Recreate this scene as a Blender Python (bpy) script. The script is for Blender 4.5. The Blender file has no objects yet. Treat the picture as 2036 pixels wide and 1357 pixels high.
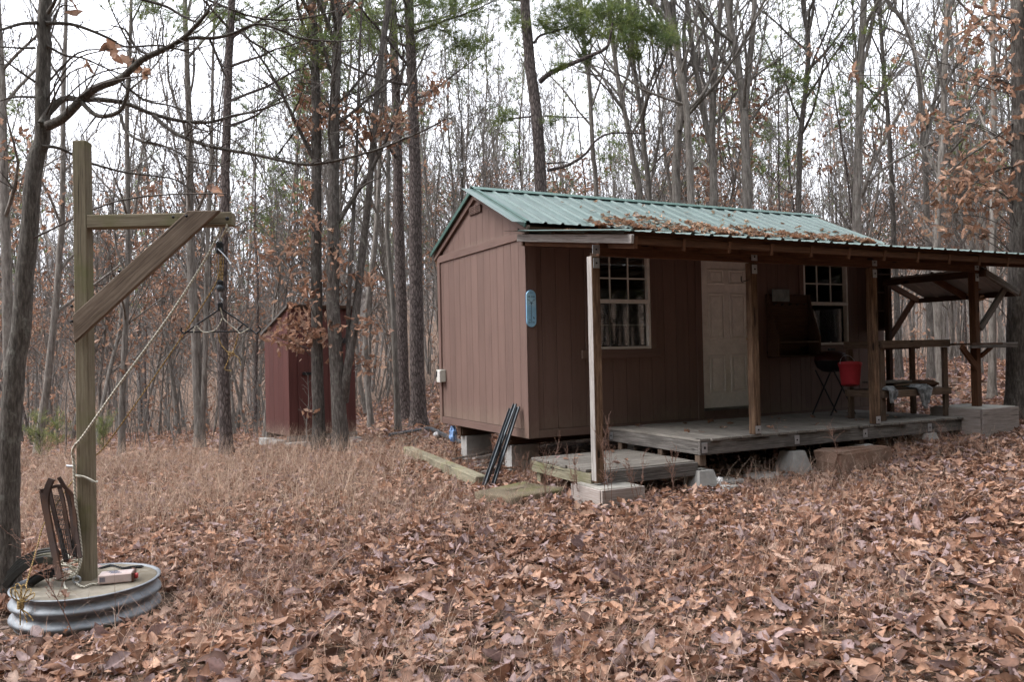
import bpy, math, random
import numpy as np
from mathutils import Matrix, Vector

# ------------------------------------------------------------------ camera, sky, sun, exposure
sc = bpy.context.scene
col = sc.collection
CAM = np.array([-4.5049, -8.479, 1.0376])
YAW, PITCH, ROLL, FPX = 0.469, 0.014, 0.0211, 1596.42
PW, PH = 2036.0, 1357.0
_f = np.array([math.sin(YAW)*math.cos(PITCH), math.cos(YAW)*math.cos(PITCH), math.sin(PITCH)])
_r = np.array([math.cos(YAW), -math.sin(YAW), 0.0])
_u = np.cross(_r, _f)
CR = _r*math.cos(ROLL) - _u*math.sin(ROLL)
CU = _u*math.cos(ROLL) + _r*math.sin(ROLL)
CF = _f
cam = bpy.data.cameras.new('camera')
cam.sensor_width = 36.0
cam.lens = FPX/PW*36.0
cam.clip_start = 0.05
cam.clip_end = 2000.0
camo = bpy.data.objects.new('camera', cam)
camo.matrix_world = Matrix(((CR[0], CU[0], -CF[0], CAM[0]), (CR[1], CU[1], -CF[1], CAM[1]),
                            (CR[2], CU[2], -CF[2], CAM[2]), (0, 0, 0, 1)))
col.objects.link(camo)
sc.camera = camo

SUN_EL, SUN_AZ = math.radians(50), math.radians(288)      # azimuth of the brightest cloud, clockwise from +y: to the left, over the gable end
w = bpy.data.worlds.new('World')
sc.world = w
w.use_nodes = True
nt = w.node_tree
nt.nodes.clear()
wo = nt.nodes.new('ShaderNodeOutputWorld')
bg = nt.nodes.new('ShaderNodeBackground')
sky = nt.nodes.new('ShaderNodeTexSky')
sky.sky_type = 'NISHITA'
sky.sun_disc = False
sky.sun_elevation = SUN_EL
sky.sun_rotation = SUN_AZ
sky.air_density = 1.0
sky.dust_density = 7.0
sky.ozone_density = 1.0
hsv = nt.nodes.new('ShaderNodeHueSaturation')
hsv.inputs['Saturation'].default_value = 0.16
mixw = nt.nodes.new('ShaderNodeMixRGB')
mixw.inputs['Fac'].default_value = 0.72                     # an even cloud deck over most of the clear-sky gradient
mixw.inputs['Color2'].default_value = (9.6, 9.9, 10.8, 1)
nt.links.new(sky.outputs[0], hsv.inputs['Color'])
nt.links.new(hsv.outputs[0], mixw.inputs['Color1'])
nt.links.new(mixw.outputs[0], bg.inputs['Color'])
bg.inputs['Strength'].default_value = 0.14
nt.links.new(bg.outputs[0], wo.inputs['Surface'])
sun = bpy.data.lights.new('sun', 'SUN')
sun.energy = 1.1
sun.angle = math.radians(25)
sun.color = (1.0, 0.97, 0.93)
suno = bpy.data.objects.new('sun', sun)
sd = Vector((math.sin(SUN_AZ)*math.cos(SUN_EL), math.cos(SUN_AZ)*math.cos(SUN_EL), math.sin(SUN_EL)))
suno.rotation_euler = sd.to_track_quat('Z', 'Y').to_euler()
col.objects.link(suno)
vs = sc.view_settings
vs.view_transform = 'Standard'
vs.look = 'None'
vs.gamma = 1.0
vs.exposure = 1.2
vs.use_curve_mapping = False
sc.cycles.use_denoising = True
sc.cycles.max_bounces = 6
sc.cycles.transparent_max_bounces = 8

# ------------------------------------------------------------------ pixel helpers (photo pixels -> points of the place)
def ray(px, py):
    return CF + CR*(px-PW/2)/FPX + CU*(PH/2-py)/FPX
def at(px, py, depth):
    return CAM + ray(px, py)*depth
def on(px, py, ax, val):
    d = ray(px, py)
    return CAM + d*((val-CAM[ax])/d[ax])

# ------------------------------------------------------------------ terrain height
F2 = CF[:2]/np.linalg.norm(CF[:2])
R2 = np.array([F2[1], -F2[0]])
def sstep(a, b, x):
    t = np.clip((x-a)/(b-a), 0, 1)
    return t*t*(3-2*t)
def G(x, y):
    x = np.asarray(x, float); y = np.asarray(y, float)
    dx, dy = x-CAM[0], y-CAM[1]
    dep = dx*F2[0]+dy*F2[1]
    lat = dx*R2[0]+dy*R2[1]
    z = -0.66 + 1.1/(1+np.exp(-np.clip((x-6.5)/4, -40, 40)))
    s = sstep(-0.05, -0.3, lat/np.maximum(dep, 1.0))
    z = z - s*0.072*np.clip(dep-13.5, 0, 45)
    z = z - 0.07*np.exp(-((x-2.6)/1.7)**2-((y+1.6)/1.1)**2)
    z = z - 0.05*np.exp(-((x+4.65)**2+(y+2.7)**2)/0.6)
    z = z - 0.10*np.exp(-((x-0.25)/0.8)**2-((y-1.2)/1.3)**2)
    z = z + 13.0*sstep(58, 140, np.hypot(dx, dy))             # wooded rise all round
    z = z + 0.025*np.sin(1.3*x+0.7*y)*np.sin(0.9*y-0.4*x+1) + 0.012*np.sin(3.1*x+1)*np.sin(2.7*y)
    return z
def gz(x, y):
    return float(G(x, y))
def to_ground(px, py):
    d = ray(px, py); t = 4.0
    for i in range(2000):
        p = CAM+d*t
        if p[2] <= gz(p[0], p[1]): return p
        t += 0.05
    return p

# ------------------------------------------------------------------ materials
def nmat(name):
    m = bpy.data.materials.new(name)
    m.use_nodes = True
    t = m.node_tree
    return m, t.nodes, t.links, t.nodes['Principled BSDF']
def ramp(nodes, stops):
    r = nodes.new('ShaderNodeValToRGB')
    e = r.color_ramp.elements
    while len(e) < len(stops): e.new(0.5)
    for i, (p, c) in enumerate(stops):
        e[i].position = p
        e[i].color = (c[0], c[1], c[2], 1)
    return r
def coords(nodes, links, scale, shift=True):
    tc = nodes.new('ShaderNodeTexCoord')
    mp = nodes.new('ShaderNodeMapping')
    mp.inputs['Scale'].default_value = scale
    links.new(tc.outputs['Object'], mp.inputs['Vector'])
    if shift:
        oi = nodes.new('ShaderNodeObjectInfo')
        mu = nodes.new('ShaderNodeMath'); mu.operation = 'MULTIPLY'; mu.inputs[1].default_value = 37.0
        links.new(oi.outputs['Random'], mu.inputs[0])
        links.new(mu.outputs[0], mp.inputs['Location'])
    return mp
def noise(nodes, links, vec, scale, detail=5, rough=0.6):
    n = nodes.new('ShaderNodeTexNoise')
    n.inputs['Scale'].default_value = scale
    n.inputs['Detail'].default_value = detail
    n.inputs['Roughness'].default_value = rough
    links.new(vec.outputs[0], n.inputs['Vector'])
    return n
def bump(nodes, links, h, strength, dist, bsdf):
    b = nodes.new('ShaderNodeBump')
    b.inputs['Strength'].default_value = strength
    b.inputs['Distance'].default_value = dist
    links.new(h, b.inputs['Height'])
    links.new(b.outputs[0], bsdf.inputs['Normal'])
    return b
def mixc(nodes, links, fac, a, b, mode='MIX'):
    m = nodes.new('ShaderNodeMixRGB'); m.blend_type = mode
    for s, v in (('Fac', fac), ('Color1', a), ('Color2', b)):
        if isinstance(v, (int, float)): m.inputs[s].default_value = v
        elif isinstance(v, tuple): m.inputs[s].default_value = (v[0], v[1], v[2], 1)
        else: links.new(v, m.inputs[s])
    return m
def thresh(nodes, links, src, lo, hi):
    r = nodes.new('ShaderNodeMapRange')
    r.inputs['From Min'].default_value = lo
    r.inputs['From Max'].default_value = hi
    links.new(src, r.inputs['Value'])
    return r
def vary(nodes, links, colour, amount):
    """each object of the kind a little lighter or darker"""
    oi = nodes.new('ShaderNodeObjectInfo')
    mr = nodes.new('ShaderNodeMapRange')
    mr.inputs['To Min'].default_value = 1-amount
    mr.inputs['To Max'].default_value = 1+amount
    links.new(oi.outputs['Random'], mr.inputs['Value'])
    h = nodes.new('ShaderNodeHueSaturation')
    links.new(colour, h.inputs['Color'])
    links.new(mr.outputs[0], h.inputs['Value'])
    return h

def wood(name, c0, c1, c2, moss=None, rough=0.85, grain=26.0, var=0.14, stain=0.45):
    m, n, l, b = nmat(name)
    mp = coords(n, l, (1.0, grain, grain))
    n1 = noise(n, l, mp, 3.6, 9, 0.72)
    r = ramp(n, [(0.33, c0), (0.5, c1), (0.66, c2)])
    l.new(n1.outputs[0], r.inputs[0])
    mp2 = coords(n, l, (1, 1, 1))
    n2 = noise(n, l, mp2, 2.3, 4)
    t2 = thresh(n, l, n2.outputs[0], 0.48, 0.72)
    sm = n.new('ShaderNodeMath'); sm.operation = 'MULTIPLY'; sm.inputs[1].default_value = stain
    l.new(t2.outputs[0], sm.inputs[0])
    mx = mixc(n, l, sm.outputs[0], r.outputs[0], tuple(0.45*x for x in c0))
    # a few knots
    vo = n.new('ShaderNodeTexVoronoi'); vo.inputs['Scale'].default_value = 1.0
    mp3 = coords(n, l, (1.6, 5.0, 5.0)); l.new(mp3.outputs[0], vo.inputs['Vector'])
    tk = thresh(n, l, vo.outputs['Distance'], 0.10, 0.06)
    out = mixc(n, l, tk.outputs[0], mx.outputs[0], tuple(0.3*x for x in c0))
    mp5 = coords(n, l, (0.7, grain*1.1, grain*1.1))         # drying cracks along the grain
    n5 = noise(n, l, mp5, 2.1, 3, 0.5)
    t5 = thresh(n, l, n5.outputs[0], 0.665, 0.70)
    out = mixc(n, l, t5.outputs[0], out.outputs[0], tuple(0.25*x for x in c0))
    if moss:
        n4 = noise(n, l, mp2, 3.7, 5)
        t4 = thresh(n, l, n4.outputs[0], 0.5, 0.68)
        sm4 = n.new('ShaderNodeMath'); sm4.operation = 'MULTIPLY'; sm4.inputs[1].default_value = 0.75
        l.new(t4.outputs[0], sm4.inputs[0])
        out = mixc(n, l, sm4.outputs[0], out.outputs[0], moss)
    v = vary(n, l, out.outputs[0], var)
    l.new(v.outputs[0], b.inputs['Base Color'])
    b.inputs['Roughness'].default_value = rough
    b.inputs['Specular IOR Level'].default_value = 0.25
    bump(n, l, n1.outputs[0], 0.5, 0.006, b)
    return m
def rough_mat(name, c, dark=0.6, scale=6, rough=0.85, b_s=0.4, b_d=0.006, metal=0.0, var=0.06, spots=None, spec=0.3):
    m, n, l, b = nmat(name)
    mp = coords(n, l, (1, 1, 1))
    n1 = noise(n, l, mp, scale, 8, 0.65)
    r = ramp(n, [(0.3, tuple(dark*x for x in c)), (0.55, c), (0.8, tuple(min(1, 1.18*x) for x in c))])
    l.new(n1.outputs[0], r.inputs[0])
    o = r.outputs[0]
    if spots:
        n2 = noise(n, l, mp, scale*0.45, 6)
        t = thresh(n, l, n2.outputs[0], 0.5, 0.62)
        o = mixc(n, l, t.outputs[0], o, spots).outputs[0]
    v = vary(n, l, o, var)
    l.new(v.outputs[0], b.inputs['Base Color'])
    b.inputs['Roughness'].default_value = rough
    b.inputs['Metallic'].default_value = metal
    b.inputs['Specular IOR Level'].default_value = spec
    n3 = noise(n, l, mp, scale*6, 4)
    bump(n, l, n3.outputs[0], b_s, b_d, b)
    return m
def flat(name, c, rough=0.6, metal=0.0, spec=0.4):
    return rough_mat(name, c, 0.85, 9, rough, 0.15, 0.002, metal, 0.04, None, spec)
def siding(name, c):
    m, n, l, b = nmat(name)
    mp = coords(n, l, (0.7, 18, 18))
    n1 = noise(n, l, mp, 5, 6, 0.7)
    mp2 = coords(n, l, (0.5, 1, 1))
    n2 = noise(n, l, mp2, 2.2, 4)
    r = ramp(n, [(0.3, tuple(0.8*x for x in c)), (0.5, c), (0.75, tuple(1.18*x for x in c))])
    l.new(n2.outputs[0], r.inputs[0])
    t = thresh(n, l, n1.outputs[0], 0.35, 0.7)
    mx = mixc(n, l, t.outputs[0], r.outputs[0], tuple(1.12*x for x in c))
    mx.inputs['Fac'].default_value = 0.5
    mp4 = coords(n, l, (0.35, 7, 7))                         # runs and splashes
    n4 = noise(n, l, mp4, 3.0, 6, 0.6)
    t4 = thresh(n, l, n4.outputs[0], 0.5, 0.75)
    s4 = n.new('ShaderNodeMath'); s4.operation = 'MULTIPLY'; s4.inputs[1].default_value = 0.45
    l.new(t4.outputs[0], s4.inputs[0])
    mx = mixc(n, l, s4.outputs[0], mx.outputs[0], tuple(0.62*x for x in c))
    tg = n.new('ShaderNodeTexCoord')
    sx = n.new('ShaderNodeSeparateXYZ'); l.new(tg.outputs['Generated'], sx.inputs[0])
    ng = noise(n, l, coords(n, l, (3, 6, 6)), 5, 6, 0.7)
    ad = n.new('ShaderNodeMath'); ad.operation = 'MULTIPLY_ADD'; ad.inputs[1].default_value = 0.35
    l.new(ng.outputs[0], ad.inputs[0]); l.new(sx.outputs['X'], ad.inputs[2])
    tm_ = thresh(n, l, ad.outputs[0], 0.29, 0.16)
    sg = n.new('ShaderNodeMath'); sg.operation = 'MULTIPLY'; sg.inputs[1].default_value = 0.55
    l.new(tm_.outputs[0], sg.inputs[0])
    mx = mixc(n, l, sg.outputs[0], mx.outputs[0], (0.20, 0.15, 0.115))
    v = vary(n, l, mx.outputs[0], 0.07)
    l.new(v.outputs[0], b.inputs['Base Color'])
    b.inputs['Roughness'].default_value = 0.62
    b.inputs['Specular IOR Level'].default_value = 0.3
    bump(n, l, n1.outputs[0], 0.55, 0.004, b)
    return m
def bark(name, c0, c1, c2, sc_=(9, 9, 1.6), lichen=None, bstr=0.9, bd=0.02, plates=False, var=0.22):
    m, n, l, b = nmat(name)
    mp = coords(n, l, sc_)
    if plates:
        vo = n.new('ShaderNodeTexVoronoi'); vo.feature = 'DISTANCE_TO_EDGE'; vo.inputs['Scale'].default_value = 1.6
        n0 = noise(n, l, mp, 1.5, 3)
        ad = mixc(n, l, 0.35, mp.outputs[0], n0.outputs['Color'], 'ADD')
        l.new(ad.outputs[0], vo.inputs['Vector'])
        n1 = noise(n, l, mp, 4, 6)
        th = thresh(n, l, vo.outputs['Distance'], -0.12, 0.22)
        mu = n.new('ShaderNodeMath'); mu.operation = 'MULTIPLY'
        l.new(th.outputs[0], mu.inputs[0]); l.new(n1.outputs[0], mu.inputs[1])
        h = mu.outputs[0]
        r = ramp(n, [(0.14, c0), (0.34, c1), (0.62, c2)])
    else:
        n1 = noise(n, l, mp, 2.6, 8, 0.72)
        h = n1.outputs[0]
        r = ramp(n, [(0.3, c0), (0.5, c1), (0.68, c2)])
    l.new(h, r.inputs[0])
    o = r.outputs[0]
    if lichen:
        mp2 = coords(n, l, (1, 1, 0.7))
        n2 = noise(n, l, mp2, 11, 6, 0.75)
        t = thresh(n, l, n2.outputs[0], 0.56, 0.68)
        sm = n.new('ShaderNodeMath'); sm.operation = 'MULTIPLY'; sm.inputs[1].default_value = 0.7
        l.new(t.outputs[0], sm.inputs[0])
        o = mixc(n, l, sm.outputs[0], o, lichen).outputs[0]
    v = vary(n, l, o, var)
    l.new(v.outputs[0], b.inputs['Base Color'])
    b.inputs['Roughness'].default_value = 0.92
    b.inputs['Specular IOR Level'].default_value = 0.2
    bump(n, l, h, bstr, bd, b)
    return m
def leafmat(name, gloss=0.55, trans=0.25):
    m, n, l, b = nmat(name)
    a = n.new('ShaderNodeAttribute'); a.attribute_name = 'Col'
    mp = coords(n, l, (1, 1, 1), False)
    n1 = noise(n, l, mp, 38, 4)
    r = ramp(n, [(0.3, (0.62, 0.6, 0.58)), (0.5, (0.95, 0.95, 0.95)), (0.75, (1.2, 1.18, 1.15))])
    l.new(n1.outputs[0], r.inputs[0])
    mx = mixc(n, l, 1.0, a.outputs['Color'], r.outputs[0], 'MULTIPLY')
    l.new(mx.outputs[0], b.inputs['Base Color'])
    b.inputs['Roughness'].default_value = gloss
    b.inputs['Specular IOR Level'].default_value = 0.35
    tr = n.new('ShaderNodeBsdfTranslucent')
    l.new(mx.outputs[0], tr.inputs['Color'])
    ms = n.new('ShaderNodeMixShader'); ms.inputs[0].default_value = trans
    l.new(b.outputs[0], ms.inputs[1]); l.new(tr.outputs[0], ms.inputs[2])
    l.new(ms.outputs[0], n['Material Output'].inputs['Surface'])
    return m
def glassmat(name):
    m, n, l, b = nmat(name)
    n.remove(b)
    tr = n.new('ShaderNodeBsdfTransparent'); tr.inputs[0].default_value = (0.82, 0.85, 0.85, 1)
    gl = n.new('ShaderNodeBsdfGlossy'); gl.inputs['Roughness'].default_value = 0.03
    fr = n.new('ShaderNodeFresnel'); fr.inputs[0].default_value = 1.6
    ms = n.new('ShaderNodeMixShader')
    l.new(fr.outputs[0], ms.inputs[0]); l.new(tr.outputs[0], ms.inputs[1]); l.new(gl.outputs[0], ms.inputs[2])
    l.new(ms.outputs[0], n['Material Output'].inputs['Surface'])
    return m
def roofmat(name, c):
    m, n, l, b = nmat(name)
    mp = coords(n, l, (0.6, 2.5, 2.5))
    n1 = noise(n, l, mp, 3, 6, 0.65)
    r = ramp(n, [(0.35, tuple(0.8*x for x in c)), (0.55, c), (0.75, tuple(1.25*x for x in c))])
    l.new(n1.outputs[0], r.inputs[0])
    mp2 = coords(n, l, (0.8, 8, 8))
    n2 = noise(n, l, mp2, 4.5, 6, 0.72)
    t = thresh(n, l, n2.outputs[0], 0.56, 0.72)
    mx = mixc(n, l, t.outputs[0], r.outputs[0], (0.075, 0.07, 0.06))
    l.new(mx.outputs[0], b.inputs['Base Color'])
    b.inputs['Roughness'].default_value = 0.38
    b.inputs['Specular IOR Level'].default_value = 0.5
    return m
def groundmat(name):
    m, n, l, b = nmat(name)
    tc = n.new('ShaderNodeTexCoord')
    mp = n.new('ShaderNodeMapping'); l.new(tc.outputs['Object'], mp.inputs['Vector'])
    vo = n.new('ShaderNodeTexVoronoi'); vo.inputs['Scale'].default_value = 19
    n0 = noise(n, l, mp, 14, 5)
    ad = mixc(n, l, 0.16, mp.outputs[0], n0.outputs['Color'], 'ADD')
    l.new(ad.outputs[0], vo.inputs['Vector'])
    sep = n.new('ShaderNodeSeparateColor'); l.new(vo.outputs['Color'], sep.inputs[0])
    r = ramp(n, [(0.0, (0.025, 0.018, 0.014)), (0.35, (0.075, 0.046, 0.032)), (0.65, (0.17, 0.105, 0.07)), (0.88, (0.27, 0.175, 0.12)), (1.0, (0.26, 0.205, 0.185))])
    l.new(sep.outputs[0], r.inputs[0])
    n2 = noise(n, l, mp, 0.7, 4)
    t = thresh(n, l, n2.outputs[0], 0.4, 0.7)
    sm = n.new('ShaderNodeMath'); sm.operation = 'MULTIPLY'; sm.inputs[1].default_value = 0.5
    l.new(t.outputs[0], sm.inputs[0])
    mx = mixc(n, l, sm.outputs[0], r.outputs[0], (0.10, 0.066, 0.045))
    l.new(mx.outputs[0], b.inputs['Base Color'])
    b.inputs['Roughness'].default_value = 0.9
    b.inputs['Specular IOR Level'].default_value = 0.2
    bump(n, l, vo.outputs['Distance'], 0.8, 0.03, b)
    return m
def corrugated(name):
    m, n, l, b = nmat(name)
    mp = coords(n, l, (1, 1, 3))
    n1 = noise(n, l, mp, 7, 6)
    r = ramp(n, [(0.35, (0.15, 0.165, 0.185)), (0.6, (0.29, 0.31, 0.335))])
    l.new(n1.outputs[0], r.inputs[0])
    n2 = noise(n, l, mp, 3.3, 5)
    t = thresh(n, l, n2.outputs[0], 0.6, 0.74)
    mx = mixc(n, l, t.outputs[0], r.outputs[0], (0.24, 0.19, 0.15))
    l.new(mx.outputs[0], b.inputs['Base Color'])
    b.inputs['Metallic'].default_value = 0.5
    b.inputs['Roughness'].default_value = 0.58
    return m
def ropemat(name, c):
    m, n, l, b = nmat(name)
    mp = coords(n, l, (1, 1, 1), False)
    wv = n.new('ShaderNodeTexWave'); wv.inputs['Scale'].default_value = 26; wv.bands_direction = 'DIAGONAL'
    l.new(mp.outputs[0], wv.inputs['Vector'])
    r = ramp(n, [(0.15, tuple(0.45*x for x in c)), (0.55, c)])
    l.new(wv.outputs['Fac'], r.inputs[0])
    l.new(r.outputs[0], b.inputs['Base Color'])
    b.inputs['Roughness'].default_value = 0.85
    bump(n, l, wv.outputs['Fac'], 0.6, 0.004, b)
    return m

M = {}
M['siding'] = siding('brown_siding_paint', (0.150, 0.094, 0.078))
M['siding_dark'] = flat('siding_groove', (0.085, 0.053, 0.044), 0.8)
M['red'] = siding('barn_red_paint', (0.098, 0.034, 0.029))
M['red_back'] = flat('red_groove', (0.07, 0.024, 0.021), 0.8)
M['roof'] = roofmat('green_roof_metal', (0.112, 0.160, 0.150))
M['roof_trim'] = flat('green_trim_metal', (0.055, 0.115, 0.098), 0.45, 0, 0.4)
M['galv'] = flat('galvanised_steel', (0.42, 0.44, 0.46), 0.45, 0.7)
M['grey_wood'] = wood('weathered_grey_wood', (0.05, 0.045, 0.042), (0.135, 0.122, 0.112), (0.25, 0.233, 0.217))
M['pale_wood'] = wood('bleached_wood', (0.17, 0.15, 0.138), (0.32, 0.295, 0.278), (0.43, 0.405, 0.385), stain=0.3)
M['deck'] = wood('weathered_deck_board', (0.09, 0.08, 0.07), (0.19, 0.172, 0.152), (0.275, 0.255, 0.23), stain=0.4)
M['mossy_wood'] = wood('mossy_treated_wood', (0.11, 0.10, 0.07), (0.22, 0.20, 0.14), (0.31, 0.28, 0.21), moss=(0.165, 0.165, 0.075))
M['treated'] = wood('green_treated_post', (0.12, 0.098, 0.068), (0.215, 0.18, 0.125), (0.285, 0.25, 0.175), moss=(0.165, 0.165, 0.075), stain=0.2)
M['brace'] = wood('brown_treated_plank', (0.085, 0.062, 0.047), (0.175, 0.132, 0.10), (0.26, 0.205, 0.16), stain=0.25)
M['stain'] = wood('stained_brown_beam', (0.05, 0.022, 0.012), (0.10, 0.045, 0.023), (0.145, 0.07, 0.036), stain=0.3)
M['post'] = wood('stained_brown_post', (0.045, 0.025, 0.016), (0.125, 0.075, 0.046), (0.24, 0.155, 0.098), stain=0.5, grain=13)
M['dark_wood'] = wood('dark_stained_wood', (0.035, 0.018, 0.012), (0.07, 0.038, 0.024), (0.11, 0.062, 0.04))
M['bench'] = wood('bench_lumber', (0.055, 0.037, 0.027), (0.12, 0.083, 0.06), (0.175, 0.128, 0.097))
M['door'] = flat('white_door_paint', (0.82, 0.79, 0.76), 0.4)
M['white'] = flat('white_vinyl', (0.70, 0.67, 0.63), 0.4)
M['blind'] = flat('blind_slat', (0.11, 0.115, 0.115), 0.6)
M['glass'] = glassmat('window_glass')
M['brass'] = flat('brass', (0.55, 0.38, 0.12), 0.3, 0.9)
M['iron'] = flat('black_iron', (0.018, 0.018, 0.02), 0.5, 0.3)
M['steel_dark'] = rough_mat('dark_steel_channel', (0.085, 0.097, 0.11), 0.6, 9, 0.45, 0.2, 0.002, 0.5, 0.1)
M['rust'] = rough_mat('brown_rusty_paint', (0.06, 0.038, 0.032), 0.6, 8, 0.6, 0.3, 0.003, 0.2, 0.08, (0.085, 0.045, 0.03))
M['concrete'] = rough_mat('concrete', (0.33, 0.315, 0.285), 0.72, 5, 0.92, 0.5, 0.006, 0, 0.08, (0.245, 0.225, 0.19))
M['drum_top'] = rough_mat('dirty_concrete', (0.25, 0.222, 0.18), 0.6, 7, 0.92, 0.5, 0.006, 0, 0.05, (0.15, 0.125, 0.09))
M['cmu'] = rough_mat('grey_concrete_block', (0.36, 0.35, 0.335), 0.8, 9, 0.95, 0.6, 0.004, 0, 0.08)
M['form'] = wood('bleached_form_board', (0.21, 0.175, 0.155), (0.33, 0.285, 0.26), (0.42, 0.375, 0.35), stain=0.25)
M['stone'] = rough_mat('brown_sandstone', (0.24, 0.155, 0.115), 0.65, 4, 0.92, 0.7, 0.012, 0, 0.05, (0.19, 0.105, 0.07))
M['moss_stone'] = rough_mat('mossy_stone', (0.155, 0.125, 0.085), 0.6, 5, 0.95, 0.7, 0.012, 0, 0.05, (0.125, 0.118, 0.05))
M['ground'] = groundmat('leaf_covered_earth')
M['leaf'] = leafmat('dead_leaf')
M['twigleaf'] = leafmat('clinging_dead_leaf', 0.6, 0.35)
M['grass'] = leafmat('dry_grass_blade', 0.7, 0.2)
M['needle'] = leafmat('pine_needle', 0.5, 0.3)
M['bark_hazed'] = bark('haze_paled_bark', (0.10, 0.088, 0.08), (0.20, 0.18, 0.165), (0.30, 0.275, 0.255), bstr=0.3)  # distance haze put into the colour: bark paled for the far wood
M['bark'] = bark('grey_hardwood_bark', (0.06, 0.052, 0.046), (0.175, 0.155, 0.138), (0.31, 0.283, 0.258), lichen=(0.27, 0.27, 0.235))
M['bark_dark'] = bark('dark_oak_bark', (0.026, 0.022, 0.02), (0.088, 0.077, 0.069), (0.18, 0.16, 0.145), (16, 16, 3.0), lichen=(0.21, 0.21, 0.18), bd=0.025)
M['bark_pine'] = bark('plated_pine_bark', (0.035, 0.027, 0.025), (0.095, 0.077, 0.072), (0.19, 0.155, 0.145), (15, 15, 4.5), None, 1.0, 0.025, True, 0.12)
M['twig'] = bark('grey_twig', (0.095, 0.084, 0.077), (0.17, 0.153, 0.14), (0.24, 0.22, 0.203), bstr=0.2)
M['twig_dark'] = bark('dark_twig', (0.045, 0.038, 0.034), (0.085, 0.073, 0.066), (0.145, 0.128, 0.118), bstr=0.2)
M['bark_near'] = bark('ridged_oak_bark', (0.03, 0.026, 0.024), (0.115, 0.102, 0.09), (0.235, 0.213, 0.19), (26, 26, 4.5), (0.30, 0.30, 0.265), 1.0, 0.014)
M['corr'] = corrugated('corrugated_galvanised_ring')
M['rope_white'] = ropemat('white_rope', (0.62, 0.585, 0.49))
M['rope_gold'] = ropemat('yellow_rope', (0.40, 0.265, 0.10))
M['red_plastic'] = flat('red_plastic', (0.40, 0.03, 0.042), 0.45)
M['sign_blue'] = rough_mat('pale_blue_enamel', (0.30, 0.58, 0.78), 0.8, 5, 0.3, 0.05, 0.001, 0, 0, (0.45, 0.72, 0.86))
M['sign_edge'] = flat('dark_blue_edge', (0.03, 0.05, 0.16), 0.4)
M['ink'] = flat('dark_blue_print', (0.03, 0.07, 0.14), 0.5)
M['box_grey'] = flat('grey_box_plastic', (0.52, 0.52, 0.46), 0.5)
M['can_label'] = rough_mat('pink_white_label', (0.60, 0.47, 0.44), 0.85, 14, 0.4, 0.05, 0.001, 0, 0, (0.68, 0.62, 0.60))
M['can_brown'] = flat('brown_can_metal', (0.10, 0.045, 0.03), 0.4)
M['cap_red'] = flat('red_cap', (0.45, 0.05, 0.05), 0.4)
M['lid'] = flat('dark_red_enamel', (0.05, 0.008, 0.008), 0.5)
M['bag_blue'] = flat('blue_plastic_bag', (0.22, 0.36, 0.62), 0.35)
M['paper'] = flat('white_litter', (0.75, 0.74, 0.74), 0.6)
M['cloth'] = rough_mat('grey_rag', (0.30, 0.31, 0.32), 0.35, 22, 0.95, 0.4, 0.004, 0, 0, (0.10, 0.105, 0.11))
M['cushion'] = rough_mat('worn_black_seat', (0.03, 0.03, 0.027), 0.5, 7, 0.75, 0.5, 0.008, 0, 0, (0.11, 0.10, 0.07))
M['plaque'] = rough_mat('pale_plaque', (0.22, 0.25, 0.25), 0.6, 9, 0.5, 0.1, 0.001, 0, 0, (0.12, 0.15, 0.155))
M['grey_roof'] = flat('dull_grey_roof_sheet', (0.24, 0.235, 0.23), 0.5, 0.3)
M['mesh_black'] = flat('black_mesh', (0.012, 0.012, 0.012), 0.6)

# ------------------------------------------------------------------ mesh building
WM = {}
class Acc:
    """collects vertices, quads and triangles (and a colour per vertex) for one mesh"""
    def __init__(self):
        self.V = []; self.Q = []; self.T = []; self.C = []; self.n = 0
    def add(self, V, Q=None, T=None, C=None):
        V = np.asarray(V, float).reshape(-1, 3)
        if Q is not None and len(Q): self.Q.append(np.asarray(Q, np.int64).reshape(-1, 4)+self.n)
        if T is not None and len(T): self.T.append(np.asarray(T, np.int64).reshape(-1, 3)+self.n)
        self.V.append(V); self.n += len(V)
        if C is not None: self.C.append(np.broadcast_to(np.asarray(C, float), (len(V), 3)))
    def arrays(self):
        V = np.concatenate(self.V) if self.V else np.zeros((0, 3))
        Q = np.concatenate(self.Q) if self.Q else np.zeros((0, 4), np.int64)
        T = np.concatenate(self.T) if self.T else np.zeros((0, 3), np.int64)
        C = np.concatenate(self.C) if self.C else None
        return V, Q, T, C
    def mesh(self, name, mat, smooth=False):
        V, Q, T, C = self.arrays()
        return arr_mesh(name, V, Q, T, C, mat, smooth)
def arr_mesh(name, V, Q, T, C, mat, smooth=False):
    me = bpy.data.meshes.new(name)
    nq, ntr = len(Q), len(T)
    me.vertices.add(len(V))
    me.vertices.foreach_set('co', np.ascontiguousarray(V, np.float32).ravel())
    me.loops.add(nq*4+ntr*3)
    me.loops.foreach_set('vertex_index', np.concatenate([Q.ravel(), T.ravel()]).astype(np.int32))
    me.polygons.add(nq+ntr)
    me.polygons.foreach_set('loop_start', np.concatenate([np.arange(nq)*4, nq*4+np.arange(ntr)*3]).astype(np.int32))
    me.polygons.foreach_set('use_smooth', np.full(nq+ntr, bool(smooth)))
    if C is not None and len(C) == len(V):
        a = me.color_attributes.new('Col', 'FLOAT_COLOR', 'POINT')
        a.data.foreach_set('color', np.concatenate([C, np.ones((len(C), 1))], 1).astype(np.float32).ravel())
    me.update(calc_edges=True)
    me.validate()
    if mat is not None: me.materials.append(mat)
    return me
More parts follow.
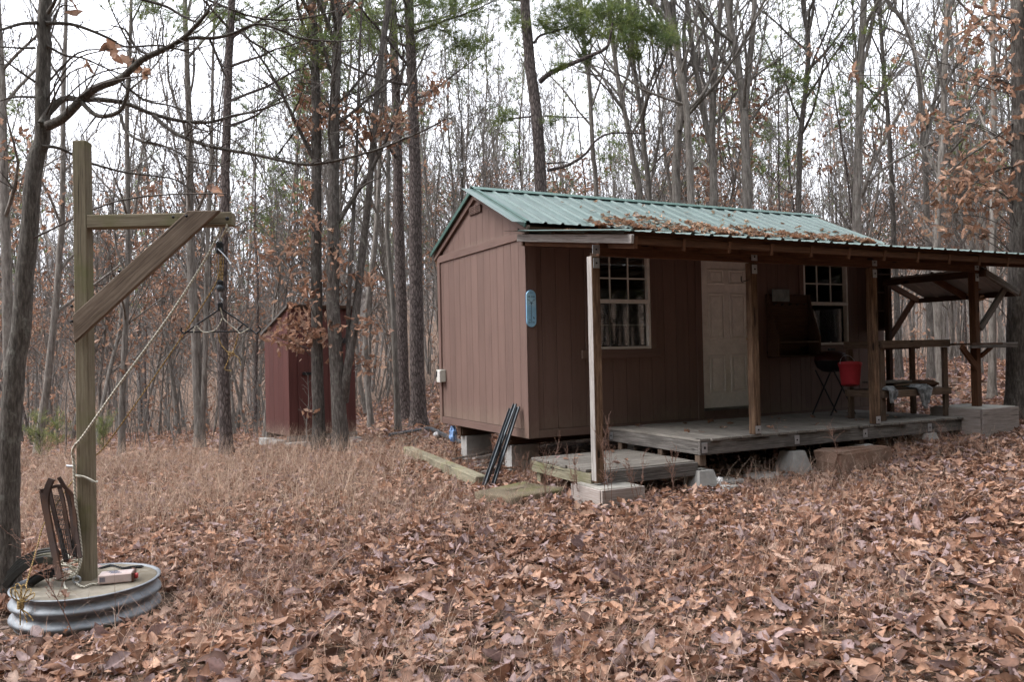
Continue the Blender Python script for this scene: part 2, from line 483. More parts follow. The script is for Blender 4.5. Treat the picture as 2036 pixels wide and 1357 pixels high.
def link(o, parent=None, Mw=None):
    col.objects.link(o)
    Mw = Matrix.Identity(4) if Mw is None else Mw
    WM[o.name] = Mw
    if parent is not None:
        o.parent = parent
        o.matrix_basis = WM[parent.name].inverted() @ Mw
    else:
        o.matrix_basis = Mw
    return o
def tag(o, label=None, cat=None, group=None, kind=None):
    if label: o['label'] = label
    if cat: o['category'] = cat
    if group: o['group'] = group
    if kind: o['kind'] = kind
    return o
def T3(p): return Matrix.Translation(Vector([float(v) for v in p]))
def thing(name, label, cat, loc, group=None, rz=0.0):
    o = bpy.data.objects.new(name, None)
    o.empty_display_size = 0.1
    link(o, None, T3(loc) @ Matrix.Rotation(rz, 4, 'Z'))
    return tag(o, label, cat, group)
def obj(name, me, parent=None, Mw=None):
    if Mw is None and parent is not None: Mw = WM[parent.name].copy()
    return link(bpy.data.objects.new(name, me), parent, Mw)

_box = {}
def cbox_arrays(lx, ly, lz, c):
    hx, hy, hz = lx/2, ly/2, lz/2
    c = min(c, hx*0.6, hy*0.6, hz*0.6)
    V = []; idx = {}
    for sx in (-1, 1):
        for sy in (-1, 1):
            for sz in (-1, 1):
                for a in range(3):
                    v = [sx*(hx-c), sy*(hy-c), sz*(hz-c)]
                    v[a] += (sx, sy, sz)[a]*c
                    idx[(sx, sy, sz, a)] = len(V); V.append(v)
    Q = []; T = []
    for a in range(3):
        b, d = (a+1) % 3, (a+2) % 3
        for s in (-1, 1):
            q = []
            for (p, r) in ((-1, -1), (1, -1), (1, 1), (-1, 1)):
                k = [0, 0, 0]; k[a] = s; k[b] = p; k[d] = r
                q.append(idx[(k[0], k[1], k[2], a)])
            Q.append(q if s > 0 else q[::-1])
        for p in (-1, 1):
            for r in (-1, 1):
                k0 = [0, 0, 0]; k1 = [0, 0, 0]
                k0[b] = k1[b] = p; k0[d] = k1[d] = r; k0[a] = -1; k1[a] = 1
                q = [idx[(*k0, b)], idx[(*k1, b)], idx[(*k1, d)], idx[(*k0, d)]]
                Q.append(q if p*r > 0 else q[::-1])
    for sx in (-1, 1):
        for sy in (-1, 1):
            for sz in (-1, 1):
                t = [idx[(sx, sy, sz, a)] for a in range(3)]
                T.append(t if sx*sy*sz > 0 else t[::-1])
    return np.array(V), np.array(Q), np.array(T)
def cbox(lx, ly, lz, mat, c=0.004):
    k = (round(lx, 4), round(ly, 4), round(lz, 4), mat.name, c)
    if k not in _box:
        V, Q, T = cbox_arrays(lx, ly, lz, c)
        _box[k] = arr_mesh('board', V, Q, T, None, mat)
    return _box[k]
def frame(p0, p1, face):
    """matrix whose X runs p0->p1 and whose Z is as close to `face` as it can be"""
    p0, p1 = Vector([float(v) for v in p0]), Vector([float(v) for v in p1])
    x = (p1-p0).normalized()
    z = Vector(face); z = (z - x*z.dot(x)).normalized()
    y = z.cross(x)
    m = Matrix((x, y, z)).transposed().to_4x4()
    m.translation = (p0+p1)/2
    return m
def beam(name, p0, p1, width, thick, face, mat, parent, c=0.004):
    """a board along p0->p1 (centre line); `thick` measured along `face`, `width` across it"""
    L = (Vector([float(v) for v in p1])-Vector([float(v) for v in p0])).length
    return obj(name, cbox(L, width, thick, mat, c), parent, frame(p0, p1, face))
def boxw(name, x0, x1, y0, y1, z0, z1, mat, parent=None, c=0.004, axis=None):
    """axis-aligned block; its local X follows the longest side so that grain runs along it"""
    d = (x1-x0, y1-y0, z1-z0)
    a = axis if axis is not None else max(range(3), key=lambda i: d[i])
    cx, cy, cz = (x0+x1)/2, (y0+y1)/2, (z0+z1)/2
    if a == 0: p0, p1, f, wd, th = (x0, cy, cz), (x1, cy, cz), (0, 0, 1), d[1], d[2]
    elif a == 1: p0, p1, f, wd, th = (cx, y0, cz), (cx, y1, cz), (0, 0, 1), d[0], d[2]
    else: p0, p1, f, wd, th = (cx, cy, z0), (cx, cy, z1), (0, -1, 0), d[0], d[1]
    return beam(name, p0, p1, wd, th, f, mat, parent, c)
def tube(acc, P, R, n=5, C=None, close=False):
    P = np.asarray(P, float); k = len(P)
    R = np.broadcast_to(np.asarray(R, float), (k,))
    Tn = np.gradient(P, axis=0)
    Tn /= np.maximum(np.linalg.norm(Tn, axis=1, keepdims=True), 1e-9)
    avg = np.abs(Tn).mean(0)
    ref = np.zeros(3); ref[int(np.argmin(avg))] = 1
    N = np.cross(Tn, ref); N /= np.maximum(np.linalg.norm(N, axis=1, keepdims=True), 1e-9)
    B = np.cross(Tn, N)
    a = np.arange(n)*2*math.pi/n
    V = (P[:, None, :] + R[:, None, None]*(np.cos(a)[None, :, None]*N[:, None, :] + np.sin(a)[None, :, None]*B[:, None, :])).reshape(-1, 3)
    i = np.arange(k-1)[:, None]*n; j = np.arange(n)[None, :]; j2 = (j+1) % n
    Q = np.stack([i+j, i+n+j, i+n+j2, i+j2], -1).reshape(-1, 4)[:, ::-1]
    T = None
    if close and n >= 3:
        T = [[0, q+1, q] if False else [0, q, q+1] for q in range(1, n-1)] + [[(k-1)*n, (k-1)*n+q+1, (k-1)*n+q] for q in range(1, n-1)]
    acc.add(V, Q, T, C)
def lathe(acc, prof, n=32, centre=(0, 0, 0), cap=True):
    prof = np.asarray(prof, float)
    a = np.arange(n)*2*math.pi/n
    k = len(prof)
    V = np.zeros((k, n, 3))
    V[:, :, 0] = prof[:, 0:1]*np.cos(a); V[:, :, 1] = prof[:, 0:1]*np.sin(a); V[:, :, 2] = prof[:, 1:2]
    V += np.asarray(centre, float)
    i = np.arange(k-1)[:, None]*n; j = np.arange(n)[None, :]; j2 = (j+1) % n
    Q = np.stack([i+j, i+j2, i+n+j2, i+n+j], -1).reshape(-1, 4)
    acc.add(V.reshape(-1, 3), Q)
def smooth_path(pts, k=6):
    """Catmull-Rom through the points"""
    P = np.asarray(pts, float)
    if len(P) < 3:
        t = np.linspace(0, 1, k+1)[:, None]
        return P[0]+(P[-1]-P[0])*t
    E = np.vstack([2*P[0]-P[1], P, 2*P[-1]-P[-2]])
    out = []
    for i in range(1, len(E)-2):
        p0, p1, p2, p3 = E[i-1], E[i], E[i+1], E[i+2]
        for t in np.arange(k)/k:
            out.append(0.5*((2*p1)+(-p0+p2)*t+(2*p0-5*p1+4*p2-p3)*t*t+(-p0+3*p1-3*p2+p3)*t**3))
    out.append(P[-1])
    return np.array(out)

# ------------------------------------------------------------------ the ground
def make_ground():
    n = 210
    u = np.linspace(-1, 1, n)
    a = np.sign(u)*(11*np.abs(u) + 300*np.abs(u)**5)
    X, Y = np.meshgrid(a+0.0, a-1.0, indexing='ij')
    Z = G(X, Y)
    V = np.stack([X, Y, Z], -1).reshape(-1, 3)
    i = np.arange(n-1)[:, None]*n; j = np.arange(n-1)[None, :]
    Q = np.stack([i+j, i+n+j, i+n+j+1, i+j+1], -1).reshape(-1, 4)
    o = obj('ground', arr_mesh('ground', V, Q, np.zeros((0, 3), np.int64), None, M['ground'], True))
    tag(o, kind='structure')
make_ground()

# ------------------------------------------------------------------ the cabin
W_, L_, HW = 2.80, 6.25, 2.46            # depth, length, wall height (0 = underside of the skirt board)
PEAK, EAVE, EO = 3.25, 2.56, 0.12
OX0, OX1 = -0.06, 6.37
cabin = thing('cabin', 'brown wooden cabin with green metal roof and covered porch', 'cabin', (0, 0, 0))
def cut(lo, hi, holes):
    segs = [(lo, hi)]
    for a, b in holes:
        out = []
        for s, e in segs:
            if b <= s or a >= e: out.append((s, e)); continue
            if a > s: out.append((s, a))
            if b < e: out.append((b, e))
        segs = out
    return [(s, e) for s, e in segs if e-s > 0.01]
WIN = [(0.90, 1.81, 1.047, 2.257), (4.55, 5.46, 1.047, 2.257)]
DOOR = (2.66, 3.57, 0.19, 2.245)
HOLES = [(a, b, c, d) for a, b, c, d in WIN] + [DOOR]
def wall_pieces(grid, lo, hi, holes):
    """split a row of boards (cut at `grid`) round the openings -> (a, b, z0, z1)"""
    cuts = sorted(set([round(g, 4) for g in grid] + [round(h[k], 4) for h in holes for k in (0, 1)]))
    out = []
    for a, b in zip(cuts[:-1], cuts[1:]):
        if b-a < 0.012: continue
        hs = [(h[2], h[3]) for h in holes if h[0] < (a+b)/2 < h[1]]
        for z0, z1 in cut(lo, hi, hs): out.append((a, b, z0, z1))
    return out
# front wall: dark backing, then grooved boards in front of it
fa = Acc()
for a, b, z0, z1 in wall_pieces([0.0, L_], 0.0, HW, HOLES):
    V, Q, T = cbox_arrays(b-a, 0.06, z1-z0, 0.001); fa.add(V+np.array([(a+b)/2, 0.052, (z0+z1)/2]), Q, T)
front = obj('front_wall', fa.mesh('front_wall', M['siding_dark']), cabin)
GR = 0.203
for a, b, z0, z1 in wall_pieces(list(np.arange(0.0, L_, GR))+[L_], 0.10, HW-0.01, HOLES):
    ga = 0.0025 if abs(a/GR-round(a/GR)) < 1e-3 else 0.0
    gb = 0.0025 if abs(b/GR-round(b/GR)) < 1e-3 else 0.0
    boxw('siding_board', a+ga, b-gb, 0.004, 0.0215, z0, z1, M['siding'], front, 0.002, 2)
# gable wall (left end, x = 0)
def gable_top(y): return HW + (PEAK-0.07-HW)*(1-abs(y-W_/2)/(W_/2))
ga_ = Acc()
V = np.array([[0.082, 0, 0], [0.082, W_, 0], [0.082, W_, HW], [0.082, W_/2, PEAK-0.07], [0.082, 0, HW]])
ga_.add(np.vstack([V, V-np.array([0.06, 0, 0])]), [[0, 1, 2, 4], [5, 9, 7, 6], [0, 5, 6, 1], [1, 6, 7, 2], [2, 7, 8, 3], [3, 8, 9, 4], [4, 9, 5, 0]], [[2, 3, 4], [7, 9, 8]])
gable = obj('gable_wall', ga_.mesh('gable_wall', M['siding_dark']), cabin)
ys = list(np.arange(0.0, W_, GR))+[W_]
for a, b in zip(ys[:-1], ys[1:]):
    if b-a < 0.012: continue
    boxw('siding_board', 0.004, 0.0215, a+0.0025, b-0.0025, 0.10, 2.41, M['siding'], gable, 0.002, 2)
for a, b in zip(ys[:-1], ys[1:]):                          # boards of the gable triangle, tops cut along the slope
    if b-a < 0.012: continue
    a2, b2 = a+0.0025, b-0.0025
    acc = Acc()
    ring = [(a2, 2.50), (b2, 2.50), (b2, gable_top(b2))] + ([(W_/2, gable_top(W_/2))] if a2 < W_/2 < b2 else []) + [(a2, gable_top(a2))]
    if min(gable_top(a2), gable_top(b2)) < 2.51: continue
    k = len(ring)
    V = np.array([[0.004, y, z] for y, z in ring]+[[0.0215, y, z] for y, z in ring])
    V = V[:, [2, 1, 0]]; V[:, 0] -= 2.5                     # local X up the board
    Q = [[i, (i+1) % k, k+(i+1) % k, k+i] for i in range(k)]
    T = [[0, i+1, i] for i in range(1, k-1)] + [[k, k+i, k+i+1] for i in range(1, k-1)]
    acc.add(V, Q, T)
    mw = Matrix(((0, 0, 1, 0), (0, 1, 0, 0), (1, 0, 0, 2.5), (0, 0, 0, 1)))
    obj('siding_board', acc.mesh('board', M['siding']), gable, mw)
boxw('band_board', -0.018, 0.004, -0.02, W_+0.02, 2.40, 2.505, M['siding'], gable, 0.003)
sl = (PEAK-EAVE)/(W_/2+EO)
for s in (-1, 1):                                         # trim under the roof edge
    y_e = W_/2+s*(W_/2+EO)
    beam('rake_board', (-0.022, y_e, EAVE-0.075), (-0.022, W_/2-s*0.005, PEAK-0.075), 0.10, 0.03, (-1, 0, 0), M['siding'], gable, 0.003)
boxw('corner_board', -0.022, 0.003, -0.022, 0.09, 0.0, 2.40, M['siding'], gable, 0.003, 2)
boxw('corner_board', -0.022, 0.003, W_-0.07, W_+0.022, 0.0, 2.40, M['siding'], gable, 0.003, 2)
boxw('skirt_board', -0.017, 0.003, 0.091, W_-0.071, 0.0, 0.095, M['siding'], gable, 0.003)
boxw('corner_board', 0.0045, 0.125, -0.020, 0.003, 0.0, 2.45, M['siding'], front, 0.003, 2)
boxw('skirt_board', 0.127, L_, -0.014, 0.003, 0.0, 0.095, M['siding'], front, 0.003)
# louvred vent in the gable
vent = obj('gable_vent', cbox(0.20, 0.36, 0.02, M['siding_dark'], 0.002), cabin, frame((-0.005, 1.40, 2.92), (-0.005, 1.40, 3.04), (-1, 0, 0)))
vent.data = cbox(0.12, 0.36, 0.012, M['siding_dark'], 0.002)
for k in range(5):
    boxw('vent_slat', -0.024, -0.0115, 1.235, 1.565, 2.93+k*0.022, 2.942+k*0.022, M['siding'], vent, 0.002)
for y in (1.22, 1.39, 1.57):
    boxw('vent_frame', -0.027, -0.0112, y, y+0.012, 2.915, 3.045, M['siding'], vent, 0.002)
# the other two walls
boxw('back_wall', 0.085, L_, W_-0.07, W_, 0.0, HW, M['siding'], cabin)
boxw('end_wall', L_-0.07, L_-0.002, 0.085, W_-0.072, 0.0, HW, M['siding'], cabin)
acc = Acc()
V = np.array([[L_, 0, HW], [L_, W_, HW], [L_, W_/2, PEAK-0.07], [L_-0.07, 0, HW], [L_-0.07, W_, HW], [L_-0.07, W_/2, PEAK-0.07]])
acc.add(V, [[0, 1, 4, 3], [1, 2, 5, 4], [2, 0, 3, 5]], [[0, 2, 1], [3, 4, 5]])
obj('end_gable', acc.mesh('end_gable', M['siding']), cabin)
boxw('floor', 0.09, L_-0.08, 0.09, W_-0.08, 0.02, 0.15, M['dark_wood'], cabin)
for y in (0.79, 2.22):
    boxw('skid', 0.03, L_-0.03, y-0.06, y+0.06, -0.15, -0.002, M['dark_wood'], cabin)
# roof of ribbed sheets
RIB = 0.2381
def sheet_mesh(name, length, ribs, mat, h=0.02):
    prof = []
    for k in range(ribs):
        y = k*RIB
        prof += [(y-0.030, 0), (y-0.012, h), (y+0.012, h), (y+0.030, 0), (y+RIB*0.36, 0.0), (y+RIB*0.39, 0.003), (y+RIB*0.61, 0.003), (y+RIB*0.64, 0.0)]
    prof.append((ribs*RIB-0.0305, 0))
    k = len(prof)
    prof = np.array(prof)
    nx = 2
    V = []
    for zz in (0.0, -0.0015):
        for i in range(nx):
            x = -length/2 + length*i/(nx-1)
            V.append(np.column_stack([np.full(k, x), prof[:, 0]-(ribs-1)*RIB/2-0.0, prof[:, 1]+zz]))
    V = np.vstack(V)
    Q = []
    for i in range(k-1):
        Q.append([i, k+i, k+i+1, i+1])
        Q.append([2*k+i, 2*k+i+1, 3*k+i+1, 3*k+i])
        Q.append([i, i+1, 2*k+i+1, 2*k+i]); Q.append([k+i, 3*k+i, 3*k+i+1, k+i+1])
    return arr_mesh(name, V, np.array(Q), np.zeros((0, 3), np.int64), None, mat)
rd = Acc()
for s in (-1, 1):                                         # decking under the metal
    p0 = np.array([0, W_/2+s*(W_/2+EO-0.03), EAVE-0.045+0.0]); p1 = np.array([0, W_/2, PEAK-0.04])
    V = []
    for x in (OX0+0.02, OX1-0.02):
        for p in (p0, p1):
            V += [[x, p[1], p[2]+0.015], [x, p[1], p[2]-0.015]]
    rd.add(V, [[0, 2, 6, 4], [1, 5, 7, 3], [0, 4, 5, 1], [2, 3, 7, 6], [0, 1, 3, 2], [4, 6, 7, 5]])
roof = obj('roof', rd.mesh('roof', M['dark_wood']), cabin)
slen = math.hypot(W_/2+EO, PEAK-EAVE)
sheet = sheet_mesh('roof_sheet', slen-0.03, 3, M['roof'])
for s in (-1, 1):
    nrm = Vector((0, s*(PEAK-EAVE), W_/2+EO)).normalized()
    for k in range(9):
        x = OX0+0.03+RIB*(3*k+1)
        e = Vector((x, W_/2+s*(W_/2+EO+0.02), EAVE-0.008)); t = Vector((x, W_/2+s*0.02, PEAK-0.008))
        off = nrm*0.012
        m = frame(e+off, t+off, nrm)
        obj('roof_sheet', sheet, roof, m)
    beam('rake_trim', (OX0-0.012, W_/2+s*(W_/2+EO+0.02), EAVE-0.022), (OX0-0.012, W_/2, PEAK-0.016), 0.058, 0.02, (-1, 0, 0), M['roof_trim'], roof, 0.003)
    beam('rake_trim', (OX0+0.02, W_/2+s*(W_/2+EO+0.02), EAVE+0.028), (OX0+0.02, W_/2+s*0.02, PEAK+0.028), 0.05, 0.006, tuple(nrm), M['roof_trim'], roof, 0.002)
rc = Acc()
for s in (-1, 1):
    d = np.array([0, s*(W_/2+EO), -(PEAK-EAVE)]); d /= np.linalg.norm(d)
    a = np.array([0, W_/2, PEAK+0.045]); b = a+d*0.15
    V = []
    for x in (OX0-0.015, OX1+0.01):
        V += [[x, a[1], a[2]], [x, b[1], b[2]], [x, b[1], b[2]-0.004], [x, a[1], a[2]-0.004]]
    rc.add(V, [[0, 1, 5, 4], [1, 2, 6, 5], [2, 3, 7, 6], [0, 3, 2, 1], [4, 5, 6, 7]])
obj('ridge_cap', rc.mesh('ridge_cap', M['roof_trim']), roof)

# windows
def window(x0, x1, z0, z1):
    w_ = obj('window', cbox(z1-z0-0.10, x1-x0-0.10, 0.005, M['glass'], 0.0005), cabin, frame(((x0+x1)/2, 0.045, z0+0.05), ((x0+x1)/2, 0.045, z1-0.05), (0, -1, 0)))
    zm = (z0+z1)/2+0.005
    fw = 0.035
    for (a, b, c, d) in ((x0, x0+fw, z0, z1), (x1-fw, x1, z0, z1), (x0+fw, x1-fw, z0, z0+fw), (x0+fw, x1-fw, z1-fw, z1), (x0+fw, x1-fw, zm-0.025, zm+0.025)):
        boxw('frame', a, b, -0.012, 0.06, c, d, M['white'], w_, 0.003)
    for i in (1, 2):
        x = x0+fw+(x1-x0-2*fw)*i/3
        boxw('glazing_bar', x-0.009, x+0.009, 0.026, 0.041, zm+0.026, z1-fw-0.001, M['white'], w_, 0.002)
        boxw('glazing_bar', x-0.009, x+0.009, 0.050, 0.058, z0+fw+0.001, zm-0.026, M['white'], w_, 0.002)
    for (za, zb, y) in ((zm+0.025, z1-fw, 0.0255), (z0+fw, zm-0.025, 0.0495)):
        z = (za+zb)/2
        boxw('glazing_bar', x0+fw+0.001, x1-fw-0.001, y, y+0.016, z-0.009, z+0.009, M['white'], w_, 0.002)
    bl = Acc()
    for k in range(44):
        z = z0+0.03+k*(z1-z0-0.05)/44
        V, Q, T = cbox_arrays(x1-x0-0.06, 0.02, 0.0025, 0.0006)
        ca, sa = math.cos(0.7), math.sin(0.7)
        V = np.column_stack([V[:, 0], V[:, 1]*ca-V[:, 2]*sa, V[:, 1]*sa+V[:, 2]*ca])
        bl.add(V+np.array([(x0+x1)/2, 0.085, z]), Q, T)
    b = obj('blind', bl.mesh('blind', M['blind']), w_, T3((0, 0, 0))); b['kind'] = 'stuff'
    # casing boards
    t = 0.085
    boxw('casing', x0-t, x0-0.002, -0.016, 0.003, z0-0.0, z1+t, M['siding'], w_, 0.003, 2)
    boxw('casing', x1+0.002, x1+t, -0.016, 0.003, z0-0.0, z1+t, M['siding'], w_, 0.003, 2)
    boxw('casing', x0-0.001, x1+0.001, -0.016, 0.003, z1+0.002, z1+t, M['siding'], w_, 0.003, 0)
    boxw('sill', x0-0.15, x1+0.13, -0.035, 0.003, z0-0.11, z0-0.003, M['siding'], w_, 0.004, 0)
for wv_ in WIN: window(*wv_)
# door: slab, six raised panels, frame, threshold, brass furniture
dx0, dx1, dz0, dz1 = 2.672, 3.558, 0.225, 2.232
door = boxw('door', dx0, dx1, 0.020, 0.055, dz0, dz1, M['door'], cabin, 0.003, 2)
for (u0, u1) in ((0.115, 0.395), (0.49, 0.77)):
    for (v0, v1) in ((0.20, 0.72), (0.93, 1.56), (1.68, 1.89)):
        a, b, c, d = dx0+u0, dx0+u1, dz0+v0, dz0+v1
        pan = boxw('panel', a+0.045, b-0.045, 0.004, 0.0198, c+0.045, d-0.045, M['door'], door, 0.012, 2)
        for (p, q, r_, s_) in ((a, b, c, c+0.026), (a, b, d-0.026, d), (a, a+0.026, c+0.0265, d-0.0265), (b-0.026, b, c+0.0265, d-0.0265)):
            boxw('panel_moulding', p, q, 0.0005, 0.0199, r_, s_, M['door'], door, 0.007)
for z, rr in ((dz0+0.93, 0.028), (dz0+1.09, 0.024)):
    a = Acc(); lathe(a, [(0.0, 0.0), (rr*1.1, 0.0), (rr*1.1, 0.006), (0.011, 0.010), (0.011, 0.035), (rr, 0.045), (rr, 0.06), (rr*0.6, 0.072), (0.0, 0.074)], 16)
    obj('knob' if rr > 0.025 else 'deadbolt', a.mesh('knob', M['brass'], True), door, T3((dx1-0.065, 0.0198, z)) @ Matrix.Rotation(math.pi/2, 4, 'X'))
boxw('threshold', dx0-0.02, dx1+0.02, -0.03, 0.06, 0.192, 0.222, M['grey_wood'], door)
for a, b in ((2.56, 2.659), (3.571, 3.67)):
    boxw('door_casing', a, b, -0.016, 0.003, 0.096, 2.33, M['siding'], door, 0.003, 2)
boxw('door_casing', 2.6595, 3.5705, -0.016, 0.003, 2.246, 2.33, M['siding'], door, 0.003, 0)

# ------------------------------------------------------------------ porch roof, beam and posts (fixed to the cabin)
PX0, PX1, PYF = -0.10, 6.50, -2.30
PZ0, PZ1 = 2.475, 2.150
pz = lambda y: PZ0+(PZ1-PZ0)*(y/PYF)
plen = math.hypot(PYF, PZ0-PZ1)
porch = boxw('porch_roof', PX0+0.04, PX1-0.02, -0.045, -0.005, PZ0-0.17, PZ0-0.03, M['dark_wood'], cabin)   # the ledger on the wall carries it
nrm = Vector((0, -(PZ0-PZ1), -PYF)).normalized()
psheet = sheet_mesh('porch_sheet', plen, 3, M['roof'])
for k in range(10):
    x = PX0+0.015+RIB*(3*k+1)
    if k == 9: continue
    obj('roof_sheet', psheet, porch, frame((x, PYF, PZ1), (x, 0, PZ0), nrm))
psheet2 = sheet_mesh('porch_sheet_end', plen, 1, M['roof'])
obj('roof_sheet', psheet2, porch, frame((PX0+0.015+RIB*27, PYF, PZ1), (PX0+0.015+RIB*27, 0, PZ0), nrm))
for y in (-0.75, -1.45, -2.16):                          # purlins under the sheets
    boxw('purlin', PX0+0.045, PX1-0.03, y-0.045, y+0.045, pz(y)-0.042, pz(y)-0.004, M['stain'], porch)
for k in range(12):                                      # rafters
    x = PX0+0.085+k*0.575
    beam('rafter', (x, -0.047, pz(-0.047)-0.105), (x, -2.26, pz(-2.26)-0.105), 0.038, 0.12, (0, 0, 1), M['stain'], porch)
BY = -1.745
beam_o = boxw('beam', -0.13, 6.02, BY-0.019-0.03, BY+0.008, 1.975, 2.108, M['stain'], porch)
beam('fascia_board', (PX0-0.012, -0.03, pz(-0.03)-0.075), (PX0-0.012, -2.34, pz(-2.34)-0.075), 0.086, 0.034, (-1, 0, 0), M['pale_wood'], porch)
beam('edge_trim', (PX0+0.004, -0.02, pz(-0.02)+0.006), (PX0+0.004, -2.32, pz(-2.32)+0.006), 0.03, 0.012, (0, 0, 1), M['roof_trim'], porch, 0.002)
boxw('front_rafter_board', PX0+0.045, PX1-0.03, PYF+0.05, PYF+0.085, PZ1-0.115, PZ1-0.046, M['stain'], porch)
def bracket(p, wx, wz, parent, face=(0, -1, 0)):
    e = Vector(face)*0.004
    b = obj('bracket', cbox(wz, wx, 0.006, M['galv'], 0.001), parent, frame(Vector(p)-Vector((0, 0, wz/2))+e, Vector(p)+Vector((0, 0, wz/2))+e, face))
    a = Acc(); lathe(a, [(0.0, 0.006), (0.009, 0.006), (0.011, 0.0), (0.0, 0.0)], 8)
    obj('bolt', a.mesh('bolt', M['iron'], True), b, WM[b.name] @ T3((0, 0, 0.003)))
    return b
PS = 0.092
posts = [(-0.175, -0.27), (1.90, 0.075), (3.83, 0.075), (5.80, 0.185)]
for i, (x, zb) in enumerate(posts):
    if i == 0:
        p = boxw('post', x-PS/2, x+PS/2, BY-PS/2-0.01, BY+PS/2-0.01, zb, 1.973, M['post'], cabin, 0.006, 2)
        skin = boxw('weathered_face', x-PS/2-0.004, x-PS/2-0.0002, BY-PS/2-0.006, BY+PS/2-0.014, zb+0.02, 1.97, M['pale_wood'], p, 0.001, 2)
    else:
        p = boxw('post', x-PS/2, x+PS/2, BY-PS/2, BY+PS/2, zb, 1.973, M['post'] if i < 3 else M['stain'], cabin, 0.006, 2)
    bracket((x+0.0, BY-0.051-(0.01 if i == 0 else 0), 2.035), 0.085, 0.085, p)
    bracket((x+0.0, BY-0.051-(0.01 if i == 0 else 0), 1.90), 0.07, 0.10, p)
    if i in (1, 2):
        bracket((x-0.0, BY-PS/2, zb+0.05), 0.075, 0.085, p)
    if i == 1:
        a = Acc()
        tube(a, smooth_path([(x-PS/2, BY, 1.78), (x-PS/2-0.03, BY, 1.775), (x-PS/2-0.10, BY-0.01, 1.76), (x-PS/2-0.12, BY-0.02, 1.785), (x-PS/2-0.118, BY-0.02, 1.82)], 4), 0.006, 5)
        obj('hook', a.mesh('hook', M['iron'], True), p, T3((0, 0, 0)))
for x in (2.72, 4.58, 5.2):
    bracket((x, BY-0.05, 2.10), 0.03, 0.06, porch)

# ------------------------------------------------------------------ deck
DT = 0.072
DX0, DX1, DYF = 1.10, 5.48, -1.78
deck = thing('porch_deck', 'long weathered grey board deck in front of the cabin door', 'deck', (3.3, -0.9, DT))
rng = np.random.default_rng(4)
nb = 31
for k in range(nb):
    a = DX0+k*(DX1-DX0)/nb
    b = DX0+(k+1)*(DX1-DX0)/nb
    boxw('deck_board', a+0.003, b-0.003, DYF+rng.uniform(-0.02, 0.012), -0.018, DT-0.028+rng.uniform(-0.002, 0.002), DT+rng.uniform(-0.003, 0.001), M['deck'], deck, 0.003, 1)
boxw('rim_joist', DX0+0.002, DX1, DYF+0.012, DYF+0.05, DT-0.172, DT-0.032, M['grey_wood'], deck)
boxw('rim_joist', DX0+0.004, DX0+0.042, DYF+0.052, -0.02, DT-0.17, DT-0.032, M['grey_wood'], deck)
boxw('rim_joist', DX1-0.04, DX1-0.002, DYF+0.052, -0.02, DT-0.17, DT-0.032, M['grey_wood'], deck)
for x in (1.9, 2.7, 3.5, 4.3, 4.9):
    boxw('joist', x-0.018, x+0.018, DYF+0.052, -0.03, DT-0.17, DT-0.032, M['dark_wood'], deck)
for x, y in ((1.16, -1.70), (1.16, -1.05), (1.16, -0.25), (2.50, -1.68), (3.62, -1.68), (4.80, -1.68)):
    boxw('leg', x-0.042, x+0.042, y-0.042, y+0.042, gz(x, y)-0.05 if y > -1.6 else (-0.22 if x < 4 else -0.2), DT-0.173, M['bench'], deck, 0.004, 2)
    if y < -1.5:
        bracket((x, DYF+0.012, DT-0.10), 0.075, 0.10, deck)
bracket((DX0+0.06, DYF+0.012, DT-0.09), 0.075, 0.10, deck)
bracket((DX0+0.002, -0.1, DT-0.10), 0.06, 0.09, deck, (-1, 0, 0))

# lower step platform
SX0, SX1, SYF, SYB, ST = -0.205, 1.095, -1.70, -0.42, -0.162
plat = thing('step_platform', 'low square board step platform with mossy edge left of the long deck', 'platform', (0.45, -1.0, ST))
for k in range(10):
    a = SYF+k*(SYB-SYF)/10; b = SYF+(k+1)*(SYB-SYF)/10
    boxw('deck_board', SX0+rng.uniform(-0.012, 0.012) if k else -0.118, SX1, a+0.003, b-0.003, ST-0.03, ST+rng.uniform(-0.002, 0.002), M['deck'], plat, 0.003, 0)
boxw('rim_joist', -0.118, SX1, SYF-0.036, SYF-0.001, ST-0.15, ST-0.012, M['grey_wood'], plat)
boxw('rim_joist', SX0-0.002, SX0+0.036, SYF+0.03, SYB, ST-0.155, ST-0.034, M['mossy_wood'], plat)
boxw('rim_joist', SX0+0.04, SX1, SYB-0.04, SYB, ST-0.155, ST-0.034, M['dark_wood'], plat)
boxw('rim_joist', SX1-0.04, SX1-0.002, SYF+0.002, SYB-0.042, ST-0.155, ST-0.034, M['dark_wood'], plat)
bracket((-0.085, SYF-0.036, ST-0.09), 0.06, 0.07, plat)
for x, y in ((-0.12, -0.5), (1.03, -0.5), (0.45, -1.0)):
    boxw('leg', x-0.042, x+0.042, y-0.042, y+0.042, gz(x, y)-0.05, ST-0.157, M['mossy_wood'], plat, 0.004, 2)

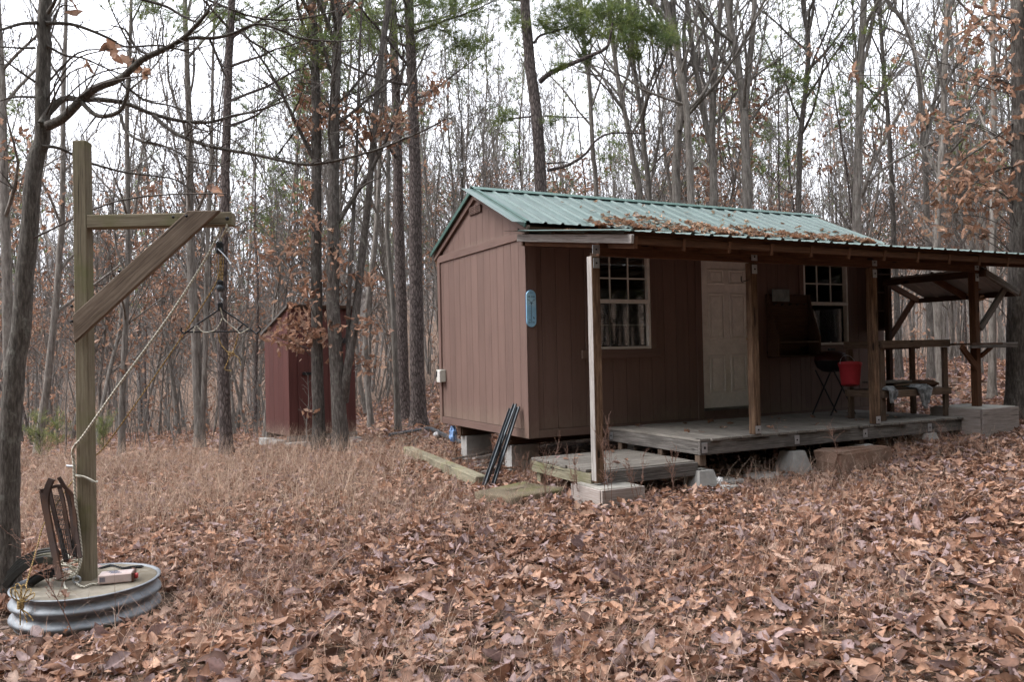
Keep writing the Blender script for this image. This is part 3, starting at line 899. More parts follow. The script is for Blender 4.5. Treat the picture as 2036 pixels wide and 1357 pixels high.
# boxed concrete footings
def footing(name, label, x0, x1, y0, y1, z0, z1, g):
    t = thing(name, label, 'footing', ((x0+x1)/2, (y0+y1)/2, z0), g)
    b = 0.028
    acc = Acc(); V, Q, T = cbox_arrays(x1-x0-2*b-0.004, y1-y0-2*b-0.004, z1-z0, 0.008)
    V = V.copy(); top = V[:, 2] > 0; V[top, 2] += rng.uniform(-0.004, 0.004, top.sum())
    acc.add(V, Q, T)
    obj('concrete_fill', acc.mesh('fill', M['concrete']), t, T3(((x0+x1)/2, (y0+y1)/2, (z0+z1)/2+0.006)))
    boxw('form_board', x0, x1-0.012, y0, y0+b, z0, z1, M['form'], t, 0.004, 0)
    boxw('form_board', x0+0.0, x1, y1-b, y1, z0, z1-0.008, M['form'], t, 0.004, 0)
    boxw('form_board', x0-0.004, x0+b-0.004, y0+b+0.010, y1-b-0.002, z0, z1-0.004, M['form'], t, 0.004, 1)
    boxw('form_board', x1-b, x1, y0+b+0.002, y1-b-0.002, z0, z1-0.004, M['form'], t, 0.004, 1)
    return t
footing('post_footing', 'board-formed concrete footing under the porch post at the step platform', -0.31, 0.20, -2.03, -1.45, -0.58, -0.30, 'board-formed footings')
footing('post_footing', 'board-formed concrete footing under the workbench roof post at the right', 5.44, 6.20, -2.06, -1.32, -0.30, 0.185, 'board-formed footings')
# precast pyramid piers
def pier(x, y, zt, label, h=0.26):
    t = thing('deck_pier', label, 'pier', (x, y, zt-h), 'precast concrete deck piers')
    acc = Acc()
    a, b = 0.15, 0.095
    V = [[-a, -a, 0], [a, -a, 0], [a, a, 0], [-a, a, 0], [-a, -a, 0.05], [a, -a, 0.05], [a, a, 0.05], [-a, a, 0.05],
         [-b, -b, h], [b, -b, h], [b, b, h], [-b, b, h], [-b*0.5, -b*0.5, h], [b*0.5, -b*0.5, h], [b*0.5, b*0.5, h], [-b*0.5, b*0.5, h],
         [-b*0.5, -b*0.5, h-0.05], [b*0.5, -b*0.5, h-0.05], [b*0.5, b*0.5, h-0.05], [-b*0.5, b*0.5, h-0.05]]
    Q = []
    for k in range(4):
        n_ = (k+1) % 4
        Q += [[k, n_, 4+n_, 4+k], [4+k, 4+n_, 8+n_, 8+k], [8+k, 8+n_, 12+n_, 12+k], [12+k, 12+n_, 16+n_, 16+k]]
    Q += [[16, 17, 18, 19], [0, 3, 2, 1]]
    acc.add(V, Q)
    obj('block', acc.mesh('pier', M['cmu']), t)
    return t
pier(1.16, -1.70, -0.26, 'tapered concrete pier between the step platform and the long deck')
pier(2.50, -1.70, -0.155, 'tapered concrete pier under the long deck left of the brown rock')
pier(4.80, -1.70, -0.10, 'tapered concrete pier under the right end of the long deck')
pier(3.62, -1.70, -0.16, 'tapered concrete pier hidden behind the brown rock under the deck')

# hollow blocks under the cabin skids
def cblock(x, y, z, label, rz=0.0):
    t = thing('concrete_block', label, 'block', (x, y, z), 'concrete blocks under the cabin', rz)
    acc = Acc()
    L, D, H = 0.40, 0.20, 0.195
    for (a, b, c, d) in ((-L/2, L/2, -D/2, -D/2+0.032), (-L/2, L/2, D/2-0.032, D/2), (-L/2, -L/2+0.032, -D/2+0.032, D/2-0.032), (L/2-0.032, L/2, -D/2+0.032, D/2-0.032), (-0.016, 0.016, -D/2+0.032, D/2-0.032)):
        V, Q, T = cbox_arrays(b-a, d-c, H, 0.003)
        acc.add(V+np.array([(a+b)/2, (c+d)/2, H/2]), Q, T)
    return obj('shell', acc.mesh('cmu', M['cmu']), t)
for x, y, nm in ((0.30, 0.79, 'near left corner'), (0.30, 2.22, 'far left corner'), (2.2, 0.79, 'middle of the front side'), (4.2, 0.79, 'right part of the front side')):
    g = gz(x, y)
    k = 0; z = -0.153
    while z > g and k < 3:
        z -= 0.197
        cblock(x, y, z, '%s grey concrete block under the %s of the cabin' % (['top', 'second', 'lowest'][k], nm))
        k += 1

# ------------------------------------------------------------------ things on and round the porch
# workbench
bench = thing('workbench', 'rough lumber workbench with lower shelf at the right end of the deck', 'workbench', (4.8, -1.3, DT))
bx0, bx1, by0, by1 = 4.15, 5.46, -1.63, -1.03
for x in (bx0+0.045, bx1-0.045):
    for y in (by0+0.06, by1-0.06):
        boxw('leg', x-0.042, x+0.042, y-0.02, y+0.02, DT+0.003, 0.985, M['bench'], bench, 0.004, 2)
for z0, z1 in ((0.99, 1.085), (0.365, 0.455)):
    boxw('rail', bx0, bx1, by0, by0+0.036, z0, z1, M['bench'], bench, 0.004, 0)
    boxw('rail', bx0, bx1, by1-0.036, by1, z0, z1, M['bench'], bench, 0.004, 0)
    for x in (bx0, bx1-0.036):
        boxw('rail', x, x+0.036, by0+0.037, by1-0.037, z0, z1, M['bench'], bench, 0.004, 1)
for k in range(4):
    a = by0+0.04+k*0.131
    boxw('top_board', bx0+0.037, bx1-0.037, a, a+0.126, 1.05, 1.083, M['dark_wood'], bench, 0.003, 0)
    boxw('shelf_board', bx0+0.037, bx1-0.037, a, a+0.126, 0.425, 0.453, M['bench'], bench, 0.003, 0)
for i, (a, b, y, z, m) in enumerate(((4.35, 5.0, -1.42, 0.47, 'dark_wood'), (4.55, 5.15, -1.38, 0.51, 'bench'), (4.25, 4.9, -1.35, 0.55, 'grey_wood'))):
    o = boxw('lumber_scrap', a, b, y-0.12, y+0.12, z-0.013, z+0.013, M[m], None, 0.003, 0)
    tag(o, ['lowest dark board of the pile on the workbench shelf', 'middle brown board of the pile on the workbench shelf', 'top grey board of the pile on the workbench shelf'][i], 'board', 'boards on the workbench shelf')
def cushion_pad(x, y, z, lx, ly, lz, name, label, mat):
    acc = Acc()
    nx, ny = 12, 8
    V = []; 
    for s in (1, -1):
        for i in range(nx+1):
            for j in range(ny+1):
                u, v = i/nx*2-1, j/ny*2-1
                e = max(0.0, (1-abs(u)**6))*max(0.0, (1-abs(v)**6))
                V.append([u*lx/2, v*ly/2, s*lz/2*(0.35+0.65*e**0.5)+0.006*math.sin(7*u+3*v)])
    k = (nx+1)*(ny+1); Q = []
    for i in range(nx):
        for j in range(ny):
            a = i*(ny+1)+j
            Q.append([a, a+ny+1, a+ny+2, a+1]); Q.append([k+a, k+a+1, k+a+ny+2, k+a+ny+1])
    for i in range(nx):
        for j0, f in ((0, 1), (ny, -1)):
            a = i*(ny+1)+j0; b = (i+1)*(ny+1)+j0
            Q.append([a, k+a, k+b, b] if f > 0 else [a, b, k+b, k+a])
    for j in range(ny):
        for i0, f in ((0, -1), (nx, 1)):
            a = i0*(ny+1)+j; b = a+1
            Q.append([a, k+a, k+b, b] if f > 0 else [a, b, k+b, k+a])
    acc.add(V, Q)
    o = obj(name, acc.mesh(name, mat, True), None, T3((x, y, z)))
    return tag(o, label, 'cushion')
cushion_pad(5.15, -1.40, 0.505, 0.34, 0.30, 0.09, 'folded_tarp', 'dark folded bundle at the right of the workbench shelf', M['dark_wood'])['category'] = 'bundle'
def rag(x, y, z, w_, h_, name, label, seed):
    r_ = np.random.default_rng(seed)
    nx, ny = 16, 22
    V = []
    ph_ = r_.uniform(0, 6, 6)
    for j in range(ny+1):
        t = j/ny
        for i in range(nx+1):
            s = i/nx*2-1
            wd = w_*(0.5+0.12*math.sin(5*t+ph_[0]))*(1-0.45*max(0, t-0.55)/0.45)
            fold = 0.022*math.sin(9*s+ph_[1]+2*t)+0.012*math.sin(17*s+ph_[2]-3*t)
            if t < 0.35:                                     # lies on the shelf, then drapes over the rail
                yy, zz = y+0.15-0.21*t/0.35, z+0.015+0.02*math.sin(6*s+ph_[3])*math.sin(5*t)+abs(fold)*0.6
            else:
                q = (t-0.35)/0.65
                yy, zz = y-0.065+fold*0.8-0.01, z-h_*q*(0.72+0.28*math.cos(1.6*s+ph_[4]*0.2))
            V.append([x+s*wd*(0.9 if t < 0.35 else 1.0), yy, zz])
    Q = []
    for j in range(ny):
        for i in range(nx):
            a = j*(nx+1)+i; Q.append([a, a+1, a+nx+2, a+nx+1])
    o = obj(name, arr_mesh(name, np.array(V)-np.array([x, y, z]), np.array(Q), np.zeros((0, 3), np.int64), None, M['cloth'], True), None, T3((x, y, z)))
    sm = o.modifiers.new('thickness', 'SOLIDIFY'); sm.thickness = 0.006
    return tag(o, label, 'rag', 'rags on the workbench shelf')
rag(4.86, -1.60, 0.462, 0.24, 0.26, 'rag', 'grey mottled rag hanging over the workbench shelf rail, pointed end down', 3)
rag(4.26, -1.60, 0.462, 0.20, 0.16, 'rag', 'grey mottled rag bunched at the left end of the workbench shelf', 8)
# bucket hanging tilted on the bench corner
bk = thing('bucket', 'red plastic bucket hanging tilted at the left end of the workbench', 'bucket', (4.06, -1.22, 0.50))
a = Acc()
lathe(a, [(0.0, 0.0), (0.105, 0.0), (0.112, 0.006), (0.135, 0.25), (0.143, 0.252), (0.143, 0.262), (0.138, 0.264), (0.146, 0.268), (0.148, 0.29), (0.140, 0.292), (0.134, 0.288), (0.108, 0.012), (0.0, 0.012)], 28)
mwb = T3((4.04, -1.22, 0.52)) @ Matrix.Rotation(0.14, 4, 'Y') @ Matrix.Rotation(-0.12, 4, 'X')
obj('pail', a.mesh('pail', M['red_plastic'], True), bk, mwb)
a = Acc()
th = np.linspace(0, math.pi, 14)
tube(a, np.column_stack([0.148*np.cos(th), 0.03+0.0*th, 0.265+0.13*np.sin(th)]), 0.004, 5)
obj('handle', a.mesh('handle', M['galv'], True), bk, mwb)
# charcoal grill in the dark corner
gr = thing('grill', 'black charcoal grill with dull red lid in the dark corner of the porch', 'grill', (4.62, -0.42, DT))
a = Acc(); lathe(a, [(0.0, 0.0), (0.12, 0.01), (0.20, 0.07), (0.235, 0.16), (0.24, 0.17), (0.23, 0.17), (0.0, 0.14)], 24)
obj('bowl', a.mesh('bowl', M['iron'], True), gr, T3((4.62, -0.42, 0.66)))
a = Acc(); lathe(a, [(0.242, 0.0), (0.242, 0.015), (0.21, 0.075), (0.12, 0.12), (0.0, 0.13), (0.0, 0.12)], 24)
lid = obj('lid', a.mesh('lid', M['lid'], True), gr, T3((4.62, -0.42, 0.832)))
boxw('lid_handle', 4.56, 4.68, -0.435, -0.405, 0.965, 1.0, M['iron'], lid)
for s in (-1, 1):
    for y in (-0.72, -0.40):
        a = Acc(); tube(a, np.array([[s*0.24, y+0.55, 0.0], [-s*0.16, y+0.55, 0.62]]), 0.012, 6)
        obj('leg', a.mesh('leg', M['iron'], True), gr)
# coat-rack shelf beside the door
sh = thing('wall_shelf', 'dark brown wooden coat shelf with lower cubby on the wall beside the door', 'shelf', (4.2, -0.03, 0.9))
boxw('back_board', 3.80, 4.62, -0.035, -0.018, 0.88, 1.78, M['dark_wood'], sh, 0.003, 0)
for x in (3.80, 4.59):
    acc = Acc()
    pr_ = [(-0.037, 0.90), (-0.24, 0.90), (-0.24, 1.16), (-0.20, 1.30), (-0.12, 1.48), (-0.08, 1.66), (-0.06, 1.78), (-0.037, 1.78)]
    k = len(pr_)
    V = np.array([[x, y, z] for y, z in pr_]+[[x+0.03, y, z] for y, z in pr_])
    acc.add(V, [[i, k+i, k+(i+1) % k, (i+1) % k] for i in range(k)], [[0, i, i+1] for i in range(1, k-1)]+[[k, k+i+1, k+i] for i in range(1, k-1)])
    obj('side_board', acc.mesh('side', M['dark_wood']), sh, T3((0, 0, 0)))
boxw('shelf_board', 3.832, 4.588, -0.235, -0.038, 1.085, 1.11, M['bench'], sh, 0.003, 0)
boxw('shelf_board', 3.832, 4.588, -0.235, -0.038, 0.885, 0.91, M['dark_wood'], sh, 0.003, 0)
boxw('peg_rail', 3.832, 4.588, -0.05, -0.037, 1.60, 1.66, M['dark_wood'], sh, 0.003, 0)
for k in range(5):
    a = Acc(); tube(a, np.array([[3.92+k*0.145, -0.05, 1.63], [3.92+k*0.145, -0.10, 1.645]]), 0.009, 6, None, True)
    obj('peg', a.mesh('peg', M['iron'], True), sh, T3((0, 0, 0)))
pq = boxw('plaque', 3.88, 4.21, -0.068, -0.058, 1.675, 1.85, M['plaque'], None, 0.003, 0)
tag(pq, 'small pale printed plaque on the dark wall above the coat shelf', 'plaque')
# narrow dark shelves at the right end of the front wall
ds = thing('bookcase', 'narrow dark open shelves on the wall at the right end of the porch', 'shelf', (6.1, -0.03, 1.3))
boxw('back_board', 5.90, 6.24, -0.032, -0.018, 1.25, 2.40, M['dark_wood'], ds, 0.003, 2)
for x in (5.90, 6.22):
    boxw('side_board', x, x+0.02, -0.16, -0.033, 1.25, 2.40, M['dark_wood'], ds, 0.003, 2)
for k in range(5):
    z = 1.26+k*0.28
    boxw('shelf_board', 5.921, 6.219, -0.155, -0.034, z, z+0.018, M['dark_wood'], ds, 0.003, 0)

# lean-to roof and counter at the end of the porch
lt = thing('counter_shelter', 'small lean-to roof with counter on the post at the right end of the porch', 'shelter', (5.95, -1.1, 0.1))
hx, hz, lx, lz = 5.92, 2.00, 6.62, 1.735
yA, yB = -1.86, -0.30
dn = Vector((hz-lz, 0, lx-hx)).normalized()
ls = sheet_mesh('shelter_sheet', math.hypot(lx-hx, hz-lz)+0.10, 3, M['grey_roof'])
for k in range(2):
    y = yA+0.06+RIB*(3*k+1)
    obj('roof_sheet', ls, lt, frame((hx-0.04, y, hz+0.028), (lx+0.06, y, lz-0.010), dn))
for y in (yA+0.02, (yA+yB)/2, yB-0.02):
    beam('rafter', (hx-0.02, y, hz-0.035), (lx, y, lz-0.035), 0.04, 0.09, (0, 0, 1), M['grey_wood'] if y < -1.5 else M['stain'], lt)
boxw('header', hx-0.06, hx-0.022, yA+0.0, yB, hz-0.09, hz+0.0, M['dark_wood'], lt)
boxw('header', lx+0.002, lx+0.04, yA, yB, lz-0.075, lz-0.0, M['dark_wood'], lt)
beam('brace', (5.86, -1.78, 1.22), (6.42, -1.78, 1.76), 0.09, 0.038, (0, -1, 0), M['grey_wood'], lt)
beam('brace', (5.98, -0.30, 1.12), (6.56, -0.30, 1.72), 0.09, 0.038, (0, -1, 0), M['stain'], lt)
boxw('post', 5.90, 5.975, -0.36, -0.285, 0.0, 1.90, M['dark_wood'], lt, 0.005, 2)
for k in range(3):
    a = 5.50+k*0.33
    boxw('counter_board', a, a+0.325, -1.90, -0.42, 1.005, 1.03, M['dark_wood'] if k < 2 else M['grey_wood'], lt, 0.003, 1)
boxw('counter_rail', 5.50, 6.48, -1.895, -1.86, 0.962, 1.003, M['grey_wood'], lt)
boxw('counter_rail', 5.55, 6.40, -0.50, -0.46, 0.962, 1.003, M['dark_wood'], lt)
beam('brace', (5.46, -1.78, 0.99), (5.77, -1.78, 0.70), 0.08, 0.036, (0, -1, 0), M['stain'], lt)
beam('brace', (6.10, -1.78, 0.975), (5.85, -1.78, 0.85), 0.05, 0.036, (0, -1, 0), M['stain'], lt)

# enamel thermometer on the corner board
tmo = thing('thermometer', 'pale blue enamel thermometer with antlered deer print on the cabin corner', 'thermometer', (0.045, -0.025, 1.55))
def pill(w_, h_, d_, mat, name):
    th = np.linspace(0, math.pi, 12)
    r_ = w_/2
    ring = [(r_*math.cos(t), h_/2-r_+r_*math.sin(t)) for t in th]+[(-r_*math.cos(t), -h_/2+r_-r_*math.sin(t)) for t in th]
    k = len(ring)
    V = [[x, 0, z] for x, z in ring]+[[x, -d_*0.6, z] for x, z in ring]+[[x*0.93, -d_, z*0.985] for x, z in ring]
    Q = [[i, (i+1) % k, k+(i+1) % k, k+i] for i in range(k)]+[[k+i, k+(i+1) % k, 2*k+(i+1) % k, 2*k+i] for i in range(k)]
    T = [[2*k, 2*k+i, 2*k+i+1] for i in range(1, k-1)]
    Q = [q[::-1] for q in Q]; T = [t[::-1] for t in T]
    return arr_mesh(name, np.array(V), np.array(Q), np.array(T), None, mat)
obj('plate', pill(0.135, 0.445, 0.016, M['sign_blue'], 'plate'), tmo, T3((0.042, -0.021, 1.555)))
obj('rim', pill(0.141, 0.451, 0.010, M['sign_edge'], 'rim'), tmo, T3((0.042, -0.0205, 1.555)))
def ink(name, pts, r_):
    a = Acc(); tube(a, np.array([[x, 0, z] for x, z in pts]), r_, 4)
    return obj(name, a.mesh(name, M['ink']), tmo, T3((0.042, -0.0375, 1.555)))
ink('scale_tube', [(0, -0.16), (0, 0.04)], 0.003)
for s in (-1, 1):
    ink('antler', [(s*0.006, 0.075), (s*0.02, 0.09), (s*0.045, 0.10), (s*0.052, 0.118)], 0.0022)
    ink('antler_tine', [(s*0.03, 0.095), (s*0.028, 0.115)], 0.0018)
    ink('ear', [(s*0.008, 0.07), (s*0.024, 0.066)], 0.0025)
ink('deer_head', [(0, 0.078), (0, 0.045)], 0.007)
ink('print_mark', [(0.028, -0.10), (0.034, -0.125)], 0.006)
ink('print_mark', [(-0.03, -0.13), (-0.018, -0.14)], 0.005)
for z, xs in ((0.142, (-0.046, -0.036, -0.026, -0.016, 0.004, 0.014, 0.024, 0.034, 0.044)), (-0.165, (-0.040, -0.030, -0.020, -0.004, 0.014, 0.024, 0.034)), (0.19, (-0.012, 0.0, 0.012))):
    for i, x in enumerate(xs):                             # worn lettering, too small to read
        hh = 0.010 if z < 0.18 else 0.004
        ink('worn_letter', [(x, z-hh), (x+0.003*(-1)**i, z+hh)], 0.0021)
for k in range(9):
    ink('scale_mark', [(-0.022, -0.13+k*0.02), (-0.010, -0.13+k*0.02)], 0.0011)

# electric box on the gable wall
eb = thing('electric_box', 'small grey electric outlet box low on the gable wall', 'electric box', (-0.03, 2.69, 0.7))
boxw('case', -0.085, -0.002, 2.60, 2.78, 0.615, 0.80, M['box_grey'], eb, 0.006, 2)
boxw('cover', -0.105, -0.087, 2.595, 2.69, 0.61, 0.79, M['white'], eb, 0.006, 2)
boxw('outlet', -0.093, -0.0865, 2.70, 2.77, 0.69, 0.78, M['iron'], eb, 0.003, 2)

# dark steel channels leaning at the cabin corner
def channel(p0, p1, face, label):
    a = Acc()
    L = float(np.linalg.norm(np.subtract(p1, p0))); w_, d_, t_ = 0.046, 0.026, 0.004
    for (yy, zz, ly, lz_) in ((0, 0, w_, t_), (-w_/2+t_/2, d_/2, t_, d_), (w_/2-t_/2, d_/2, t_, d_)):
        V, Q, T = cbox_arrays(L, ly, lz_, 0.001); a.add(V+np.array([0, yy, zz]), Q, T)
    o = obj('steel_channel', a.mesh('channel', M['steel_dark']), None, frame(p0, p1, face))
    return tag(o, label, 'steel channel', 'steel channels leaning on the corner')
g0 = gz(-0.6, -0.1)
channel((-0.70, -0.16, g0+0.0), (-0.035, 0.40, 0.34), (-1, -0.6, 0.5), 'dark steel channel leaning on the cabin corner, foot farthest left')
channel((-0.58, 0.02, g0+0.02), (-0.035, 0.285, 0.40), (-1, -0.6, 0.5), 'dark steel channel leaning on the cabin corner, middle of three')
channel((-0.50, -0.02, g0+0.02), (-0.035, 0.20, 0.37), (-1, -0.6, 0.5), 'dark steel channel leaning on the cabin corner, nearest the wall edge')

# slabs, rocks, timbers
def rock(name, label, cat, c, size, seed, mat, rz=0.0, sharp=0.30, group=None, smooth=True):
    r_ = np.random.default_rng(seed)
    nu, nv = 26, 14
    ph_ = r_.uniform(0, 6.28, 8)
    V = []
    for j in range(nv+1):
        v = -math.pi/2+math.pi*j/nv
        for i in range(nu):
            u = 2*math.pi*i/nu
            d = np.array([math.cos(v)*math.cos(u), math.cos(v)*math.sin(u), math.sin(v)])
            p = np.sign(d)*np.abs(d)**sharp
            if not smooth: p = p*(1+r_.normal(0, 0.018))
            p = p*(1+0.05*math.sin(3*u+ph_[0])*math.cos(2*v)+0.04*math.sin(5*u+ph_[1]+3*v)+0.025*math.sin(9*u+ph_[2])*math.sin(6*v+ph_[3]))
            p[2] += 0.10*math.sin(2.1*p[0]+ph_[4])*math.cos(1.7*p[1]+ph_[5])
            V.append(p*np.array(size)/2)
    Q = []
    for j in range(nv):
        for i in range(nu):
            a = j*nu+i; b = j*nu+(i+1) % nu
            Q.append([a, b, b+nu, a+nu])
    o = obj(name, arr_mesh(name, np.array(V), np.array(Q), np.zeros((0, 3), np.int64), None, mat, smooth), None, T3(c) @ Matrix.Rotation(rz, 4, 'Z'))
    return tag(o, label, cat, group)
rock('rock', 'long brown sandstone block lying in front of the deck', 'rock', (3.14, -2.00, gz(3.14, -2.0)+0.135), (0.90, 0.32, 0.24), 5, M['stone'], 0.02, 0.16, None, False)
rock('stone_slab', 'flat moss-covered stone slab beside the step platform', 'stone slab', (-0.62, -0.92, gz(-0.62, -0.92)+0.035), (0.85, 0.66, 0.14), 6, M['moss_stone'], 0.35)
for i, (x, y, sx, sy, lab) in enumerate(((1.62, -1.62, 0.34, 0.26, 'left flat grey paver half buried before the deck'), (2.10, -1.66, 0.46, 0.3, 'wide flat grey paver half buried beside the tapered pier'), (1.30, -1.98, 0.2, 0.15, 'small grey stone at the foot of the left deck pier'))):
    rock('paver', lab, 'paver', (x, y, gz(x, y)+0.03), (sx, sy, 0.09), 20+i, M['cmu'], 0.1*i)
tb0 = np.array([-0.40, 3.22, gz(-0.40, 3.22)+0.085]); tb1 = np.array([-0.66, -0.04, gz(-0.66, -0.04)+0.085])
tag(beam('landscape_timber', tb0, tb1, 0.15, 0.13, (0, 0, 1), M['mossy_wood'], None, 0.012), 'mossy landscape timber lying on the leaves left of the cabin', 'timber')
k = 0
pl = [((0.05, 1.75, 0), (0.55, 1.15, 0.02)), ((-0.1, 1.35, 0.0), (0.75, 1.45, 0.03)), ((-0.05, 1.2, 0.05), (0.7, 1.75, 0.05)), ((-0.25, 0.75, 0), (0.35, 1.3, 0.02)), ((-0.05, 1.55, 0.08), (0.8, 1.62, 0.08)), ((-0.30, 0.95, 0.01), (0.15, 0.55, 0.03)), ((-0.2, 1.9, 0.03), (0.5, 1.95, 0.06))]
labs = ['far left', 'longest', 'crossed', 'nearest', 'topmost', 'shortest', 'backmost']
for (p, q), lb in zip(pl, labs):
    p = np.array(p, float); q = np.array(q, float)
    p[2] += gz(p[0], p[1])+0.075; q[2] += gz(q[0], q[1])+0.075
    tag(beam('scrap_board', p, q, rng.uniform(0.07, 0.13), 0.025, (0, 0.2, 1), M[['grey_wood', 'pale_wood', 'dark_wood'][k % 3]], None, 0.003), '%s weathered scrap board in the pile under the cabin corner' % lb, 'board', 'scrap boards under the cabin corner')
    k += 1
a = Acc(); tube(a, smooth_path([(x, y, gz(x, y)+0.085) for x, y in ((0.85, 5.75), (0.82, 5.3), (0.60, 4.1), (0.52, 3.3), (0.6, 2.9))], 5), 0.045, 8, None, True)
tag(obj('drain_pipe', a.mesh('pipe', M['steel_dark'], True)), 'black drain pipe lying on the leaves behind the landscape timber', 'pipe')
a = Acc(); tube(a, smooth_path([(x, y, gz(x, y)+0.08) for x, y in ((0.05, 5.5), (0.35, 5.6), (0.75, 5.75))], 5), 0.03, 8, None, True)
tag(obj('drain_pipe', a.mesh('pipe', M['steel_dark'], True)), 'short black pipe piece lying on leaves near the big pine foot', 'pipe')
def crumple(name, label, cat, c, r_, mat, seed, sq=(1, 1, 1)):
    g_ = np.random.default_rng(seed)
    nu, nv = 18, 10; V = []
    for j in range(nv+1):
        v = -math.pi/2+math.pi*j/nv
        for i in range(nu):
            u = 2*math.pi*i/nu
            k_ = r_*(1+0.35*g_.uniform(-1, 1)*math.cos(v))
            V.append([k_*sq[0]*math.cos(v)*math.cos(u), k_*sq[1]*math.cos(v)*math.sin(u), k_*sq[2]*math.sin(v)])
    Q = [[j*nu+i, j*nu+(i+1) % nu, (j+1)*nu+(i+1) % nu, (j+1)*nu+i] for j in range(nv) for i in range(nu)]
    return tag(obj(name, arr_mesh(name, np.array(V), np.array(Q), np.zeros((0, 3), np.int64), None, mat), None, T3(c)), label, cat)
crumple('plastic_bag', 'blue plastic bag stuffed under the far cabin corner', 'bag', (0.06, 2.52, -0.15), 0.09, M['bag_blue'], 3, (0.6, 0.8, 1.3))
crumple('paper_scrap', 'white crumpled litter on the leaves near the pine foot', 'litter', (0.68, 4.7, gz(0.68, 4.7)+0.06), 0.07, M['paper'], 4, (1.2, 1, 0.6))
crumple('paper_scrap', 'small white crumpled litter beside the left deck pier', 'litter', (1.30, -1.84, gz(1.3, -1.84)+0.10), 0.035, M['paper'], 7, (1, 1, 1.3))

# ------------------------------------------------------------------ red shed
def make_shed():
    base = to_ground(578, 896)
    dpt = 14.2
    A = at(577, 878, dpt); Bp = at(709, 872, 14.96); Cp = at(529, 868, dpt+1.15)
    z0 = gz(A[0], A[1])+0.20
    ax = np.array([Bp[0]-A[0], Bp[1]-A[1]]); wf = float(np.linalg.norm(ax)); ax /= wf
    ay = np.array([-ax[1], ax[0]])
    ds_ = 1.22
    rz = math.atan2(ax[1], ax[0])
    t = thing('shed', 'small dark red shed with slanting roof behind the oak trunks', 'shed', (A[0], A[1], z0-0.2), None, rz)
    R0 = WM[t.name] @ T3((0, 0, 0.2))                        # local: x along the front, y back, z up from the floor
    H0, H1 = 2.38, 1.95                                    # front high, back low? the roof falls to the left-back
    zt = at(577, 610, dpt)[2]-z0
    def lb(name, x0, x1, y0, y1, za, zb, mat, parent, axis=2, c=0.003):
        d = (x1-x0, y1-y0, zb-za)
        if axis == 2: m = cbox(d[2], d[0], d[1], mat, c); f = frame(((x0+x1)/2, (y0+y1)/2, za), ((x0+x1)/2, (y0+y1)/2, zb), (0, -1, 0))
        elif axis == 0: m = cbox(d[0], d[1], d[2], mat, c); f = frame((x0, (y0+y1)/2, (za+zb)/2), (x1, (y0+y1)/2, (za+zb)/2), (0, 0, 1))
        else: m = cbox(d[1], d[0], d[2], mat, c); f = frame(((x0+x1)/2, y0, (za+zb)/2), ((x0+x1)/2, y1, (za+zb)/2), (0, 0, 1))
        return obj(name, m, parent, R0 @ f)
    H = zt
    Hb = H-0.42
    fr = lb('front_wall', 0, wf, 0.02, 0.06, 0.0, H-0.02, M['red_back'], t)
    nbd = 6
    for k in range(nbd):
        lb('siding_board', k*wf/nbd+0.0025, (k+1)*wf/nbd-0.0025, 0.002, 0.019, 0.0, H-0.03, M['red'], fr)
    # side wall with sloping top, as boards
    sw = lb('side_wall', 0.02, 0.05, 0.062, ds_, 0.0, Hb-0.02, M['red_back'], t, 1)
    for k in range(5):
        y0, y1 = 0.064+k*(ds_-0.064)/5+0.003, 0.064+(k+1)*(ds_-0.064)/5-0.003
        h0, h1 = H-(H-Hb)*y0/ds_-0.02, H-(H-Hb)*y1/ds_-0.02
        a = Acc()
        V = [[0.0, y0, 0], [0.0, y1, 0], [0.0, y1, h1], [0.0, y0, h0], [0.018, y0, 0], [0.018, y1, 0], [0.018, y1, h1], [0.018, y0, h0]]
        a.add([[v[2], v[1], v[0]] for v in V], [[3, 2, 1, 0][::-1], [4, 5, 6, 7][::-1], [0, 4, 7, 3], [1, 2, 6, 5], [3, 7, 6, 2], [0, 1, 5, 4]])
        obj('siding_board', a.mesh('board', M['red']), sw, R0 @ Matrix(((0, 0, 1, 0), (0, 1, 0, 0), (1, 0, 0, 0), (0, 0, 0, 1))))
    lb('back_wall', 0.02, wf, ds_-0.03, ds_, 0.0, Hb-0.03, M['red'], t)
    lb('end_wall', wf-0.03, wf-0.001, 0.062, ds_-0.032, 0.0, Hb-0.03, M['red'], t, 1)
    a = Acc()
    V = []
    for x in (-0.05, wf+0.05):
        for y, z in ((-0.06, H+0.035), (ds_+0.05, Hb-0.0)):
            V += [[x, y, z+0.0], [x, y, z-0.045]]
    a.add(V, [[0, 4, 6, 2], [1, 3, 7, 5], [0, 2, 3, 1], [4, 5, 7, 6], [0, 1, 5, 4], [2, 6, 7, 3]])
    rf = obj('roof', a.mesh('roof', M['grey_wood']), t, R0)
    beam_ = cbox(wf+0.1, 0.02, 0.05, M['dark_wood'])
    obj('roof_edge', beam_, rf, R0 @ frame((-0.05, -0.072, H+0.012), (wf+0.05, -0.072, H+0.012), (0, 0, 1)))
    lb('corner_board', -0.012, 0.001, -0.012, 0.06, 0.0, H-0.02, M['red'], t)
    # door
    d = lb('door', 0.16, wf-0.16, -0.010, 0.0, 0.03, H-0.25, M['red_back'], t)
    for k in range(5):
        dw = (wf-0.32)/5
        lb('door_board', 0.16+k*dw+0.003, 0.16+(k+1)*dw-0.003, -0.022, -0.0105, 0.035, H-0.26, M['red'], d)
    lb('latch', 0.24, 0.40, -0.05, -0.0225, 1.08, 1.13, M['iron'], d, 0)
    lb('hinge', wf-0.34, wf-0.20, -0.04, -0.0225, H-0.66, H-0.56, M['iron'], d, 0)
    lb('skid', -0.02, wf+0.02, -0.01, 0.10, -0.10, -0.002, M['grey_wood'], t, 0)
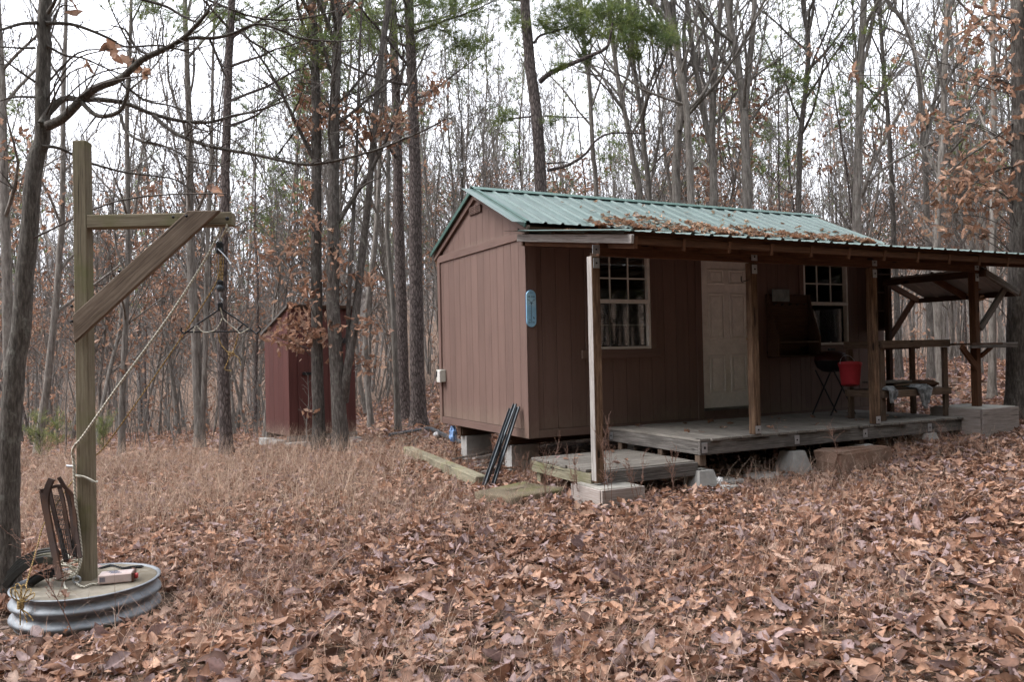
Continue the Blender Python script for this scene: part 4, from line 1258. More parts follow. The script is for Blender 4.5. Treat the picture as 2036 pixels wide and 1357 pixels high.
    lb('skid', -0.02, wf+0.02, ds_-0.10, ds_, -0.10, -0.002, M['grey_wood'], t, 0)
    for i, (x, y, lab) in enumerate(((0.12, -0.05, 'concrete block under the near left corner of the red shed'), (-0.02, 0.55, 'concrete block under the left side of the red shed'), (-0.02, 1.08, 'concrete block under the far left corner of the red shed'), (wf-0.15, 0.0, 'concrete block under the right corner of the red shed'))):
        p = R0 @ Vector((x, y, -0.102))
        o = thing('concrete_block', lab, 'block', (p.x, p.y, p.z-0.19), 'blocks under the red shed', rz)
        obj('shell', cbox(0.40, 0.20, 0.19, M['cmu'], 0.004), o, T3((p.x, p.y, p.z-0.096)) @ Matrix.Rotation(rz+(0 if i in (0, 3) else math.pi/2), 4, 'Z'))
    rock('rock', 'pale rough rock at the foot of the forked oak by the shed', 'rock', tuple(R0 @ Vector((0.95, -0.55, -0.2))), (0.4, 0.25, 0.2), 31, M['cmu'], 0.4)
    rock('rock', 'pale flat rock right of the forked oak foot', 'rock', tuple(R0 @ Vector((1.25, -0.50, -0.22))), (0.32, 0.25, 0.14), 32, M['cmu'], 0.1)
make_shed()

# ------------------------------------------------------------------ hoist: post, arm and brace on a concrete drum
HD = 5.30
bp = at(168, 1157, HD)
dz_top = bp[2]
gx = np.array([CR[0], CR[1], 0]); gx /= np.linalg.norm(gx)      # the arm runs along this direction
gy = np.array([-gx[1], gx[0], 0])
gnd = gz(bp[0], bp[1])
dc = bp+gx*0.018
drum = thing('concrete_drum', 'round concrete base in a corrugated galvanised ring at the hoist post', 'drum', (dc[0], dc[1], gnd))
R_ = 0.432
hd = dz_top-gnd+0.05
a = Acc()
prof = []
for k in range(49):
    t = k/48
    prof.append((R_+0.017*math.sin(t*2*math.pi*3.0+0.6), -0.05+hd*t))
prof += [(R_+0.014, hd-0.052), (R_+0.014, hd-0.044), (R_-0.006, hd-0.044), (R_-0.008, hd-0.07)]
lathe(a, prof, 72)
obj('corrugated_ring', a.mesh('ring', M['corr'], True), drum)
a = Acc()
nr, na = 10, 48
V = [[0, 0, hd-0.048]]
for i in range(1, nr+1):
    for j in range(na):
        t = 2*math.pi*j/na; rr = (R_-0.010)*i/nr
        V.append([rr*math.cos(t), rr*math.sin(t), hd-0.050+0.005*math.sin(7*rr*math.cos(t)+1)*math.sin(6*rr*math.sin(t))+rng.uniform(-0.002, 0.002)])
Q = [[1+(i-1)*na+j, 1+i*na+j, 1+i*na+(j+1) % na, 1+(i-1)*na+(j+1) % na] for i in range(1, nr) for j in range(na)]
a.add(V, Q, [[0, 1+j, 1+(j+1) % na] for j in range(na)])
obj('concrete_top', a.mesh('top', M['drum_top'], True), drum)
dtop = dz_top-0.0

hoist = thing('hoist_frame', 'weathered treated-wood gallows hoist with diagonal brace', 'hoist', (bp[0], bp[1], dtop))
ps = 0.089
pc = bp + gy*(ps/2)
topz = at(160, 275, HD)[2]
beam('post', (pc[0], pc[1], dtop-0.06), (pc[0], pc[1], topz), ps, ps, tuple(-gy), M['treated'], hoist, 0.006)
za = at(300, 436, HD)[2]
def hx_(px):                                                # distance along the arm from the post axis
    return float((at(px, 436, HD)-bp) @ gx)
a0, a1 = ps/2+0.001, hx_(456)
pa = lambda s, z, off: np.array([bp[0]+gx[0]*s+gy[0]*off, bp[1]+gx[1]*s+gy[1]*off, z])
beam('arm', pa(a0, za, ps/2), pa(a1, za, ps/2), ps, ps, tuple(-gy), M['treated'], hoist, 0.006)
# brace with cut ends, on the front faces
bw = 0.14
q0 = pa(hx_(148)-0.003, at(148, 655, HD)[2], -0.021); q1 = pa(hx_(393), at(393, 434, HD)[2], -0.021)
d = (q1-q0); Lb = np.linalg.norm(d); d /= Lb
n_ = np.cross(-gy, d)
zt_, zb_ = za+ps/2+0.004, None
def cutbrace():
    acc = Acc()
    e0, e1 = q0-d*0.0, q1
    ring = []
    up, dn_ = n_*bw/2, -n_*bw/2
    # bottom end cut upright along the post, top end cut level with the arm
    xl = hx_(145)
    def along(base, target_s=None, target_z=None):
        if target_s is not None:
            s = float((base-bp) @ gx); return base + d*((target_s-s)/float(d @ gx))
        return base + d*((target_z-base[2])/d[2])
    ring = [along(q0+up, target_s=xl), along(q0+dn_, target_s=xl+0.01), along(q0+dn_, target_z=za+ps/2-0.0), along(q0+up, target_z=za+ps/2-0.0)]
    if ring[0][2] < ring[1][2]: ring = [ring[1], ring[0], ring[3], ring[2]]
    th_ = gy*0.038
    V = np.array([p-gy*0.0005 for p in ring]+[p+th_*0.5 for p in ring])
    c = V.mean(0)
    F = np.column_stack([d, n_, -gy])                      # local axes
    Vl = (V-c) @ F
    Vl[:, 2] = np.where(np.arange(8) < 4, 0.019, -0.019)
    Q = [[0, 1, 2, 3], [7, 6, 5, 4]]+[[i, 4+i, 4+(i+1) % 4, (i+1) % 4] for i in range(4)]
    acc.add(Vl, Q)
    me = acc.mesh('brace', M['brace'])
    m = Matrix([[F[0][0], F[0][1], F[0][2], c[0]], [F[1][0], F[1][1], F[1][2], c[1]], [F[2][0], F[2][1], F[2][2], c[2]], [0, 0, 0, 1]])
    m.translation = Vector(c) - Vector(gy)*0.0315
    o = obj('brace', me, hoist, m)
    bm_ = o.modifiers.new('edge', 'BEVEL'); bm_.width = 0.004; bm_.segments = 1
    return o
br = cutbrace()
for px, py in ((350, 434), (376, 432), (243, 541), (150, 610), (150, 640)):
    a = Acc(); lathe(a, [(0.0, 0.010), (0.007, 0.010), (0.011, 0.0), (0.0, 0.0)], 6)
    p = at(px, py, HD)
    p = p - gy*0.044
    obj('bolt', a.mesh('bolt', M['iron'], True), hoist, T3(p) @ Matrix(((gx[0], 0, -gy[0], 0), (gx[1], 0, -gy[1], 0), (0, 1, 0, 0), (0, 0, 0, 1))))
a = Acc(); lathe(a, [(0.0, 0.008), (0.012, 0.008), (0.014, 0.0), (0.0, 0.0)], 8)
obj('bolt', a.mesh('bolt', M['iron'], True), hoist, T3(at(452, 435, HD)-gy*0.001) @ Matrix(((gx[0], 0, -gy[0], 0), (gx[1], 0, -gy[1], 0), (0, 1, 0, 0), (0, 0, 0, 1))))
def rope(name, pts, r_, mat, label=None, parent=None, group=None, k=5, cat='rope'):
    a = Acc(); P = smooth_path(pts, k); c = P[0].copy(); tube(a, P-c, r_, 6, None, True)
    o = obj(name, a.mesh(name, mat, True), parent, T3(c))
    if parent is None: tag(o, label, cat, group)
    return o
RO = ps/2
hpp = lambda px, py, off=RO: at(px, py, HD+off)
rope('cleat_rope', [hpp(441, 452), hpp(430, 475), hpp(400, 530, 0.03), hpp(330, 638, 0.0), hpp(230, 775, -0.01), hpp(165, 868, -0.012), hpp(150, 885, -0.012), hpp(144, 900, 0.03), hpp(148, 932, 0.05), hpp(150, 945, -0.012), hpp(170, 950, -0.014), hpp(189, 960, -0.012), hpp(193, 958, 0.05)], 0.008, M['rope_white'], 'white rope stretched from the hoist arm down to the post')
rope('hanging_rope', [hpp(146, 905, -0.015), hpp(148, 960, -0.016), hpp(152, 1010, -0.016), hpp(158, 1060, -0.02), hpp(162, 1100, -0.03), hpp(158, 1128, -0.06), hpp(148, 1146, -0.08)], 0.008, M['rope_white'], 'white rope hanging down the left edge of the hoist post')
rope('cleat', [hpp(133, 927, 0.03), hpp(142, 928, 0.0), hpp(150, 926, 0.0)], 0.008, M['galv'], 'small metal cleat on the left of the hoist post', cat='cleat', k=3)
rope('tackle_rope', [hpp(441, 505), hpp(436, 545), hpp(420, 580), hpp(360, 672, 0.08), hpp(290, 775, 0.11), hpp(215, 880, 0.13), hpp(187, 910, 0.12), hpp(152, 948, 0.10), hpp(120, 992, 0.05), hpp(88, 1042, -0.02), hpp(75, 1085, -0.10), hpp(62, 1130, -0.20), hpp(52, 1165, -0.28)], 0.0045, M['rope_gold'], 'thin yellow rope running from the pulleys behind the post to the drum')
# yellow hank tied at the drum edge
hk = thing('rope_hank', 'tied hank of yellow rope hanging over the left drum edge', 'rope', hpp(48, 1190, -0.42))
for i, (lx_, ty_) in enumerate(((-12, 1170), (-5, 1162), (4, 1164), (11, 1172), (16, 1180))):
    rope('loop', [hpp(41, 1200, -0.43), hpp(36+lx_, 1188, -0.44+0.01*i), hpp(38+lx_*1.4, ty_+4, -0.43+0.012*i), hpp(44+lx_*1.5, ty_, -0.42+0.012*i), hpp(48+lx_*1.1, ty_+10, -0.43), hpp(43, 1201, -0.44)], 0.0036, M['rope_gold'], None, hk)
for i in range(5):
    th = np.linspace(0, 2*math.pi, 10)
    c = hpp(41, 1198+i*3.2, -0.44)
    rope('wrap', [c+gx*0.018*math.cos(t)+gy*0.014*math.sin(t) for t in th], 0.0038, M['rope_gold'], None, hk, None, 2)
for dx_, dy_ in ((-6, 40), (8, 34), (20, 30)):
    rope('tail', [hpp(42, 1212, -0.44), hpp(44+dx_*0.6, 1222, -0.45), hpp(46+dx_, 1205+dy_, -0.46)], 0.004, M['rope_gold'], None, hk)
# white rope heap on the drum
def loops(name, label, cpx, cpy, r_, nl, off, mat, seed, tr=0.0065):
    g_ = np.random.default_rng(seed)
    c0 = on(cpx, cpy, 2, dtop+0.012)
    t_ = thing(name, label, 'rope', c0)
    for i in range(nl):
        th = np.linspace(0, 2*math.pi*0.97, 12)+g_.uniform(0, 6)
        rr = r_*g_.uniform(0.65, 1.15); tilt = g_.uniform(0, 1.35); az = g_.uniform(0, 6.28)
        c = c0+np.array([g_.normal(0, r_*0.35), g_.normal(0, r_*0.35), 0.0])
        e1 = np.array([math.cos(az), math.sin(az), 0]); e2 = np.array([-math.sin(az)*math.cos(tilt), math.cos(az)*math.cos(tilt), math.sin(tilt)])
        P = np.array([c+rr*(np.cos(q)*e1+np.sin(q)*e2)*(1+0.1*math.sin(3*q+i)) for q in th])
        P[:, 2] += max(0.0, dtop+tr-P[:, 2].min())
        rope('loop', P, tr, mat, None, t_, None, 3)
    return t_
loops('rope_heap', 'heap of white rope loops on the drum at the post foot', 147, 1142, 0.10, 8, 0, M['rope_white'], 5)
rope('rope_end', [on(px, py, 2, dtop+0.008) for px, py in ((150, 1160), (165, 1168), (180, 1163), (192, 1162), (210, 1158), (222, 1150))], 0.0065, M['rope_white'], 'loose white rope end lying on the drum before the can')
rope('rope_end', [on(px, py, 2, dtop+0.008) for px, py in ((128, 1145), (127, 1158), (130, 1170), (136, 1172))], 0.0065, M['rope_white'], 'frayed white rope end lying near the drum front')
a = Acc()
th = np.linspace(0, 2*math.pi, 20)
tube(a, np.column_stack([0.022*np.cos(th), 0*th, 0.022*np.sin(th)]), 0.007, 8)
tag(obj('steel_ring', a.mesh('steel_ring', M['galv'], True), None, T3(on(153, 1163, 2, dtop)+np.array([0, 0, 0.030])) @ Matrix.Rotation(math.radians(-20), 4, 'Z')), 'small galvanised ring standing on the drum by the rope heap', 'ring')
# block and tackle, spreader
tk = thing('block_and_tackle', 'black pulley block pair hanging from the end of the hoist arm', 'pulley', hpp(438, 500))
def pulley(px, py, s, parent):
    c = hpp(px, py)
    b = obj('pulley_block', cbox(0.10*s, 0.055*s, 0.045*s, M['iron'], 0.012), parent, T3(c) @ Matrix(((0, gx[0], gy[0], 0), (0, gx[1], gy[1], 0), (1, 0, 0, 0), (0, 0, 0, 1))))
    a = Acc(); lathe(a, [(0.0, -0.018), (0.020, -0.018), (0.023, -0.013), (0.017, 0.0), (0.023, 0.013), (0.020, 0.018), (0.0, 0.018)], 18)
    obj('wheel', a.mesh('wheel', M['steel_dark'], True), b, T3(c-np.array([0, 0, 0.018])) @ Matrix(((gx[0], 0, -gy[0], 0), (gx[1], 0, -gy[1], 0), (0, 1, 0, 0), (0, 0, 0, 1))))
pulley(437, 493, 0.85, tk); pulley(438, 568, 0.75, tk)
for dx_ in (-7, -1, 3, 7):
    rope('fall', [hpp(438+dx_, 505), hpp(438+dx_*0.6, 560)], 0.003, M['rope_gold'], None, tk)
rope('lashing', [hpp(452, 446, -0.002), hpp(448, 458, -0.004), hpp(443, 468), hpp(438, 482), hpp(441, 470), hpp(454, 458, 0.03), hpp(452, 446, 0.093)], 0.006, M['rope_white'], None, tk)
rope('hook', [hpp(438, 580), hpp(438, 592), hpp(442, 598), hpp(440, 604), hpp(436, 602)], 0.006, M['galv'], None, tk)
rope('lever', [hpp(432, 494, -0.01), hpp(446, 508, -0.02), hpp(459, 525, -0.03)], 0.004, M['galv'], None, tk)
sp = thing('spreader', 'black steel triangular spreader hanging below the pulleys', 'spreader', hpp(438, 640))
bar = lambda nm, pts: rope(nm, pts, 0.0055, M['iron'], None, sp, None, 3)
bar('side_bar', [hpp(436, 616), hpp(400, 640), hpp(366, 664)]); bar('side_bar', [hpp(442, 616), hpp(478, 640), hpp(510, 664)])
bar('bottom_bar', [hpp(368, 661), hpp(438, 660), hpp(500, 659)])
bar('end_hook', [hpp(366, 664), hpp(360, 658), hpp(361, 652)]); bar('end_hook', [hpp(510, 664), hpp(518, 656), hpp(514, 650)])
bar('stay', [hpp(471, 659), hpp(482, 646)])
o = obj('collar', cbox(0.06, 0.034, 0.034, M['iron'], 0.008), sp, T3(hpp(438, 610)) @ Matrix(((0, gx[0], gy[0], 0), (0, gx[1], gy[1], 0), (1, 0, 0, 0), (0, 0, 0, 1))))
lsh = thing('tie_cord', 'pale yellow cord knotted round the spreader and dangling below it', 'cord', hpp(455, 705))
cd = lambda nm, pts: rope(nm, pts, 0.0038, M['rope_gold'] if nm == 'wrap' else M['rope_white'], None, lsh, None, 4)
cd('strand', [hpp(438, 612, 0.02), hpp(446, 636, 0.03), hpp(470, 656, 0.035), hpp(478, 663, 0.03), hpp(496, 653, 0.03)])
cd('strand', [hpp(444, 628, 0.03), hpp(430, 655, 0.03), hpp(405, 661, 0.035), hpp(390, 648, 0.03), hpp(385, 662, 0.03)])
cd('wrap', [hpp(434, 664, 0.03), hpp(438, 682), hpp(450, 698), hpp(460, 703)])
cd('wrap', [hpp(474, 664, 0.03), hpp(467, 690), hpp(462, 702), hpp(458, 706)])
cd('wrap', [hpp(458, 704), hpp(452, 722), hpp(447, 735), hpp(460, 738)])
cd('wrap', [hpp(462, 703), hpp(474, 712), hpp(477, 722), hpp(479, 727)])
th = np.linspace(0, 6.28, 9)
cd('wrap', [hpp(460+6*math.cos(t), 704+4*math.sin(t), RO+0.012*math.sin(2*t)) for t in th])
# old chair frame leaning on the post
ch = thing('chair_frame', 'old brown bent metal chair frame leaning by the hoist post', 'chair frame', on(115, 1150, 2, dtop))
def bar2(name, pts, w_=0.014):
    P = smooth_path([hpp(px, py, off) for px, py, off in pts], 5); c = P[0].copy(); a = Acc()
    n_p = len(P); V = []
    for i, p in enumerate(P):
        t_ = P[min(i+1, n_p-1)]-P[max(i-1, 0)]; t_ /= np.linalg.norm(t_)
        sd_ = np.cross(t_, gy); sd_ /= np.linalg.norm(sd_)
        bk_ = np.cross(sd_, t_)
        for (s1, s2) in ((-1, -1), (1, -1), (1, 1), (-1, 1)): V.append(p-c+sd_*w_*s1+bk_*w_*0.55*s2)
    Q = [[i*4+k, i*4+(k+1) % 4, i*4+4+(k+1) % 4, i*4+4+k] for i in range(n_p-1) for k in range(4)]+[[0, 3, 2, 1], [n_p*4-4, n_p*4-3, n_p*4-2, n_p*4-1]]
    a.add(V, Q)
    return obj(name, a.mesh(name, M['rust']), ch, T3(c))
bar2('side_rail', [(103, 953, -0.05), (95, 972, -0.06), (91, 1000, -0.07), (98, 1045, -0.10), (107, 1090, -0.14), (115, 1130, -0.18), (120, 1152, -0.21)], 0.019)
bar2('side_rail', [(117, 950, 0.0), (128, 968, 0.0), (144, 988, 0.0), (148, 1015, -0.02), (152, 1060, -0.06), (160, 1110, -0.12)], 0.011)
bar2('slat', [(98, 975, 0.02), (108, 1020, -0.02), (120, 1070, -0.06), (132, 1118, -0.12)], 0.013)
bar2('slat', [(118, 968, 0.03), (126, 1000, 0.0), (134, 1050, -0.05), (142, 1105, -0.12)], 0.012)
bar2('slat', [(132, 975, 0.03), (140, 1010, 0.0), (146, 1060, -0.06), (150, 1110, -0.1)], 0.011)
bar2('cross_bar', [(80, 977, -0.03), (95, 973, 0.0), (110, 968, 0.02), (126, 967, 0.02)], 0.010)
bar2('side_rail', [(82, 976, -0.02), (87, 1010, -0.04), (94, 1040, -0.07)], 0.010)
a = Acc()
c0 = hpp(120, 1040, 0.0)
for i in range(9):                                          # black woven seat mesh between the rails
    u = i/8
    A0 = hpp(102+22*u, 985+3*u, 0.02); A1 = hpp(126+26*u, 1112, -0.13)
    tube(a, np.array([A0, (A0+A1)/2+gy*0.01, A1])-c0, 0.0022, 4)
for i in range(14):
    u = i/13
    A0 = hpp(102+24*u, 985+127*u, 0.02-0.15*u); A1 = hpp(124+28*u, 988+124*u, 0.02-0.15*u)
    tube(a, np.array([A0, A1])-c0, 0.0022, 4)
obj('seat_mesh', a.mesh('seat_mesh', M['mesh_black']), ch, T3(c0))
# worn slatted seat propped on the drum
wc = thing('worn_seat', 'worn black slatted seat propped on the left drum edge', 'seat', on(55, 1155, 2, dtop))
for i in range(4):
    P = smooth_path([hpp(12+3*i, 1166-8*i, -0.12+0.045*i), hpp(35+3*i, 1140-8*i, -0.13+0.045*i), hpp(66+3*i, 1119-6*i, -0.14+0.045*i), hpp(100+2*i, 1112-5*i, -0.15+0.045*i), hpp(104+2*i, 1122-5*i, -0.15+0.045*i)], 5)
    c = P[0].copy(); a = Acc(); V = []
    n_p = len(P)
    for j, p in enumerate(P):
        t_ = P[min(j+1, n_p-1)]-P[max(j-1, 0)]; t_ /= np.linalg.norm(t_)
        sd_ = np.cross(t_, gy); sd_ /= np.linalg.norm(sd_); bk_ = np.cross(sd_, t_)
        for (s1, s2) in ((-1, -1), (1, -1), (1, 1), (-1, 1)): V.append(p-c+sd_*0.020*s1+bk_*0.022*s2)
    Q = [[j*4+k, j*4+(k+1) % 4, j*4+4+(k+1) % 4, j*4+4+k] for j in range(n_p-1) for k in range(4)]+[[0, 3, 2, 1], [n_p*4-4, n_p*4-3, n_p*4-2, n_p*4-1]]
    a.add(V, Q); o = obj('slat', a.mesh('slat', M['cushion']), wc, T3(c))
    bv = o.modifiers.new('edge', 'BEVEL'); bv.width = 0.006
P = smooth_path([hpp(60, 1160, -0.10), hpp(85, 1145, -0.10), hpp(112, 1140, -0.09)], 4); c = P[0].copy(); a = Acc(); tube(a, P-c, 0.03, 8, None, True)
obj('under_frame', a.mesh('under_frame', M['iron'], True), wc, T3(c))
# oil can lying on the drum
cp = on(232, 1158, 2, dtop)
can = thing('oil_can', 'flat rectangular can with pale label and red cap lying on the drum', 'can', cp)
mc = T3(cp+np.array([0, 0, 0.034])) @ Matrix(((gx[0], gy[0], 0, 0), (gx[1], gy[1], 0, 0), (0, 0, 1, 0), (0, 0, 0, 1))) @ Matrix.Rotation(math.radians(16), 4, 'Z')
obj('body', cbox(0.205, 0.105, 0.062, M['can_label'], 0.008), can, mc)
obj('end_panel', cbox(0.016, 0.106, 0.063, M['can_brown'], 0.006), can, mc @ T3((0.104, 0, 0)))
a = Acc(); lathe(a, [(0.0, 0.0), (0.018, 0.0), (0.018, 0.016), (0.015, 0.02), (0.0, 0.02)], 16)
obj('cap', a.mesh('cap', M['cap_red'], True), can, mc @ T3((0.112, -0.015, 0.0)) @ Matrix.Rotation(math.pi/2, 4, 'Y'))
for i in range(5):
    obj('printed_line', cbox(0.05 if i % 2 else 0.07, 0.007, 0.001, M['ink'], 0.0002), can, mc @ T3((-0.03+0.008*i, 0.035-0.016*i, 0.0316)))
for i in range(7):
    obj('barcode_bar', cbox(0.002+0.001*(i % 2), 0.001, 0.03, M['ink'], 0.0002), can, mc @ T3((-0.09+0.005*i, -0.0531, 0.0)))
# chain
cn = thing('chain', 'black steel chain lying across the back of the drum top', 'chain', on(240, 1128, 2, dtop))
cpts = smooth_path([on(px, py, 2, dtop+0.010) for px, py in ((200, 1131), (222, 1126), (245, 1131), (262, 1129), (285, 1127))], 9)
for i in range(0, len(cpts)-1, 1):
    th = np.linspace(0, 2*math.pi, 11)
    t_ = cpts[i+1]-cpts[i]; t_ /= np.linalg.norm(t_); sd_ = np.array([-t_[1], t_[0], 0]); v2 = sd_ if i % 2 else np.array([0, 0, 1.0])
    a = Acc(); tube(a, np.array([0.014*math.cos(q)*t_+0.008*math.sin(q)*v2 for q in th]), 0.0028, 5)
    obj('chain_link', a.mesh('chain_link', M['iron'], True), cn, T3(cpts[i]))

# ------------------------------------------------------------------ trees
def unit(v):
    v = np.asarray(v, float); return v/max(np.linalg.norm(v), 1e-9)
def limb_path(g, p, d, L, n, wander=0.12, up=0.0):
    P = [np.array(p, float)]; d = unit(d); s = L/n
    for i in range(n):
        d = unit(d + g.normal(0, wander, 3) + np.array([0, 0, up]))
        P.append(P[-1]+d*s)
    return np.array(P)
def interp(P, R, t):
    k = t*(len(P)-1); i = min(int(k), len(P)-2); f = k-i
    return P[i]*(1-f)+P[i+1]*f, R[i]*(1-f)+R[i+1]*f, unit(P[i+1]-P[i])
def side_dir(g, axis, ang, az=None):
    a = unit(axis)
    ref = np.array([1.0, 0, 0]) if abs(a[0]) < 0.8 else np.array([0, 1.0, 0])
    n = unit(np.cross(a, ref)); b = np.cross(a, n)
    az = g.uniform(0, 6.283) if az is None else az
    return unit(a*math.cos(ang)+(n*math.cos(az)+b*math.sin(az))*math.sin(ang))
def grow_crown(g, P, R, A, B, nb, start, H, rmin=0.003, dens=1.0, tips=None, angle=(0.45, 0.95), llen=0.24, upw=0.10):
    """limbs on a trunk path -> A (thick), twigs -> B; tips collects twig ends"""
    for i in range(nb):
        t = min(0.98, start+(1-start)*((i+g.uniform(0, 1))/nb)**0.9)
        p, r, ax = interp(P, R, t)
        L = H*llen*(0.35+0.75*(1-t))*g.uniform(0.6, 1.25)
        d = side_dir(g, ax, g.uniform(*angle))
        n1 = 6
        Q = limb_path(g, p, d, L, n1, 0.13, upw)
        r1 = min(r*0.55, 0.012+L*0.011)
        RR = np.linspace(r1, max(rmin, r1*0.22), n1+1)
        tube(A if r1 > 0.018 else B, Q, RR, 5 if r1 > 0.018 else 4)
        m = int((2+L*2.2)*dens)
        for j in range(m):
            t2 = g.uniform(0.22, 1.0)
            p2, r2, ax2 = interp(Q, RR, t2)
            L2 = L*g.uniform(0.18, 0.45)*(1.15-0.5*t2)
            d2 = side_dir(g, ax2, g.uniform(0.4, 0.95))
            Q2 = limb_path(g, p2, d2, L2, 3, 0.16, upw*0.8)
            tube(B, Q2, np.linspace(max(r2*0.6, rmin), rmin, 4), 3)
            if tips is not None: tips.append(Q2)
            for k in range(int(g.integers(1, 4)*dens)):
                p3, r3, ax3 = interp(Q2, np.full(4, rmin), g.uniform(0.3, 1.0))
                d3 = side_dir(g, ax3, g.uniform(0.4, 0.9))
                L3 = L2*g.uniform(0.25, 0.6)
                Q3 = limb_path(g, p3, d3, L3, 2, 0.15, 0.05)
                tube(B, Q3, [rmin, rmin*0.8, rmin*0.55], 3)
                if tips is not None: tips.append(Q3)
def needles(g, acc, centres, dirs, n, L, w, cols):
    """pine tufts: thin triangles fanning out round a twig end"""
    k = len(centres)
    if k == 0: return
    c = np.repeat(np.asarray(centres), n, 0); d = np.repeat(np.asarray(dirs), n, 0)
    v = g.normal(0, 1, (k*n, 3)); v /= np.linalg.norm(v, axis=1, keepdims=True)
    v = v*0.95 + d*0.75 + np.array([0, 0, 0.15]); v /= np.linalg.norm(v, axis=1, keepdims=True)
    s = np.cross(v, g.normal(0, 1, (k*n, 3))); s /= np.linalg.norm(s, axis=1, keepdims=True)
    ln = L*g.uniform(0.7, 1.15, (k*n, 1))
    o = c + d*g.uniform(-0.06, 0.04, (k*n, 1))
    V = np.stack([o-s*w, o+s*w, o+v*ln], 1).reshape(-1, 3)
    T = np.arange(k*n*3).reshape(-1, 3)
    ci = g.integers(0, len(cols), k)
    C = np.repeat(np.asarray(cols)[ci]*g.uniform(0.75, 1.25, (k, 1)), n*3, 0)
    acc.add(V, None, T, C)
PINE_COLS = [(0.19, 0.24, 0.07), (0.135, 0.185, 0.06), (0.235, 0.275, 0.085), (0.11, 0.15, 0.06)]
DEAD_COLS = [(0.38, 0.215, 0.14), (0.29, 0.16, 0.105), (0.47, 0.30, 0.21), (0.22, 0.12, 0.08), (0.38, 0.245, 0.18)]
def leaf_shape(lobed, ns):
    """half outline of a leaf: stations along it and half widths"""
    if ns == 'fine':
        s = np.linspace(0, 1, 11)
        env = np.sin(np.pi*np.clip(s, 0, 1)**0.85)**0.7
        if lobed == 0: w_ = 0.25*env*(0.58+0.42*np.sin(s*2*np.pi*3.3-1.1))
        elif lobed == 1: w_ = 0.30*env*(0.52+0.48*np.sin(s*2*np.pi*2.6-0.6))
        else: w_ = 0.20*env*(1+0.05*np.sin(s*40))
        w_ = np.maximum(w_, 0.01); w_[-1] = 0.0
        return s, w_
    if lobed == 0:
        s = np.array([0, .14, .27, .38, .52, .63, .78, .88, 1.0]); w_ = np.array([.015, .12, .075, .24, .12, .28, .13, .15, .0])
    elif lobed == 1:
        s = np.array([0, .12, .3, .42, .5, .62, .7, .84, 1.0]); w_ = np.array([.015, .08, .22, .07, .30, .08, .22, .06, .0])
    else:
        s = np.array([0, .15, .32, .5, .68, .84, 1.0]); w_ = np.array([.012, .10, .18, .215, .18, .10, .0])
    if ns == 'mid':
        s = np.array([0, .3, .45, .68, 1.0]); w_ = np.array([.03, .23, .13, .26, .02])
        if lobed == 2: w_ = np.array([.02, .17, .21, .17, .01])
    if ns == 'far':
        s = np.array([0, .5, 1.0]); w_ = np.array([.06, .24, .06])
    return s, w_
def leaf_template(g, lobed, ns):
    s, w_ = leaf_shape(lobed, ns)
    k = len(s)
    fold = g.uniform(-0.3, 0.85); curl = g.uniform(-1.4, 1.7); twist = g.uniform(-0.5, 0.5); edge = g.uniform(-0.4, 1.3)
    V = []
    for i in range(k):
        a = curl*(s[i]-0.5)
        x = (math.sin(a)/curl if abs(curl) > 0.05 else s[i]-0.5)
        z = ((1-math.cos(a))/curl if abs(curl) > 0.05 else 0)
        wr = w_[i]*g.uniform(0.85, 1.15); wl = w_[i]*g.uniform(0.85, 1.15)
        tw = twist*(s[i]-0.5)
        for sd_, wd in ((1, wl), (0, 0), (-1, wr)):
            yy = sd_*wd; zz = wd*(fold + edge*wd*2.2)
            V.append([x, yy*math.cos(tw)-zz*math.sin(tw)*sd_, z+zz*math.cos(tw)+yy*math.sin(tw)])
    Q = []
    for i in range(k-1):
        a = i*3
        Q += [[a, a+1, a+4, a+3], [a+1, a+2, a+5, a+4]]
    T = []
    for q in Q: T += [[q[0], q[1], q[2]], [q[0], q[2], q[3]]]
    return np.array(V), np.array(T)
VEIN = np.array([0.86, 1.22, 0.86])                          # paler midrib, darker dry margins
def rot_mats(yaw, tilt, az, roll=None):
    """rotation: spin about z by yaw, then tilt by `tilt` about a horizontal axis at azimuth az"""
    cy, sy = np.cos(yaw), np.sin(yaw); z0 = np.zeros_like(yaw); o1 = np.ones_like(yaw)
    Rz = np.stack([np.stack([cy, -sy, z0], -1), np.stack([sy, cy, z0], -1), np.stack([z0, z0, o1], -1)], -2)
    kx, ky = np.cos(az), np.sin(az); c, s = np.cos(tilt), np.sin(tilt); v = 1-c
    Rt = np.stack([np.stack([c+kx*kx*v, kx*ky*v, ky*s], -1), np.stack([kx*ky*v, c+ky*ky*v, -kx*s], -1), np.stack([-ky*s, kx*s, c], -1)], -2)
    return Rt @ Rz
def scatter(g, acc, P, size, tilt, templates, cols, cvar=0.22):
    """one template leaf at each point, turned and tinted"""
    n = len(P); ti = g.integers(0, len(templates), n)
    Rm = rot_mats(g.uniform(0, 6.283, n), tilt, g.uniform(0, 6.283, n))
    ci = np.asarray(cols)[g.integers(0, len(cols), n)]*g.uniform(1-cvar, 1+cvar, (n, 1))
    for k, (V, T) in enumerate(templates):
        m = ti == k
        if not m.any(): continue
        W = np.einsum('nij,vj->nvi', Rm[m], V)*size[m][:, None, None]+P[m][:, None, :]
        nn, nv = W.shape[:2]
        acc.add(W.reshape(-1, 3), None, (np.asarray(T)[None]+(np.arange(nn)*nv)[:, None, None]).reshape(-1, 3), (ci[m][:, None, :]*np.tile(VEIN, nv//3)[None, :, None]).reshape(-1, 3))
gT = np.random.default_rng(77)
TM_FINE = [leaf_template(gT, (0, 2, 1, 2)[k % 4], 'fine') for k in range(20)]
TM_FULL = [leaf_template(gT, k % 3, 'full') for k in range(15)]
TM_MID = [leaf_template(gT, k % 3, 'mid') for k in range(12)]
